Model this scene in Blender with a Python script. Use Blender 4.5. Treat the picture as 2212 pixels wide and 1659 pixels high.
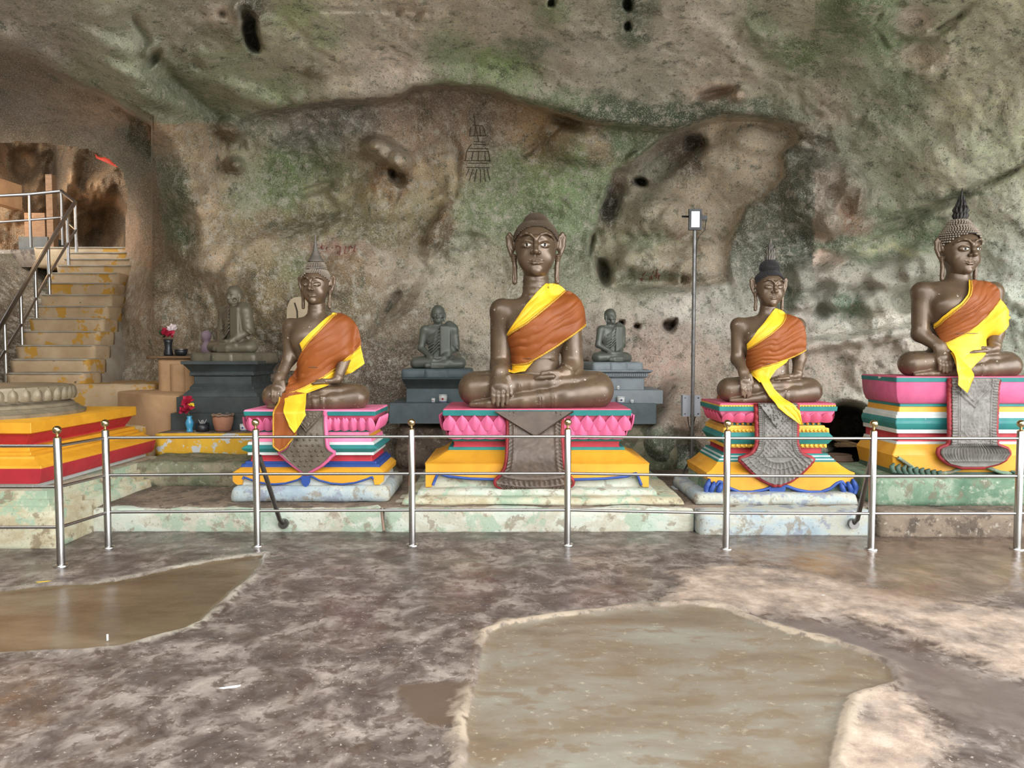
import bpy, bmesh, math, random
import numpy as np
from mathutils import Vector, Matrix, noise as mnoise

for o in list(bpy.data.objects):
    bpy.data.objects.remove(o)
scene = bpy.context.scene
COL = scene.collection
random.seed(5)
RNG = np.random.default_rng(7)

# ------------------------------------------------------------------ camera, sky, exposure
FPX, HOR, EYE = 1550.0, 755.0, 1.55
PIT = math.atan((829.5 - HOR) / FPX)
cam_d = bpy.data.cameras.new('camera')
cam_d.sensor_width = 36.0
cam_d.lens = 36.0 * FPX / 2212.0
cam_d.clip_end = 200
cam = bpy.data.objects.new('camera', cam_d)
COL.objects.link(cam)
cam.location = (0, 0, EYE)
cam.rotation_euler = (math.pi / 2 - PIT, 0, 0)
scene.camera = cam

world = bpy.data.worlds.new('overcast_sky')
scene.world = world
world.use_nodes = True
wn = world.node_tree
bg = wn.nodes['Background']
bg.inputs['Color'].default_value = (0.95, 0.98, 1.0, 1)
bg.inputs['Strength'].default_value = 4.8

sun_d = bpy.data.lights.new('hazy_sun', 'SUN')
sun_d.energy = 1.1
sun_d.angle = math.radians(40)
sun_d.color = (1.0, 0.98, 0.96)
sun = bpy.data.objects.new('hazy_sun', sun_d)
COL.objects.link(sun)
sun.location = (6, -8, 9)
sun.rotation_euler = (math.radians(76), 0, math.radians(46))

vs = scene.view_settings
vs.view_transform = 'Standard'
vs.look = 'None'
vs.gamma = 1.0
vs.use_curve_mapping = False
vs.exposure = 0.12

# ------------------------------------------------------------------ helpers
def ray(u, v):
    u = np.asarray(u, float); v = np.asarray(v, float)
    cx = (u - 1106.0) / FPX; cy = (829.5 - v) / FPX
    return cx, math.cos(PIT) + cy * math.sin(PIT), -math.sin(PIT) + cy * math.cos(PIT)

def at(u, v, Y):
    dx, dy, dz = ray(u, v)
    t = Y / dy
    return Vector((float(dx * t), float(Y), float(EYE + dz * t)))

def xat(u, Y):
    return (u - 1106.0) / FPX * Y * 0.9999

def zat(v, Y):
    return at(1106, v, Y).z

def ground(u, v, z=0.0):
    dx, dy, dz = ray(u, v)
    t = (z - EYE) / dz
    return dx * t, dy * t

def srgb(r, g=None, b=None):
    if g is None:
        r, g, b = r
    c = np.array([r, g, b], float) / 255.0
    c = np.where(c <= 0.04045, c / 12.92, ((c + 0.055) / 1.055) ** 2.4)
    return (float(c[0]), float(c[1]), float(c[2]), 1.0)

def sstep(a, b, x):
    t = np.clip((x - a) / (b - a), 0, 1)
    return t * t * (3 - 2 * t)

# ---- gradient noise in numpy
_perm = np.random.default_rng(3).permutation(256)
_perm = np.concatenate([_perm, _perm, _perm])
_grad = np.random.default_rng(4).normal(size=(256, 3))
_grad /= np.linalg.norm(_grad, axis=1)[:, None]

def pnoise(p):
    p = np.asarray(p, float)
    i = np.floor(p).astype(int); f = p - i
    w = f * f * f * (f * (f * 6 - 15) + 10)
    i &= 255
    out = 0
    for dx in (0, 1):
        for dy in (0, 1):
            for dz in (0, 1):
                h = _perm[_perm[_perm[i[..., 0] + dx] + i[..., 1] + dy] + i[..., 2] + dz]
                g = _grad[h]
                dot = g[..., 0] * (f[..., 0] - dx) + g[..., 1] * (f[..., 1] - dy) + g[..., 2] * (f[..., 2] - dz)
                wx = w[..., 0] if dx else 1 - w[..., 0]
                wy = w[..., 1] if dy else 1 - w[..., 1]
                wz = w[..., 2] if dz else 1 - w[..., 2]
                out = out + dot * wx * wy * wz
    return out

def fbm(p, oct=4, gain=0.5, ridge=False):
    a = 1.0; s = 0; q = np.asarray(p, float)
    for k in range(oct):
        n = pnoise(q)
        s = s + a * ((0.35 - np.abs(n)) if ridge else n)
        a *= gain; q = q * 2.03 + 11.7
    return s

# ---- objects
def mesh_of(name, verts, faces, smooth=True):
    me = bpy.data.meshes.new(name)
    v = np.asarray(verts, np.float32)
    if isinstance(faces, np.ndarray) and faces.ndim == 2:
        n, k = faces.shape
        me.vertices.add(len(v)); me.vertices.foreach_set('co', v.ravel())
        me.loops.add(n * k); me.loops.foreach_set('vertex_index', faces.astype(np.int32).ravel())
        me.polygons.add(n)
        me.polygons.foreach_set('loop_start', np.arange(0, n * k, k, dtype=np.int32))
        me.polygons.foreach_set('loop_total', np.full(n, k, np.int32))
        me.update(calc_edges=True)
    else:
        me.from_pydata([tuple(map(float, q)) for q in v], [], [tuple(map(int, f)) for f in faces])
    me.polygons.foreach_set('use_smooth', np.full(len(me.polygons), bool(smooth)))
    me.update()
    return me

def put(name, me, m, parent=None, loc=None, rot=None, scale=None):
    o = bpy.data.objects.new(name, me)
    COL.objects.link(o)
    if m is not None and me is not None and len(me.materials) == 0:
        me.materials.append(m)
    if parent is not None:
        o.parent = parent
    if loc is not None: o.location = loc
    if rot is not None: o.rotation_euler = rot
    if scale is not None: o.scale = scale
    return o

def tag(o, label=None, cat=None, group=None, kind=None):
    if label: o['label'] = label
    if cat: o['category'] = cat
    if group: o['group'] = group
    if kind: o['kind'] = kind
    return o

def thing(name, label, cat, loc=(0, 0, 0), group=None):
    o = bpy.data.objects.new(name, None)
    COL.objects.link(o)
    o.location = loc
    o.empty_display_size = 0.1
    return tag(o, label, cat, group)

class MB:
    """collects shapes into one mesh"""
    def __init__(s): s.v = []; s.f = []
    def add(s, v, f):
        n = len(s.v); s.v += [tuple(map(float, q)) for q in v]; s.f += [tuple(int(i) + n for i in q) for q in f]
        return s
    def box(s, lo, hi):
        x0, y0, z0 = lo; x1, y1, z1 = hi
        return s.add([(x0, y0, z0), (x1, y0, z0), (x1, y1, z0), (x0, y1, z0), (x0, y0, z1), (x1, y0, z1), (x1, y1, z1), (x0, y1, z1)],
                     [(3, 2, 1, 0), (4, 5, 6, 7), (0, 1, 5, 4), (1, 2, 6, 5), (2, 3, 7, 6), (3, 0, 4, 7)])
    def tube(s, pts, r, n=12, cap=True):
        P = [Vector(p) for p in pts]; R = r if hasattr(r, '__len__') else [r] * len(P)
        vs_ = []; fs = []
        up = None
        for i, p in enumerate(P):
            t = (P[min(i + 1, len(P) - 1)] - P[max(i - 1, 0)]).normalized()
            if up is None:
                up = Vector((0, 0, 1)) if abs(t.z) < 0.9 else Vector((1, 0, 0))
            a = t.cross(up).normalized(); b = a.cross(t).normalized(); up = b
            for k in range(n):
                an = 2 * math.pi * k / n
                vs_.append(p + (a * math.cos(an) + b * math.sin(an)) * R[i])
        for i in range(len(P) - 1):
            for k in range(n):
                k2 = (k + 1) % n
                fs.append((i * n + k, i * n + k2, (i + 1) * n + k2, (i + 1) * n + k))
        if cap:
            fs.append(tuple(range(n)))
            fs.append(tuple(reversed(range((len(P) - 1) * n, len(P) * n))))
        return s.add(vs_, fs)
    def lathe(s, prof, n=24, c=(0, 0, 0), sx=1.0, sy=1.0):
        vs_ = []; fs = []
        for r, z in prof:
            for k in range(n):
                an = 2 * math.pi * k / n
                vs_.append((c[0] + r * sx * math.cos(an), c[1] + r * sy * math.sin(an), c[2] + z))
        m = len(prof)
        for i in range(m - 1):
            for k in range(n):
                k2 = (k + 1) % n
                fs.append((i * n + k, i * n + k2, (i + 1) * n + k2, (i + 1) * n + k))
        fs.append(tuple(reversed(range(n))))
        fs.append(tuple(range((m - 1) * n, m * n)))
        return s.add(vs_, fs)
    def rings(s, rings, closed_top=True, closed_bottom=True):
        """loft of equal-length rings of points"""
        n = len(rings[0]); vs_ = [p for r in rings for p in r]; fs = []
        for i in range(len(rings) - 1):
            for k in range(n):
                k2 = (k + 1) % n
                fs.append((i * n + k, i * n + k2, (i + 1) * n + k2, (i + 1) * n + k))
        if closed_bottom: fs.append(tuple(reversed(range(n))))
        if closed_top: fs.append(tuple(range((len(rings) - 1) * n, len(rings) * n)))
        return s.add(vs_, fs)
    def build(s, name, m, parent=None, smooth=False, loc=None, rot=None, angle=None):
        me = mesh_of(name, s.v, s.f, smooth)
        if angle is not None:
            me.polygons.foreach_set('use_smooth', np.full(len(me.polygons), True))
            me.set_sharp_from_angle(angle=math.radians(angle))
        return put(name, me, m, parent, loc, rot)

def grid_faces(nu, nv):
    i = np.arange(nu - 1)[:, None]; j = np.arange(nv - 1)[None, :]
    a = i * nv + j
    return np.stack([a, a + nv, a + nv + 1, a + 1], -1).reshape(-1, 4)

# ------------------------------------------------------------------ materials
def new_mat(name):
    m = bpy.data.materials.new(name); m.use_nodes = True
    nt = m.node_tree
    b = nt.nodes['Principled BSDF']
    return m, nt, b

class NT:
    def __init__(s, nt): s.nt = nt
    def n(s, t, **kw):
        d = s.nt.nodes.new(t)
        for k, v in kw.items(): setattr(d, k, v)
        return d
    def l(s, a, b): s.nt.links.new(a, b)
    def coord(s):
        return s.n('ShaderNodeTexCoord').outputs['Object']
    def noise(s, vec, scale, detail=4, rough=0.55, dist=0.0, stretch=None):
        if stretch:
            mp = s.n('ShaderNodeMapping'); mp.inputs['Scale'].default_value = stretch
            s.l(vec, mp.inputs['Vector']); vec = mp.outputs['Vector']
        d = s.n('ShaderNodeTexNoise'); s.l(vec, d.inputs['Vector'])
        d.inputs['Scale'].default_value = scale; d.inputs['Detail'].default_value = detail
        d.inputs['Roughness'].default_value = rough; d.inputs['Distortion'].default_value = dist
        return d.outputs['Fac']
    def ramp(s, fac, stops):
        d = s.n('ShaderNodeValToRGB'); s.l(fac, d.inputs['Fac'])
        e = d.color_ramp.elements
        while len(e) < len(stops): e.new(0.5)
        for q, (p, c) in zip(e, stops):
            q.position = p; q.color = c if hasattr(c, '__len__') else (c, c, c, 1)
        return d.outputs['Color']
    def mix(s, fac, a, b, mode='MIX'):
        d = s.n('ShaderNodeMix', data_type='RGBA', blend_type=mode)
        for sock, val in ((d.inputs['Factor'], fac), (d.inputs['A'], a), (d.inputs['B'], b)):
            if hasattr(val, 'links') or isinstance(val, bpy.types.NodeSocket): s.l(val, sock)
            else:
                sock.default_value = val if not hasattr(val, '__len__') else tuple(val)
        return [o for o in d.outputs if o.type == 'RGBA'][0]
    def math(s, op, a, b=0.0, clamp=False):
        d = s.n('ShaderNodeMath', operation=op, use_clamp=clamp)
        for sock, val in ((d.inputs[0], a), (d.inputs[1], b)):
            if isinstance(val, bpy.types.NodeSocket): s.l(val, sock)
            else: sock.default_value = val
        return d.outputs[0]
    def maprange(s, v, a, b, c=0.0, d_=1.0, smooth=False):
        d = s.n('ShaderNodeMapRange', interpolation_type='SMOOTHSTEP' if smooth else 'LINEAR')
        s.l(v, d.inputs[0])
        for i, q in enumerate((a, b, c, d_)): d.inputs[i + 1].default_value = q
        return d.outputs[0]
    def attr(s, name):
        d = s.n('ShaderNodeAttribute'); d.attribute_name = name
        return d
    def bump(s, h, strength, dist, prev=None):
        d = s.n('ShaderNodeBump'); s.l(h, d.inputs['Height'])
        d.inputs['Strength'].default_value = strength; d.inputs['Distance'].default_value = dist
        if prev is not None: s.l(prev, d.inputs['Normal'])
        return d.outputs['Normal']

def pmat(name, col, col2=None, rough=0.6, metal=0.0, ns=5.0, chips=None, chipamt=0.3, chs=14.0, bump=0.25, bs=60.0, bd=0.004, spec=0.5, spots=None, spotamt=0.7, spots_scale=40, sheen=0.0, coat=0.0, stretch=None):
    """painted / cast surface: two tones by noise, chips or stains with their own shape, fine relief"""
    m, nt, b = new_mat(name); k = NT(nt); co = k.coord()
    c = srgb(col) if max(col) > 1 else tuple(col) + (1,)
    c2 = srgb(col2) if col2 is not None else tuple(q * 0.78 for q in c[:3]) + (1,)
    f = k.ramp(k.noise(co, ns, 5, 0.6, 0.3, stretch), [(0.35, 0.0), (0.68, 1.0)])
    colr = k.mix(f, c, c2)
    if chips is not None:
        n = k.noise(co, chs, 6, 0.65)
        f2 = k.ramp(n, [(0.78 - chipamt * 0.42, 0.0), (0.80 - chipamt * 0.42, 1.0)])
        colr = k.mix(f2, colr, srgb(chips))
    if spots is not None:
        n = k.noise(co, spots_scale, 3, 0.5)
        f3 = k.ramp(n, [(spotamt, 0.0), (spotamt + 0.04, 1.0)])
        colr = k.mix(f3, colr, srgb(spots))
    k.l(colr, b.inputs['Base Color'])
    b.inputs['Metallic'].default_value = metal
    dr_ = 0.015 if metal > 0.9 else 0.11
    rr = k.maprange(k.noise(co, ns * 3, 4), 0.3, 0.7, max(0.02, rough - dr_), min(1, rough + dr_))
    k.l(rr, b.inputs['Roughness'])
    b.inputs['Specular IOR Level'].default_value = spec
    if sheen: b.inputs['Sheen Weight'].default_value = sheen
    if coat:
        b.inputs['Coat Weight'].default_value = coat; b.inputs['Coat Roughness'].default_value = 0.25
    if bump:
        k.l(k.bump(k.noise(co, bs, 4, 0.6), bump, bd), b.inputs['Normal'])
    return m

def wash(name, cols, rough=0.82, ns=2.2):
    """old limewash: broad patches of several tones, flaking and run-down stains"""
    m, nt, b = new_mat(name); k = NT(nt); co = k.coord()
    C_ = [srgb([q * 0.93 for q in c]) for c in cols]
    n1 = k.noise(co, ns, 7, 0.62, 0.4, (1, 1, 1.5))
    c = k.ramp(n1, [(0.34, C_[1]), (0.47, C_[0]), (0.56, C_[2]), (0.68, C_[0])])
    c = k.mix(k.ramp(k.noise(co, ns * 1.7, 8, 0.68, 0.2), [(0.53, 0.0), (0.57, 0.85)]), c, C_[3])
    c = k.mix(k.ramp(k.noise(co, ns * 3.1, 8, 0.70, 0.2), [(0.55, 0.0), (0.60, 0.8)]), c, C_[4])
    c = k.mix(k.ramp(k.noise(co, ns * 9, 6, 0.7), [(0.58, 0.0), (0.66, 0.4)]), c, srgb(204, 200, 186))
    c = k.mix(k.ramp(k.noise(co, ns * 16, 4, 0.7), [(0.62, 0.0), (0.68, 0.6)]), c, srgb(104, 96, 80))
    k.l(c, b.inputs['Base Color']); b.inputs['Roughness'].default_value = rough; b.inputs['Specular IOR Level'].default_value = 0.3
    k.l(k.bump(k.noise(co, 24, 6, 0.65), 0.5, 0.01), b.inputs['Normal'])
    return m

M = {}
M['teal'] = pmat('teal_paint', (38, 128, 122), (30, 108, 108), 0.55, chips=(225, 225, 210), chipamt=0.02, chs=18)
M['teal_worn'] = pmat('worn_teal_paint', (40, 125, 118), (32, 108, 112), 0.55, chips=(228, 226, 214), chipamt=0.28, chs=9)
M['pink'] = pmat('pink_paint', (214, 104, 144), (194, 86, 126), 0.55, chips=(240, 190, 205), chipamt=0.05, chs=20)
M['pink_deep'] = pmat('deep_pink_paint', (204, 84, 114), (184, 70, 100), 0.55, chips=(238, 170, 190), chipamt=0.08, chs=20)
M['pink_light'] = pmat('light_pink_paint', (236, 130, 165), (222, 112, 150), 0.6)
M['red'] = pmat('red_paint', (188, 48, 60), (168, 40, 52), 0.55, chips=(225, 120, 110), chipamt=0.03)
M['red_dark'] = pmat('dark_red_paint', (150, 34, 40), (120, 28, 34), 0.6)
M['yellow'] = pmat('yellow_paint', (220, 160, 42), (200, 138, 32), 0.5, chips=(70, 56, 30), chipamt=0.02, chs=24, ns=3)
M['yellow_worn'] = pmat('flaking_yellow_paint', (222, 176, 50), (200, 150, 40), 0.65, chips=(190, 194, 194), chipamt=0.55, chs=9, stretch=(1, 1, 0.5))
M['white'] = pmat('white_paint', (208, 210, 206), (182, 190, 186), 0.6, chips=(140, 160, 150), chipamt=0.1)
M['blue'] = pmat('blue_paint', (44, 78, 150), (34, 62, 128), 0.5, chips=(190, 200, 210), chipamt=0.03)
M['gold_bead'] = pmat('ochre_carving_paint', (232, 190, 70), (205, 150, 50), 0.55)
M['mint'] = wash('mint_limewash', [(206, 208, 194), (184, 200, 184), (190, 184, 164), (164, 182, 160), (150, 138, 118)])
M['mint_blue'] = wash('pale_blue_limewash', [(178, 190, 192), (156, 172, 182), (190, 188, 172), (142, 148, 162), (146, 136, 120)])
M['green_wash'] = wash('green_limewash', [(110, 136, 112), (84, 114, 92), (140, 158, 136), (150, 162, 142), (120, 112, 94)])
M['bronze'] = pmat('dark_bronze', (112, 92, 72), (86, 69, 54), 0.34, metal=0.25, ns=4, chips=(132, 116, 100), chipamt=0.30, chs=10, bump=0.22, bs=70, bd=0.003, spec=0.6, spots=(196, 188, 178), spotamt=0.70, spots_scale=30)
M['bronze_smooth'] = pmat('polished_dark_bronze', (108, 88, 69), (92, 75, 59), 0.27, metal=0.3, ns=5, bump=0.1, bs=60, bd=0.002, spec=0.6)
M['hair_curl'] = pmat('dusty_bronze_curls', (170, 158, 142), (120, 106, 92), 0.5, metal=0.2, ns=30, bump=0)
M['hair_curl_dark'] = pmat('black_lacquer_curls', (52, 48, 50), (38, 35, 38), 0.4, ns=30, bump=0)
M['hair_curl_brown'] = pmat('brown_bronze_curls', (108, 92, 74), (72, 60, 50), 0.42, metal=0.2, ns=30, bump=0)
M['hair_base'] = pmat('dark_hair_ground', (46, 40, 36), (36, 32, 30), 0.5, bump=0)
M['finial'] = pmat('weathered_grey_bronze', (112, 106, 98), (82, 76, 70), 0.5, metal=0.2, ns=14)
M['apron'] = pmat('cast_grey_bronze', (108, 98, 84), (82, 72, 60), 0.5, metal=0.15, ns=8, chips=(140, 130, 116), chipamt=0.12, bump=0.3, bs=40)
M['apron_brown'] = pmat('cast_brown_bronze', (98, 82, 70), (76, 64, 56), 0.45, metal=0.15, ns=6, chips=(150, 134, 116), chipamt=0.15, bump=0.3, bs=40)
M['apron_grey'] = pmat('carved_grey_plaster', (128, 124, 118), (96, 92, 86), 0.6, ns=10, bump=0.4, bs=40)
M['eye_white'] = pmat('inlaid_eye_white', (225, 222, 212), (210, 206, 196), 0.35, bump=0)
M['pupil'] = pmat('inlaid_black_pupil', (16, 14, 14), (12, 10, 10), 0.25, bump=0)
M['robe'] = pmat('brown_satin', (146, 80, 34), (128, 66, 26), 0.55, ns=3, bump=0.1, bs=200, bd=0.001, spec=0.35, spots=(230, 215, 190), spotamt=0.79, spots_scale=22)
M['yellow_cloth'] = pmat('yellow_satin', (238, 192, 48), (224, 172, 36), 0.45, ns=4, bump=0.1, bs=150, bd=0.001, spec=0.4)
M['trim'] = pmat('gold_braid', (222, 172, 58), (150, 104, 34), 0.5, metal=0.3, ns=120, bump=0.5, bs=300)
M['steel'] = pmat('brushed_steel', (176, 174, 172), (172, 170, 168), 0.26, metal=1.0, ns=6, bump=0)
M['steel_dark'] = pmat('dull_steel', (140, 138, 136), (128, 126, 124), 0.32, metal=1.0, ns=6, bump=0)
M['gold_ball'] = pmat('brassy_steel', (196, 178, 140), (180, 160, 120), 0.14, metal=1.0, bump=0)
M['monk'] = pmat('grey_green_bronze', (110, 114, 105), (84, 88, 81), 0.38, metal=0.2, ns=6, chips=(170, 166, 148), chipamt=0.06, bump=0.15, spec=0.55)
M['monk_gilt'] = pmat('peeling_gilt_bronze', (122, 114, 96), (92, 88, 76), 0.42, metal=0.2, ns=6, chips=(206, 192, 140), chipamt=0.25, chs=10, bump=0.2)
M['darkstone'] = pmat('black_painted_stone', (66, 74, 74), (48, 54, 54), 0.55, ns=4, chips=(128, 126, 108), chipamt=0.18, chs=9, bump=0.4, bs=30)
M['bluestone'] = pmat('grey_blue_painted_stone', (92, 104, 108), (72, 84, 88), 0.55, ns=4, chips=(140, 146, 146), chipamt=0.2, chs=7, bump=0.3, bs=30)
M['greystone'] = pmat('pale_grey_painted_stone', (140, 148, 152), (118, 126, 132), 0.6, ns=4, chips=(176, 180, 180), chipamt=0.2, chs=7, bump=0.3, bs=30)
M['beige_stone'] = pmat('peach_plaster', (184, 148, 110), (160, 124, 90), 0.8, ns=3, chips=(120, 92, 66), chipamt=0.12, chs=14, bump=0.35, bs=30)
M['step'] = pmat('cream_step_plaster', (190, 166, 134), (168, 142, 108), 0.75, ns=3, chips=(182, 136, 50), chipamt=0.56, chs=2.6, bump=0.4, bs=30, spots=(90, 72, 54), spotamt=0.72, spots_scale=16)
M['step_side'] = pmat('grey_cement_stringer', (168, 158, 142), (140, 128, 112), 0.85, ns=3, bump=0.5, bs=20)
M['brownstep'] = wash('trodden_brown_cement', [(124, 108, 94), (104, 90, 78), (142, 126, 108), (94, 82, 72), (80, 70, 62)])
M['mossstep'] = wash('mossy_cement', [(128, 128, 104), (104, 110, 84), (150, 140, 116), (92, 100, 76), (110, 96, 80)])
M['blackmetal'] = pmat('black_metal', (40, 40, 42), (30, 30, 32), 0.4, bump=0)
M['galv'] = pmat('galvanised_pipe', (134, 134, 134), (104, 102, 100), 0.42, metal=0.6, ns=10, bump=0.1)
M['greybox'] = pmat('grey_plastic_box', (176, 180, 188), (160, 164, 172), 0.5, bump=0)
M['lampglass'] = pmat('frosted_lamp_glass', (232, 244, 246), (222, 236, 240), 0.2, bump=0)
M['wood'] = pmat('old_wood', (122, 94, 66), (98, 74, 50), 0.7, ns=6, stretch=(1, 6, 6))
M['terracotta'] = pmat('terracotta', (168, 118, 92), (140, 98, 78), 0.8, ns=6)
M['clay'] = pmat('dusty_clay', (140, 116, 98), (110, 90, 76), 0.8, ns=6)
M['bluevase'] = pmat('blue_glazed_china', (70, 150, 186), (58, 132, 170), 0.15, bump=0)
M['porcelain'] = pmat('white_porcelain', (222, 222, 216), (200, 202, 200), 0.25, bump=0)
M['china_blue'] = pmat('cobalt_glaze', (56, 76, 140), (44, 62, 120), 0.25, bump=0)
M['petal_red'] = pmat('crimson_petals', (186, 28, 60), (140, 16, 48), 0.7, ns=30, bump=0)
M['petal_white'] = pmat('white_petals', (232, 222, 222), (220, 200, 204), 0.7, ns=30, bump=0)
M['petal_yellow'] = pmat('yellow_petals', (226, 196, 50), (206, 170, 30), 0.7, ns=30, bump=0)
M['leaf'] = pmat('dull_green_leaves', (62, 84, 50), (44, 64, 36), 0.7, bump=0)
M['black_pot'] = pmat('soot_black_ceramic', (34, 36, 42), (24, 26, 30), 0.35, bump=0.1)
M['straw'] = pmat('straw', (176, 148, 110), (140, 112, 80), 0.85, ns=40)
M['cable'] = pmat('black_cable', (24, 24, 24), (18, 18, 18), 0.5, bump=0)
M['redcloth'] = pmat('red_cloth', (186, 62, 36), (160, 44, 26), 0.7, ns=6)
M['sketch'] = pmat('charcoal_line', (92, 80, 66), (76, 66, 54), 0.9, bump=0)
M['redline'] = pmat('faded_red_paint_line', (144, 88, 74), (130, 78, 66), 0.9, bump=0)
M['lilac'] = pmat('lilac_plaster', (150, 128, 140), (126, 106, 118), 0.8)
M['cream_board'] = pmat('cream_board', (190, 172, 146), (172, 154, 128), 0.8)
M['dark_groove'] = pmat('dark_joint', (60, 50, 42), (46, 40, 34), 0.9, bump=0)
M['tape'] = pmat('yellow_tape', (216, 180, 50), (196, 160, 40), 0.6, bump=0)
M['litter'] = pmat('white_paper_scrap', (196, 196, 194), (172, 172, 170), 0.7, bump=0)
M['lotus_bronze'] = pmat('olive_bronze', (138, 126, 104), (104, 94, 76), 0.5, metal=0.15, ns=9, chips=(170, 190, 168), chipamt=0.1, bump=0.3, bs=40)
M['platform_wash'] = wash('cream_green_limewash', [(206, 202, 176), (178, 190, 164), (186, 172, 140), (160, 184, 158), (140, 124, 100)])
M['serpent'] = pmat('dark_green_carving_paint', (70, 96, 80), (50, 72, 60), 0.6, chips=(168, 60, 60), chipamt=0.3, chs=12, bump=0.4, bs=30)
# ------------------------------------------------------------------ the cave shell
# a rock surface described by how far it lies along the sight line of each direction (u, v); control points give the
# broad form (wall about 9 m away, ceiling about 4.7 m high coming overhead), features give hollows, lips and lumps
CTRL = [
 (-900, -900, 2.6), (0, -900, 3.0), (1100, -900, 3.1), (2200, -900, 3.0), (3100, -900, 2.6),
 (-900, -300, 3.8), (0, -300, 4.6), (1100, -300, 4.7), (2200, -300, 4.6), (3100, -300, 3.9),
 (-900, 0, 4.8), (0, 0, 6.1), (500, 0, 6.5), (1100, 0, 6.6), (1700, 0, 6.5), (2212, 0, 6.1), (3100, 0, 4.8),
 (0, 95, 7.0), (600, 110, 7.5), (1100, 100, 7.6), (1700, 110, 7.5), (2212, 120, 6.7),
 (700, 200, 8.5), (1000, 185, 8.5), (1300, 235, 8.5), (1500, 255, 8.5),
 (1800, 300, 8.4), (2000, 300, 7.9), (2212, 300, 7.3), (2212, 500, 7.6), (2212, 700, 7.9), (2212, 900, 8.0),
 (1900, 600, 8.7), (1750, 700, 8.8), (1900, 800, 8.5), (2100, 800, 8.1), (1900, 1000, 8.2), (1700, 900, 8.4), (1700, 1050, 8.0),
 (3100, 400, 5.6), (3100, 900, 6.0), (2600, 600, 6.9), (2600, 1000, 7.2),
 (700, 300, 9.1), (1000, 400, 9.3), (1100, 700, 9.1), (800, 700, 9.1), (600, 500, 9.1), (1400, 400, 9.1), (1400, 700, 9.0), (1550, 800, 8.8),
 (1400, 850, 8.7), (1400, 960, 8.3), (1400, 1080, 8.0), (1100, 1000, 8.6), (800, 1000, 8.6), (600, 1000, 8.9), (900, 850, 9.0), (600, 800, 9.3),
 (560, 260, 8.9), (430, 300, 9.1), (420, 500, 9.3), (450, 700, 9.4), (440, 900, 9.3), (340, 720, 10.0), (300, 620, 10.4), (400, 1050, 8.8),
 (0, 130, 7.9), (150, 205, 8.3), (270, 300, 8.8), (350, 420, 9.2),
 (-200, 280, 9.4), (0, 290, 10.0), (180, 310, 10.3), (285, 420, 10.6), (310, 520, 10.9),
 (120, 860, 9.9), (160, 720, 11.4), (220, 570, 13.2), (270, 780, 10.3), (-40, 860, 9.3), (-60, 700, 10.2), (-40, 570, 11.6), (-300, 570, 9.6),
 (-900, 500, 5.6), (-900, 900, 5.8), (-400, 900, 7.6), (-400, 200, 7.2), (150, 1000, 9.4), (-100, 1050, 8.8),
]
_C = np.array(CTRL, float)
def _tps(r2):
    return np.where(r2 > 1e-12, r2 * np.log(r2 + 1e-12), 0.0) * 0.5
_X = _C[:, :2] / 500.0
_K = _tps(((_X[:, None] - _X[None]) ** 2).sum(-1)) + np.eye(len(_X)) * 0.004
_A = np.block([[_K, np.c_[np.ones(len(_X)), _X]], [np.c_[np.ones(len(_X)), _X].T, np.zeros((3, 3))]])
_W = np.linalg.solve(_A, np.r_[np.log(_C[:, 2]), 0, 0, 0])

def base_depth(u, v):
    q = np.stack([u, v], -1) / 500.0
    out = np.full(u.shape, _W[-3]) + q[..., 0] * _W[-2] + q[..., 1] * _W[-1]
    for i in range(len(_X)):
        out = out + _W[i] * _tps((q[..., 0] - _X[i, 0]) ** 2 + (q[..., 1] - _X[i, 1]) ** 2)
    return np.exp(out)

def poly_sd(poly, u, v, closed=True):
    """signed distance to a polygon (negative inside) or distance to a polyline"""
    P = np.array(poly, float)
    Q = np.roll(P, -1, 0) if closed else P[1:]
    A = P if closed else P[:-1]
    d = np.full(u.shape, 1e9); ins = np.zeros(u.shape, bool)
    for a, b in zip(A, Q):
        e = b - a; L = (e ** 2).sum() + 1e-9
        t = np.clip(((u - a[0]) * e[0] + (v - a[1]) * e[1]) / L, 0, 1)
        d = np.minimum(d, (u - a[0] - t * e[0]) ** 2 + (v - a[1] - t * e[1]) ** 2)
        if closed:
            c = ((a[1] > v) != (b[1] > v)) & (u < (b[0] - a[0]) * (v - a[1]) / (b[1] - a[1] + 1e-12) + a[0])
            ins ^= c
    d = np.sqrt(d)
    return np.where(ins, -d, d) if closed else d

def ell(u, v, f):
    cu, cv, ru, rv, rot = f[:5]
    c, s = math.cos(math.radians(rot)), math.sin(math.radians(rot))
    x = ((u - cu) * c + (v - cv) * s) / ru; y = (-(u - cu) * s + (v - cv) * c) / rv
    return np.sqrt(x * x + y * y)

LIP = [(440, 268), (500, 262), (560, 238), (640, 226), (740, 216), (810, 213), (865, 204), (890, 186), (950, 179), (1060, 191), (1105, 208),
       (1200, 238), (1290, 262), (1380, 270), (1460, 278), (1510, 262), (1560, 246), (1640, 244), (1700, 262)]
NICHE = [(1500, 264), (1560, 247), (1680, 258), (1728, 296), (1712, 316), (1690, 335), (1692, 385), (1650, 432), (1612, 446), (1575, 520), (1570, 610),
         (1480, 628), (1400, 622), (1330, 624), (1290, 598), (1274, 520), (1300, 450), (1325, 370), (1400, 322), (1450, 288)]
ARCH = [(-420, 60), (-60, 92), (0, 100), (80, 126), (150, 166), (240, 205), (320, 250), (385, 300), (405, 360), (395, 420)]
HOLE = [(-330, 330), (-60, 312), (40, 306), (110, 310), (190, 322), (240, 345), (266, 372), (276, 420), (272, 480), (270, 538), (100, 546), (-330, 560)]
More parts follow.
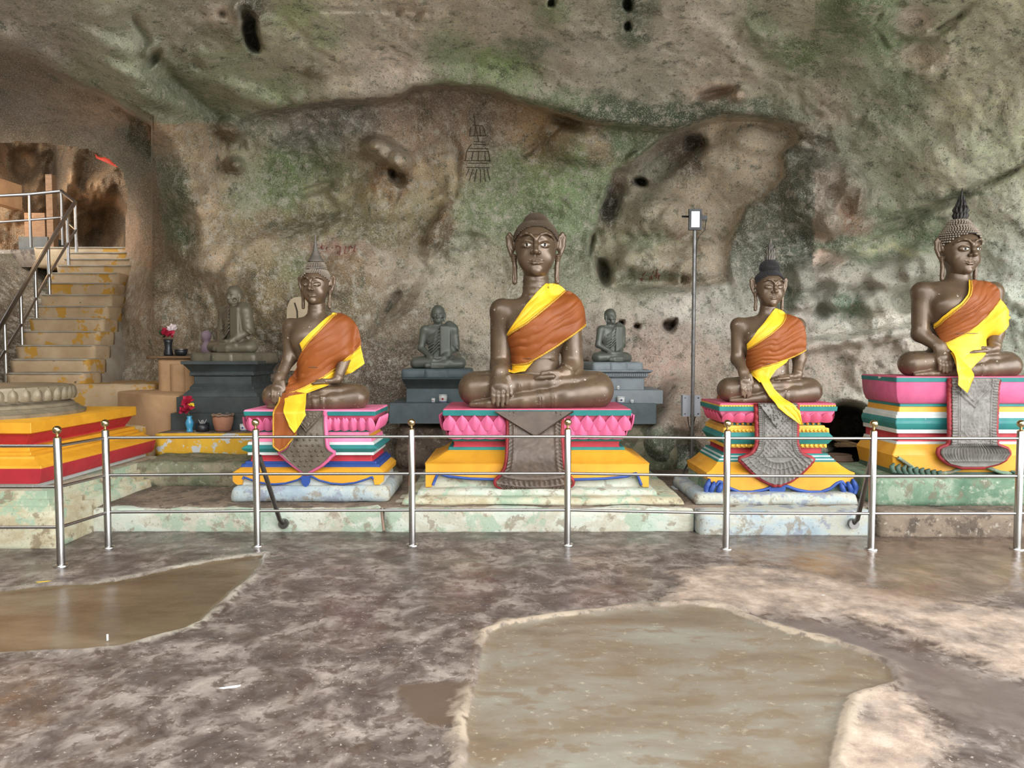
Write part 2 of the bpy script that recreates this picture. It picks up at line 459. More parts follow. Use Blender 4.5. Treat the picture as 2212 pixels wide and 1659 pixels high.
# (u, v, ru, rv, rot, depth change in m, sharpness): plus hollows, minus swells
FEAT = [
 (1425, 467, 66, 58, 0, -0.26, 2), (1462, 472, 36, 34, 0, -0.08, 2), (1394, 563, 60, 36, 8, -0.22, 2), (1512, 566, 64, 44, 0, -0.18, 2),
 (1302, 484, 15, 20, 0, -0.09, 2), (1340, 584, 17, 34, 22, -0.13, 2), (1327, 604, 11, 10, 0, -0.10, 2), (1304, 590, 16, 27, -10, 0.55, 5),
 (1381, 393, 15, 7, 12, 0.35, 4), (1500, 312, 24, 22, 20, 0.22, 3), (1440, 350, 66, 26, -40, 0.18, 3), (1320, 432, 20, 50, 22, 0.16, 3), (1600, 360, 90, 70, 20, -0.14, 2),
 (1278, 530, 6, 26, 8, 0.22, 3), (1468, 590, 14, 22, 15, -0.09, 2), (1476, 602, 6, 9, 0, 0.12, 3), (1524, 520, 24, 26, 0, -0.10, 3),
 (1370, 350, 26, 18, -30, -0.08, 2), (1640, 300, 70, 30, 10, -0.10, 2),
 (1785, 425, 86, 80, 10, -0.26, 3), (1800, 425, 20, 28, 0, 0.10, 3), (1795, 480, 30, 22, 0, -0.12, 3), (1835, 440, 16, 40, 20, 0.12, 3), (1850, 405, 26, 60, -15, -0.10, 3),
 (1732, 604, 46, 30, -10, -0.17, 3), (1832, 592, 60, 40, -6, -0.26, 3), (1925, 600, 48, 36, 0, -0.22, 3), (1985, 570, 40, 40, 0, -0.20, 3),
 (1812, 648, 34, 22, 0, -0.14, 3), (1890, 655, 40, 26, 10, -0.16, 3), (1735, 655, 30, 20, 0, -0.13, 3), (1850, 690, 26, 20, 0, 0.10, 3), (1775, 670, 18, 16, 0, 0.14, 3), (1720, 690, 26, 16, 0, -0.10, 3),
 (1700, 610, 20, 30, 0, 0.14, 3), (1950, 650, 26, 26, 0, 0.10, 3),
 (1442, 699, 13, 13, 0, 0.25, 5), (1454, 694, 5, 9, 20, 0.2, 4), (1342, 698, 5, 5, 0, 0.2, 4), (1376, 704, 7, 5, 0, 0.2, 4), (1260, 785, 9, 5, 0, 0.15, 3),
 (834, 330, 50, 26, 28, -0.30, 3), (868, 352, 26, 26, 0, -0.18, 3), (806, 312, 20, 16, 0, -0.12, 3), (841, 418, 64, 62, 0, -0.16, 3), (858, 384, 20, 12, 40, 0.20, 3), (848, 372, 8, 10, 0, 0.16, 3),
 (944, 500, 20, 64, 24, -0.22, 4), (985, 420, 26, 70, 10, -0.06, 2), (1225, 262, 40, 18, 25, 0.20, 3), (1248, 308, 78, 46, 12, -0.18, 3), (1170, 290, 60, 50, 0, 0.12, 2), (880, 262, 70, 60, 0, 0.10, 2),
 (620, 430, 130, 100, 0, 0.22, 2), (640, 470, 90, 26, -10, 0.10, 2), (506, 358, 20, 15, 0, -0.30, 3), (500, 278, 30, 22, 30, -0.24, 3), (648, 360, 8, 8, 0, 0.03, 4), (715, 402, 6, 6, 0, 0.05, 4), (528, 312, 6, 12, -15, 0.06, 3),
 (690, 405, 40, 10, -20, 0.07, 3), (720, 625, 70, 50, -20, -0.12, 2), (850, 660, 70, 22, -45, 0.12, 3), (900, 680, 90, 80, 0, -0.14, 2), (1000, 700, 60, 80, 0, -0.08, 2), (770, 720, 60, 60, 0, -0.10, 2),
 (565, 640, 30, 60, -20, -0.10, 2), (500, 600, 22, 50, 15, -0.12, 3), (440, 560, 60, 40, 30, -0.14, 2), (310, 560, 30, 90, -6, -0.16, 2), (380, 530, 16, 40, -12, -0.12, 3),
 (540, 62, 17, 48, -14, 0.80, 5), (520, 22, 26, 26, 0, -0.14, 3), (482, 28, 10, 8, 0, 0.10, 4), (678, 155, 15, 13, 0, -0.10, 3), (330, 128, 24, 12, -50, 0.14, 3), (325, 112, 20, 12, -50, -0.12, 3),
 (425, 140, 16, 10, 40, 0.08, 3), (310, 190, 110, 26, 28, -0.16, 2), (420, 205, 100, 22, 32, 0.14, 2), (250, 120, 90, 40, 25, -0.14, 2), (540, 205, 80, 20, 20, -0.10, 2),
 (1355, 10, 9, 15, 0, 0.25, 4), (1356, 56, 8, 9, 0, 0.2, 4), (1190, 6, 9, 8, 0, 0.2, 4), (1545, 200, 36, 10, -14, 0.20, 3), (1600, 205, 18, 14, 0, -0.12, 3), (1975, 45, 34, 26, 10, 0.08, 3),
 (1990, 125, 50, 20, -25, 0.08, 3), (1950, 80, 70, 60, -40, 0.10, 2), (1870, 30, 60, 40, 0, -0.12, 2), (860, 25, 8, 10, 20, 0.06, 4), (905, 32, 8, 14, 30, 0.06, 4),
 (1835, 930, 62, 54, 0, 2.6, 7), (1870, 985, 62, 40, 0, 2.6, 7), (1812, 1000, 40, 30, 0, 1.6, 6), (1475, 880, 50, 60, 0, -0.24, 3), (1440, 940, 40, 60, 20, -0.24, 3), (1520, 930, 30, 50, 0, -0.16, 3), (1390, 930, 50, 50, 0, -0.2, 2),
 (1960, 470, 110, 12, -24, 0.05, 3), (2080, 420, 120, 10, -24, 0.05, 3), (2150, 130, 60, 12, -30, 0.04, 3), (2040, 60, 90, 10, -40, 0.06, 3), (2100, 300, 160, 60, -35, -0.10, 2),
 (1750, 745, 100, 16, -8, -0.12, 2), (1900, 725, 90, 14, -12, -0.12, 2), (1620, 745, 60, 20, 0, -0.06, 2),
 (330, 700, 50, 60, 0, -0.2, 2), (270, 700, 30, 60, 20, -0.1, 2), (345, 600, 30, 40, 0, -0.16, 3), (20, 480, 40, 26, 10, -0.3, 2),
]
def lip_v(u):
    L = np.array(LIP, float)
    return np.interp(u, L[:, 0], L[:, 1])

def cave_depth(u, v):
    D = base_depth(u, v)
    wu = u + 14 * pnoise(np.stack([u / 60, v / 60, 0 * u + 3.1], -1)) + 5 * pnoise(np.stack([u / 17, v / 17, 0 * u + 9], -1))
    wv = v + 14 * pnoise(np.stack([u / 60, v / 60, 0 * u + 7.7], -1)) + 5 * pnoise(np.stack([u / 17, v / 17, 0 * u + 1], -1))
    # overhanging lip of the ceiling
    below = wv * 0.25 + v * 0.75 - lip_v(u)
    amp = np.interp(u, [430, 520, 640, 800, 900, 1100, 1240, 1400, 1560, 1700, 1760], [0, 0.14, 0.32, 0.55, 0.75, 0.75, 0.5, 0.35, 0.35, 0.15, 0])
    D = D + amp * sstep(-4, 16, below) * np.exp(-np.clip(below, 0, None) / 230) - 0.30 * amp * np.exp(-(below + 6) ** 2 / 900) * (below < 8)
    # beige niche on the right of the middle figure
    sdn = poly_sd(NICHE, 0.4 * wu + 0.6 * u, 0.4 * wv + 0.6 * v)
    D = D + 0.30 * sstep(10, -14, sdn)
    # rim of the arch over the stairs
    sda = poly_sd(ARCH, 0.5 * wu + 0.5 * u, 0.5 * wv + 0.5 * v, closed=False)
    A = np.array(ARCH, float)
    va = np.interp(u, A[:7, 0], A[:7, 1])
    under = (v > va) & (u < 330)
    D = D + np.where(under, 0.75 * sstep(0, 16, sda), 0) * np.exp(-sda / 160) - np.where(under, 0, 0.34) * np.exp(-(sda / 40) ** 2)
    for f in FEAT:
        cu, cv, ru, rv = f[:4]; R = max(ru, rv) * 2.6 + 30
        m = (np.abs(u - cu) < R) & (np.abs(v - cv) < R)
        if not m.any(): continue
        e_ = 1.0 if f[6] >= 5 else 0.5
        r = ell(wu[m] * e_ + u[m] * (1 - e_), wv[m] * e_ + v[m] * (1 - e_), f)
        D[m] += (1.75 if abs(f[5]) < 0.45 else 1.1) * f[5] * np.exp(-r ** (f[6] + (1.6 if f[5] < 0 else 0.6)))
    # creases
    for pts, a, w in CREASE:
        d = poly_sd(pts, wu * 0.4 + u * 0.6, wv * 0.4 + v * 0.6, closed=False)
        D = D + 1.2 * a * np.exp(-(d / w) ** 2) * np.clip(0.75 + 1.6 * pnoise(np.stack([u / 45, v / 45, 0 * u + 70], -1)), 0, 1.6)
    q = np.stack([u / 260, v / 260, 0 * u], -1)
    big = fbm(q * 1.0 + 5, 3, 0.5)
    rough = 0.55 + 0.9 * sstep(0.0, 0.3, pnoise(q * 1.3 + 20))
    st = np.stack([(u * 0.86 + v * 0.5) / 150, (-u * 0.5 + v * 0.86) / 60, 0 * u + 4], -1)
    mid = fbm(st, 3, 0.5)
    fine = fbm(np.stack([u / 26, v / 26, 0 * u + 2], -1), 3, 0.55)
    rid = fbm(np.stack([u / 90, v / 70, 0 * u + 8], -1), 3, 0.5, ridge=True)
    D = D + (0.26 * big + 0.11 * mid * rough + 0.050 * fine * rough - 0.10 * rid * rough) * D / 9.0
    # dripstone beard
    bb = np.exp(-ell(u, v, (841, 418, 62, 58, 0)) ** 4)
    D = D + bb * 0.12 * fbm(np.stack([(u + 10 * np.sin(v / 14)) / 15, v / 44, 0 * u], -1), 2, 0.6, ridge=True) * -1
    return D

CREASE = [
 ([(975, 300), (990, 330), (985, 400), (975, 434), (966, 480), (950, 516), (917, 553)], 0.14, 7),
 ([(1130, 330), (1180, 300), (1221, 262)], 0.08, 7), ([(1300, 330), (1250, 352), (1180, 372)], 0.06, 10),
 ([(860, 636), (838, 668), (812, 700), (800, 725)], 0.12, 6), ([(905, 560), (930, 590)], 0.05, 6),
 ([(470, 250), (400, 190), (330, 120), (290, 40)], 0.10, 9), ([(500, 262), (430, 200), (370, 150)], -0.06, 14),
 ([(480, 270), (486, 360), (488, 450), (520, 510)], 0.10, 16), ([(445, 290), (430, 400), (440, 500)], -0.10, 22),
 ([(700, 25), (860, 20), (930, 32)], 0.04, 4), ([(1700, 560), (1790, 545), (1870, 520), (1980, 470), (2212, 360)], 0.06, 5),
 ([(1740, 730), (1840, 712), (1960, 700)], 0.07, 8), ([(1280, 590), (1272, 520), (1298, 452), (1322, 372), (1398, 322), (1450, 288)], -0.08, 9),
 ([(1560, 540), (1572, 600), (1576, 640)], 0.06, 8), ([(600, 800), (640, 740), (700, 700)], 0.08, 8), ([(440, 600), (470, 680), (460, 740)], 0.07, 8),
 ([(1920, 110), (1885, 60), (1905, 25), (1950, 10)], 0.08, 6), ([(1985, 90), (2040, 52), (2080, 30)], 0.06, 4),
]

# rock colours by place (stone, algae and lichen patches; some stains add relief shading): u, v, radius u, radius v, colour
SW = [
 (60,60,110,70,(128,122,110)),(250,60,90,60,(126,128,106)),(420,60,80,60,(126,122,104)),(600,60,70,60,(146,144,116)),(640,30,40,24,(122,136,88)),(750,50,80,50,(172,162,142)),(950,60,90,60,(166,154,136)),
 (700,70,30,40,(118,132,90)),(1150,40,90,50,(156,146,128)),(1190,25,34,26,(100,118,78)),(1300,70,70,60,(146,142,124)),(1360,25,36,50,(56,70,54)),(1362,80,30,18,(60,76,56)),(1500,80,90,60,(164,156,140)),(1700,40,80,50,(146,144,122)),
 (1732,112,60,36,(84,102,64)),(1640,55,30,26,(88,100,70)),(1850,30,50,40,(96,112,80)),(1930,80,60,70,(100,118,84)),(1972,45,30,22,(190,176,162)),(1995,125,46,20,(186,174,154)),(2100,80,80,60,(142,144,118)),(2200,150,80,80,(156,156,130)),
 (80,95,80,30,(126,118,106)),(250,160,80,50,(118,122,96)),(400,190,80,50,(104,110,84)),(480,140,60,50,(118,124,92)),(560,170,70,40,(130,130,104)),(700,150,70,50,(156,146,124)),(600,190,60,24,(112,124,86)),(850,140,80,50,(174,160,144)),
 (965,100,44,40,(100,124,80)),(1090,135,50,24,(112,134,84)),(1030,180,90,22,(116,126,92)),(1250,120,90,50,(156,148,132)),(1160,100,40,14,(90,98,82)),(1400,170,80,50,(146,142,124)),(1550,150,80,50,(156,146,128)),(1545,205,44,16,(176,150,128)),(1700,200,80,40,(136,134,112)),
 (1850,180,60,50,(122,126,102)),(1920,220,60,50,(104,114,88)),(2100,220,90,70,(156,154,126)),(1780,230,50,40,(150,140,124)),
 (60,170,70,40,(104,86,60)),(160,215,60,30,(128,106,76)),(230,240,60,26,(150,116,84)),(320,290,60,40,(150,120,90)),(70,230,80,40,(98,86,74)),(130,285,90,30,(92,82,68)),(250,330,40,40,(86,78,58)),(300,300,30,40,(80,80,64)),
 (400,320,50,40,(150,126,94)),(450,390,40,60,(152,128,98)),(345,350,26,40,(82,84,66)),(375,400,24,50,(84,90,66)),(392,480,26,60,(66,80,52)),(330,470,20,60,(92,74,48)),(300,540,30,60,(128,92,60)),(440,480,30,50,(150,126,94)),
 (550,270,60,30,(114,114,94)),(650,260,70,26,(116,108,98)),(740,265,60,40,(106,100,94)),(680,300,60,26,(108,104,98)),(880,240,70,40,(130,110,94)),(960,210,60,24,(116,100,88)),(1030,270,50,40,(116,102,92)),(1090,260,30,40,(126,104,82)),
 (1150,270,50,40,(150,120,86)),(1200,285,40,40,(128,100,62)),(1180,330,40,40,(134,112,80)),(1255,300,40,30,(120,116,84)),(1290,300,24,40,(138,112,86)),(1220,350,60,30,(98,116,74)),(1350,290,50,30,(92,108,76)),(1420,290,40,20,(104,108,84)),
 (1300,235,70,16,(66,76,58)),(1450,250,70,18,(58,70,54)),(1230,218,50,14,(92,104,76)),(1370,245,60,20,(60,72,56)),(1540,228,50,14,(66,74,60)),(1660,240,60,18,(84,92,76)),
 (530,340,40,50,(136,130,100)),(630,360,60,36,(96,114,68)),(600,410,60,30,(104,118,76)),(540,420,40,50,(128,128,98)),(700,330,40,30,(100,106,80)),(710,420,50,40,(140,132,98)),(780,330,40,40,(142,126,98)),(720,370,40,24,(118,124,88)),(900,290,60,40,(142,116,92)),
 (960,390,40,60,(156,134,102)),(1030,330,40,70,(128,118,98)),(1030,440,60,50,(110,124,84)),(1090,390,50,60,(108,120,80)),(1160,410,50,60,(102,122,76)),(1250,400,50,50,(106,126,82)),(1190,490,60,50,(108,126,88)),(1280,440,26,60,(122,134,100)),(1080,480,50,60,(106,118,82)),
 (560,490,60,26,(130,112,82)),(680,480,80,22,(104,96,64)),(800,490,80,24,(108,100,70)),(880,450,50,40,(140,130,98)),(840,400,60,50,(150,124,88)),(920,500,50,40,(134,116,86)),(1020,530,60,40,(122,124,96)),(1060,560,40,40,(130,120,98)),(830,450,70,24,(138,130,96)),
 (480,570,50,40,(158,134,104)),(560,535,60,26,(150,132,102)),(640,560,40,40,(110,112,76)),(700,535,60,18,(148,116,98)),(740,580,50,30,(128,102,74)),(850,590,60,40,(146,130,108)),(950,580,60,50,(158,146,124)),(1030,610,40,40,(150,138,114)),(740,500,60,14,(126,116,84)),
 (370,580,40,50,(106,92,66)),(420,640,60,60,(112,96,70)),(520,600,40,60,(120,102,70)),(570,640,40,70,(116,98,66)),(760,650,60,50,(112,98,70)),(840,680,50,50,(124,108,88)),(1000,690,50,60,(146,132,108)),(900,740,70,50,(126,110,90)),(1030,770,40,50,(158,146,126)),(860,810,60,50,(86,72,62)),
 (700,760,90,90,(110,92,74)),(450,760,60,60,(106,90,68)),(350,700,60,90,(120,100,74)),(300,660,40,70,(124,96,68)),(260,760,50,70,(128,110,88)),
 (1240,600,40,60,(120,122,98)),(1340,660,50,26,(172,162,142)),(1400,720,70,40,(148,130,116)),(1460,665,60,20,(176,168,154)),(1390,630,60,24,(108,106,84)),(1400,790,80,50,(156,128,112)),(1560,680,40,60,(172,164,150)),(1530,790,60,50,(156,134,116)),(1300,730,60,40,(150,134,120)),(1260,830,60,60,(150,132,116)),
 (1400,890,60,40,(138,122,108)),(1390,950,50,40,(92,104,84)),(1450,980,50,40,(74,88,70)),(1500,900,40,50,(142,118,100)),(1470,860,50,30,(150,126,108)),
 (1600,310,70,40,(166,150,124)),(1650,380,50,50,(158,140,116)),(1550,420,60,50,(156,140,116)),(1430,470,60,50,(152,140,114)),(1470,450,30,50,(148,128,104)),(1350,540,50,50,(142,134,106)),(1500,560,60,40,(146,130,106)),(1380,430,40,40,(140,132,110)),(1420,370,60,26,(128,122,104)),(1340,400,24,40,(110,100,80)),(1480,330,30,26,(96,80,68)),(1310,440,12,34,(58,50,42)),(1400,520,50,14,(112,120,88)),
 (1700,300,26,20,(164,146,122)),(1760,330,50,30,(98,94,84)),(1720,390,24,50,(86,88,76)),(1660,480,40,30,(96,98,82)),(1790,400,40,40,(108,96,84)),(1840,470,24,36,(142,112,90)),(1800,490,30,20,(140,122,104)),(1860,420,24,60,(92,80,70)),(1620,560,40,50,(90,92,80)),(1700,550,70,40,(74,80,68)),(1680,470,36,40,(80,84,72)),
 (1620,640,50,50,(156,154,138)),(1740,600,40,30,(136,134,120)),(1790,560,30,10,(196,172,154)),(1840,600,50,30,(148,142,128)),(1930,590,50,30,(126,124,110)),(1780,650,40,40,(136,134,122)),(1690,640,26,24,(84,98,80)),(1820,650,26,26,(74,98,76)),(1750,700,70,30,(164,156,144)),(1860,715,80,20,(178,172,158)),(1720,760,90,40,(156,138,122)),
 (1900,400,60,50,(132,136,110)),(2050,370,90,60,(158,156,130)),(2150,450,80,80,(160,160,136)),(1930,470,60,30,(116,124,96)),(1980,510,60,20,(104,118,88)),(1860,545,60,22,(82,98,72)),(1900,520,40,10,(150,152,118)),(2200,600,60,90,(156,160,146)),(1840,800,90,50,(156,140,124)),(1960,770,70,40,(166,154,140)),(1880,860,60,26,(158,154,138)),(2180,680,60,60,(150,154,136)),(2140,330,60,50,(150,154,124)),(1860,300,60,50,(116,118,98)),(1940,320,60,40,(128,132,106)),
 (1650,820,50,60,(150,132,116)),(1560,880,40,60,(130,112,96)),(540,50,16,44,(50,46,46)),(545,20,30,14,(86,82,70)),(678,155,16,14,(104,96,72)),(480,28,26,20,(176,166,150)),
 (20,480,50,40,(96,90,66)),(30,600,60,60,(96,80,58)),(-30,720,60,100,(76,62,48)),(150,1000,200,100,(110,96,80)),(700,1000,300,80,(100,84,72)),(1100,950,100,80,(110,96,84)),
 (1468,512,34,9,(112,86,66)),(834,330,30,16,(180,164,140)),(858,385,16,10,(84,60,40)),(818,402,8,30,(122,86,52)),(872,412,8,30,(122,86,52)),(846,432,8,26,(116,82,50)),(956,488,8,28,(92,66,42)),(938,528,13,14,(90,64,40)),(966,450,6,20,(110,80,52)),  # brown stains, darkened under bulges and in hollows to strengthen weak relief shading
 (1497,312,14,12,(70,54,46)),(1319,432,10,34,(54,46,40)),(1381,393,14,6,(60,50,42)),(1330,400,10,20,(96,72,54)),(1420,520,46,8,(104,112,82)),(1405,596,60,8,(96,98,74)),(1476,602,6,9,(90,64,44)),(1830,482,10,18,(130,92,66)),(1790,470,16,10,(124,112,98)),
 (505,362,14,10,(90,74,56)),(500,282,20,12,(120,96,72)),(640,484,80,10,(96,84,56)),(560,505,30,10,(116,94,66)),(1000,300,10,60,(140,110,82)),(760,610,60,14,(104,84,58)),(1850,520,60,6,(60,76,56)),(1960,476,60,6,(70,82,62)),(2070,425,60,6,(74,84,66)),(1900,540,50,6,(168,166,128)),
 (-500,300,300,300,(110,100,84)),(2700,400,400,400,(140,140,120)),(1100,-400,1500,250,(140,138,120)),
]
TUN = [(-900, 60)] + [(-420, 60), (-60, 92), (0, 100), (80, 126), (150, 166), (240, 205), (300, 250), (330, 330), (345, 420), (352, 520), (350, 600), (276, 545), (-330, 620), (-900, 620)]
def region(u, v):
    r = np.where((u > 430) & (u < 1760) & (v < lip_v(u)), 0, 1)
    r = np.where(u >= 1760, 4, r); r = np.where((u <= 430) & (v < 265), 0, r)
    r = np.where(poly_sd(NICHE, u, v) < 0, 2, r)
    r = np.where(poly_sd(TUN, u, v) < 0, 3, r)
    return r

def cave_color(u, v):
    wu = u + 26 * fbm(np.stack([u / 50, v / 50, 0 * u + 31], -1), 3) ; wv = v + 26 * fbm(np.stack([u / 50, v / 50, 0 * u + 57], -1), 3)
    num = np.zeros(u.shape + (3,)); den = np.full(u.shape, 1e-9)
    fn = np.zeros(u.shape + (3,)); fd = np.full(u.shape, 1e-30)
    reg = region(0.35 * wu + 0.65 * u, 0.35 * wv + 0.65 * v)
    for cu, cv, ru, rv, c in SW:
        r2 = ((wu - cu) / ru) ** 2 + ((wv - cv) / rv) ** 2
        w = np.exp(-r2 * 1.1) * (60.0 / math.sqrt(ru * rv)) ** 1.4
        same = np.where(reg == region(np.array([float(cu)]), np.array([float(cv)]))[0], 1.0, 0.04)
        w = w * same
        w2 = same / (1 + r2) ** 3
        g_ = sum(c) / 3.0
        cc = np.array(srgb([g_ + (q - g_) * 0.85 for q in c])[:3]) * np.array([1.95, 1.99, 2.12]) * (1.22 if region(np.array([float(cu)]), np.array([float(cv)]))[0] in (0, 4) else 1.0)  # ceiling and right rock: pale stone, lightened further for weak bounce light
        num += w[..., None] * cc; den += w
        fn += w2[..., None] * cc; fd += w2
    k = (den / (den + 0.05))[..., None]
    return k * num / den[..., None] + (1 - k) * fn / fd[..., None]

def axis(a0, a1, b0, b1, fine, coarse):
    return np.unique(np.round(np.r_[np.arange(a0, b0, coarse), np.arange(b0, b1 + fine, fine), np.arange(b1 + coarse, a1 + coarse, coarse)], 3))

GU = axis(-880, 3080, -48, 2262, 4.2, 38)
GV = axis(-420, 1120, -40, 1060, 4.2, 38)
UU, VV = np.meshgrid(GU, GV, indexing='ij')
DD = cave_depth(UU, VV)
dx, dy, dz = ray(UU, VV)
T = DD / dy
CX, CY, CZ = dx * T, DD, EYE + dz * T

def wall_at(u, v, lift=0.0):
    """point on the rock in direction (u, v)"""
    i = int(np.clip(np.searchsorted(GU, u) - 1, 0, len(GU) - 2)); j = int(np.clip(np.searchsorted(GV, v) - 1, 0, len(GV) - 2))
    a = (u - GU[i]) / (GU[i + 1] - GU[i]); b = (v - GV[j]) / (GV[j + 1] - GV[j])
    D = (DD[i, j] * (1 - a) + DD[i + 1, j] * a) * (1 - b) + (DD[i, j + 1] * (1 - a) + DD[i + 1, j + 1] * a) * b
    return at(u, v, D - lift)

# rock material: stone colour attribute plus mottling, lichen specks, pits and relief
m, nt, b = new_mat('cave_rock'); k = NT(nt); co = k.coord()
base = k.attr('rock_colour').outputs['Color']
n1 = k.noise(co, 2.2, 8, 0.68, 0.3)
n2 = k.noise(co, 9.0, 8, 0.72, 0.0)
n3 = k.noise(co, 34.0, 5, 0.7)
c = k.mix(k.ramp(n1, [(0.30, 0.0), (0.70, 1.0)]), k.mix(1.0, base, (0.64, 0.66, 0.63, 1), 'MULTIPLY'), k.mix(1.0, base, (1.30, 1.27, 1.25, 1), 'MULTIPLY'))
lich = k.attr('lichen').outputs['Fac']
c = k.mix(k.math('MULTIPLY', k.ramp(n2, [(0.50, 0.0), (0.62, 0.75)]), lich), c, srgb(208, 202, 188))
c = k.mix(k.ramp(k.noise(co, 5.5, 8, 0.74, 0.0), [(0.54, 0.0), (0.64, 0.7)]), c, srgb(84, 92, 76))
c = k.mix(k.ramp(n3, [(0.57, 0.0), (0.64, 0.75)]), c, srgb(84, 78, 64))
c = k.mix(k.ramp(k.noise(co, 120, 3, 0.6), [(0.56, 0.0), (0.62, 0.55)]), c, srgb(66, 62, 50))
c = k.mix(k.ramp(k.noise(co, 70, 3, 0.6), [(0.55, 0.0), (0.61, 0.6)]), c, srgb(226, 218, 200))
k.l(c, b.inputs['Base Color'])
b.inputs['Roughness'].default_value = 0.82
b.inputs['Specular IOR Level'].default_value = 0.3
nb = k.bump(n1, 0.5, 0.12)
nb = k.bump(n2, 0.7, 0.05, nb)
nb = k.bump(n3, 0.5, 0.018, nb)
k.l(nb, b.inputs['Normal'])
M['rock'] = m

def build_cave():
    nu, nv = UU.shape
    P = np.stack([CX, CY, CZ], -1)
    # carry the unseen ceiling on, level, ending early so sky light comes from above
    over = []
    for s, yy in enumerate((3.9, 3.7, 3.5)):
        q = P[:, 0, :].copy()
        q[:, 1] = np.minimum(q[:, 1] - 0.2, yy) + 0.25 * pnoise(np.stack([q[:, 0] * 0.6, 0 * q[:, 0] + s, 0 * q[:, 0]], -1))
        q[:, 2] += 0.10 * (3 - s) * 0 + 0.3 * pnoise(np.stack([q[:, 0] * 0.5, 0 * q[:, 0] + s * 0.7, 0 * q[:, 0] + 5], -1))
        over.append(q)
    P2 = np.concatenate([np.stack(over[::-1], 1), P], 1)
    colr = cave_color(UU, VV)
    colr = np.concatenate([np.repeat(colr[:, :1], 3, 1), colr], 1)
    UV = np.concatenate([np.repeat(UU[:, :1], 3, 1), UU], 1); VVV = np.concatenate([np.repeat(VV[:, :1], 3, 1), VV], 1)
    nv2 = nv + 3
    F = grid_faces(nu, nv2)
    fu = UV.ravel()[F].mean(1); fv = VVV.ravel()[F].mean(1)
    keep = poly_sd(HOLE, fu, fv) > 0
    F = F[keep]; fu = fu[keep]; fv = fv[keep]
    pts = P2.reshape(-1, 3)
    # vertex normals over the whole shell so the two objects shade as one rock
    a, b_, c_, d_ = (pts[F[:, i]] for i in range(4))
    fn = np.cross(c_ - a, d_ - b_)
    N = np.zeros_like(pts)
    for i in range(4): np.add.at(N, F[:, i], fn)
    N /= np.linalg.norm(N, axis=1)[:, None] + 1e-12
    flip = (N[:, 1].mean() > 0)
    A_ = np.array(ARCH, float)
    line = np.where(fu < 330, np.interp(fu, A_[:7, 0], A_[:7, 1]), np.where(fu < 440, np.interp(fu, [330, 440], [255, 268]), lip_v(fu)))
    line = np.where(fu > 1700, np.interp(fu, [1700, 2212, 3080], [262, 180, 100]), line)
    is_ceiling = fv < line
    for name, sel in (('wall_back', ~is_ceiling), ('ceiling', is_ceiling)):
        f = F[sel]
        used, inv = np.unique(f.ravel(), return_inverse=True)
        f = inv.reshape(-1, 4)
        if flip: f = f[:, ::-1]
        me = mesh_of(name, pts[used], np.ascontiguousarray(f))
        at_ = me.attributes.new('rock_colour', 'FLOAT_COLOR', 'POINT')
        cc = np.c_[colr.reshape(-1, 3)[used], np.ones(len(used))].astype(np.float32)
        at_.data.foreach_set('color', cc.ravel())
        la = me.attributes.new('lichen', 'FLOAT', 'POINT')
        sd_ = poly_sd(TUN, UV.ravel()[used], VVV.ravel()[used])
        la.data.foreach_set('value', (0.15 + 0.85 * sstep(-20, 70, sd_)).astype(np.float32))
        nn = -N[used] if flip else N[used]
        me.normals_split_custom_set_from_vertices([tuple(q) for q in nn.tolist()])
        o = put(name, me, M['rock'])
        tag(o, 'mottled grey, green and brown rock wall of the cave' if name == 'wall_back' else 'pale mottled rock ceiling of the cave', None, None, 'structure')
build_cave()
# unseen rock wall added left and behind the viewer, leaving sky light from the right
def build_side():
    P = np.array([(-9.6, 9.0), (-8.4, 5.0), (-7.4, 0.0), (-6.0, -3.5), (-3.0, -5.6), (0.0, -6.3), (1.6, -6.6)])
    d = np.r_[0, np.cumsum(np.hypot(*np.diff(P, axis=0).T))]; t = np.linspace(0, d[-1], 120)
    x = np.interp(t, d, P[:, 0]); y = np.interp(t, d, P[:, 1]); z = np.linspace(-0.2, 5.2, 50)
    X = x[:, None] + 0 * z; Y = y[:, None] + 0 * z; Z = z[None] + 0 * X
    n = fbm(np.stack([X * 0.7, Y * 0.7, Z * 0.7], -1), 4)
    lean = 0.35 * np.clip(Z - 2, 0, None)
    V = np.stack([X + 0.6 * n + lean * 0.8, Y + 0.6 * n + lean * 0.5, Z], -1)
    me = mesh_of('wall_left_unseen', V.reshape(-1, 3), np.ascontiguousarray(grid_faces(*X.shape)))
    at_ = me.attributes.new('rock_colour', 'FLOAT_COLOR', 'POINT')
    cc = np.tile(np.array(srgb(140, 134, 116)), (X.size, 1)).astype(np.float32)
    at_.data.foreach_set('color', cc.ravel())
    tag(put('wall_left_unseen', me, M['rock']), 'unseen grey rock wall added on the left to limit the sky light', None, None, 'structure')
build_side()

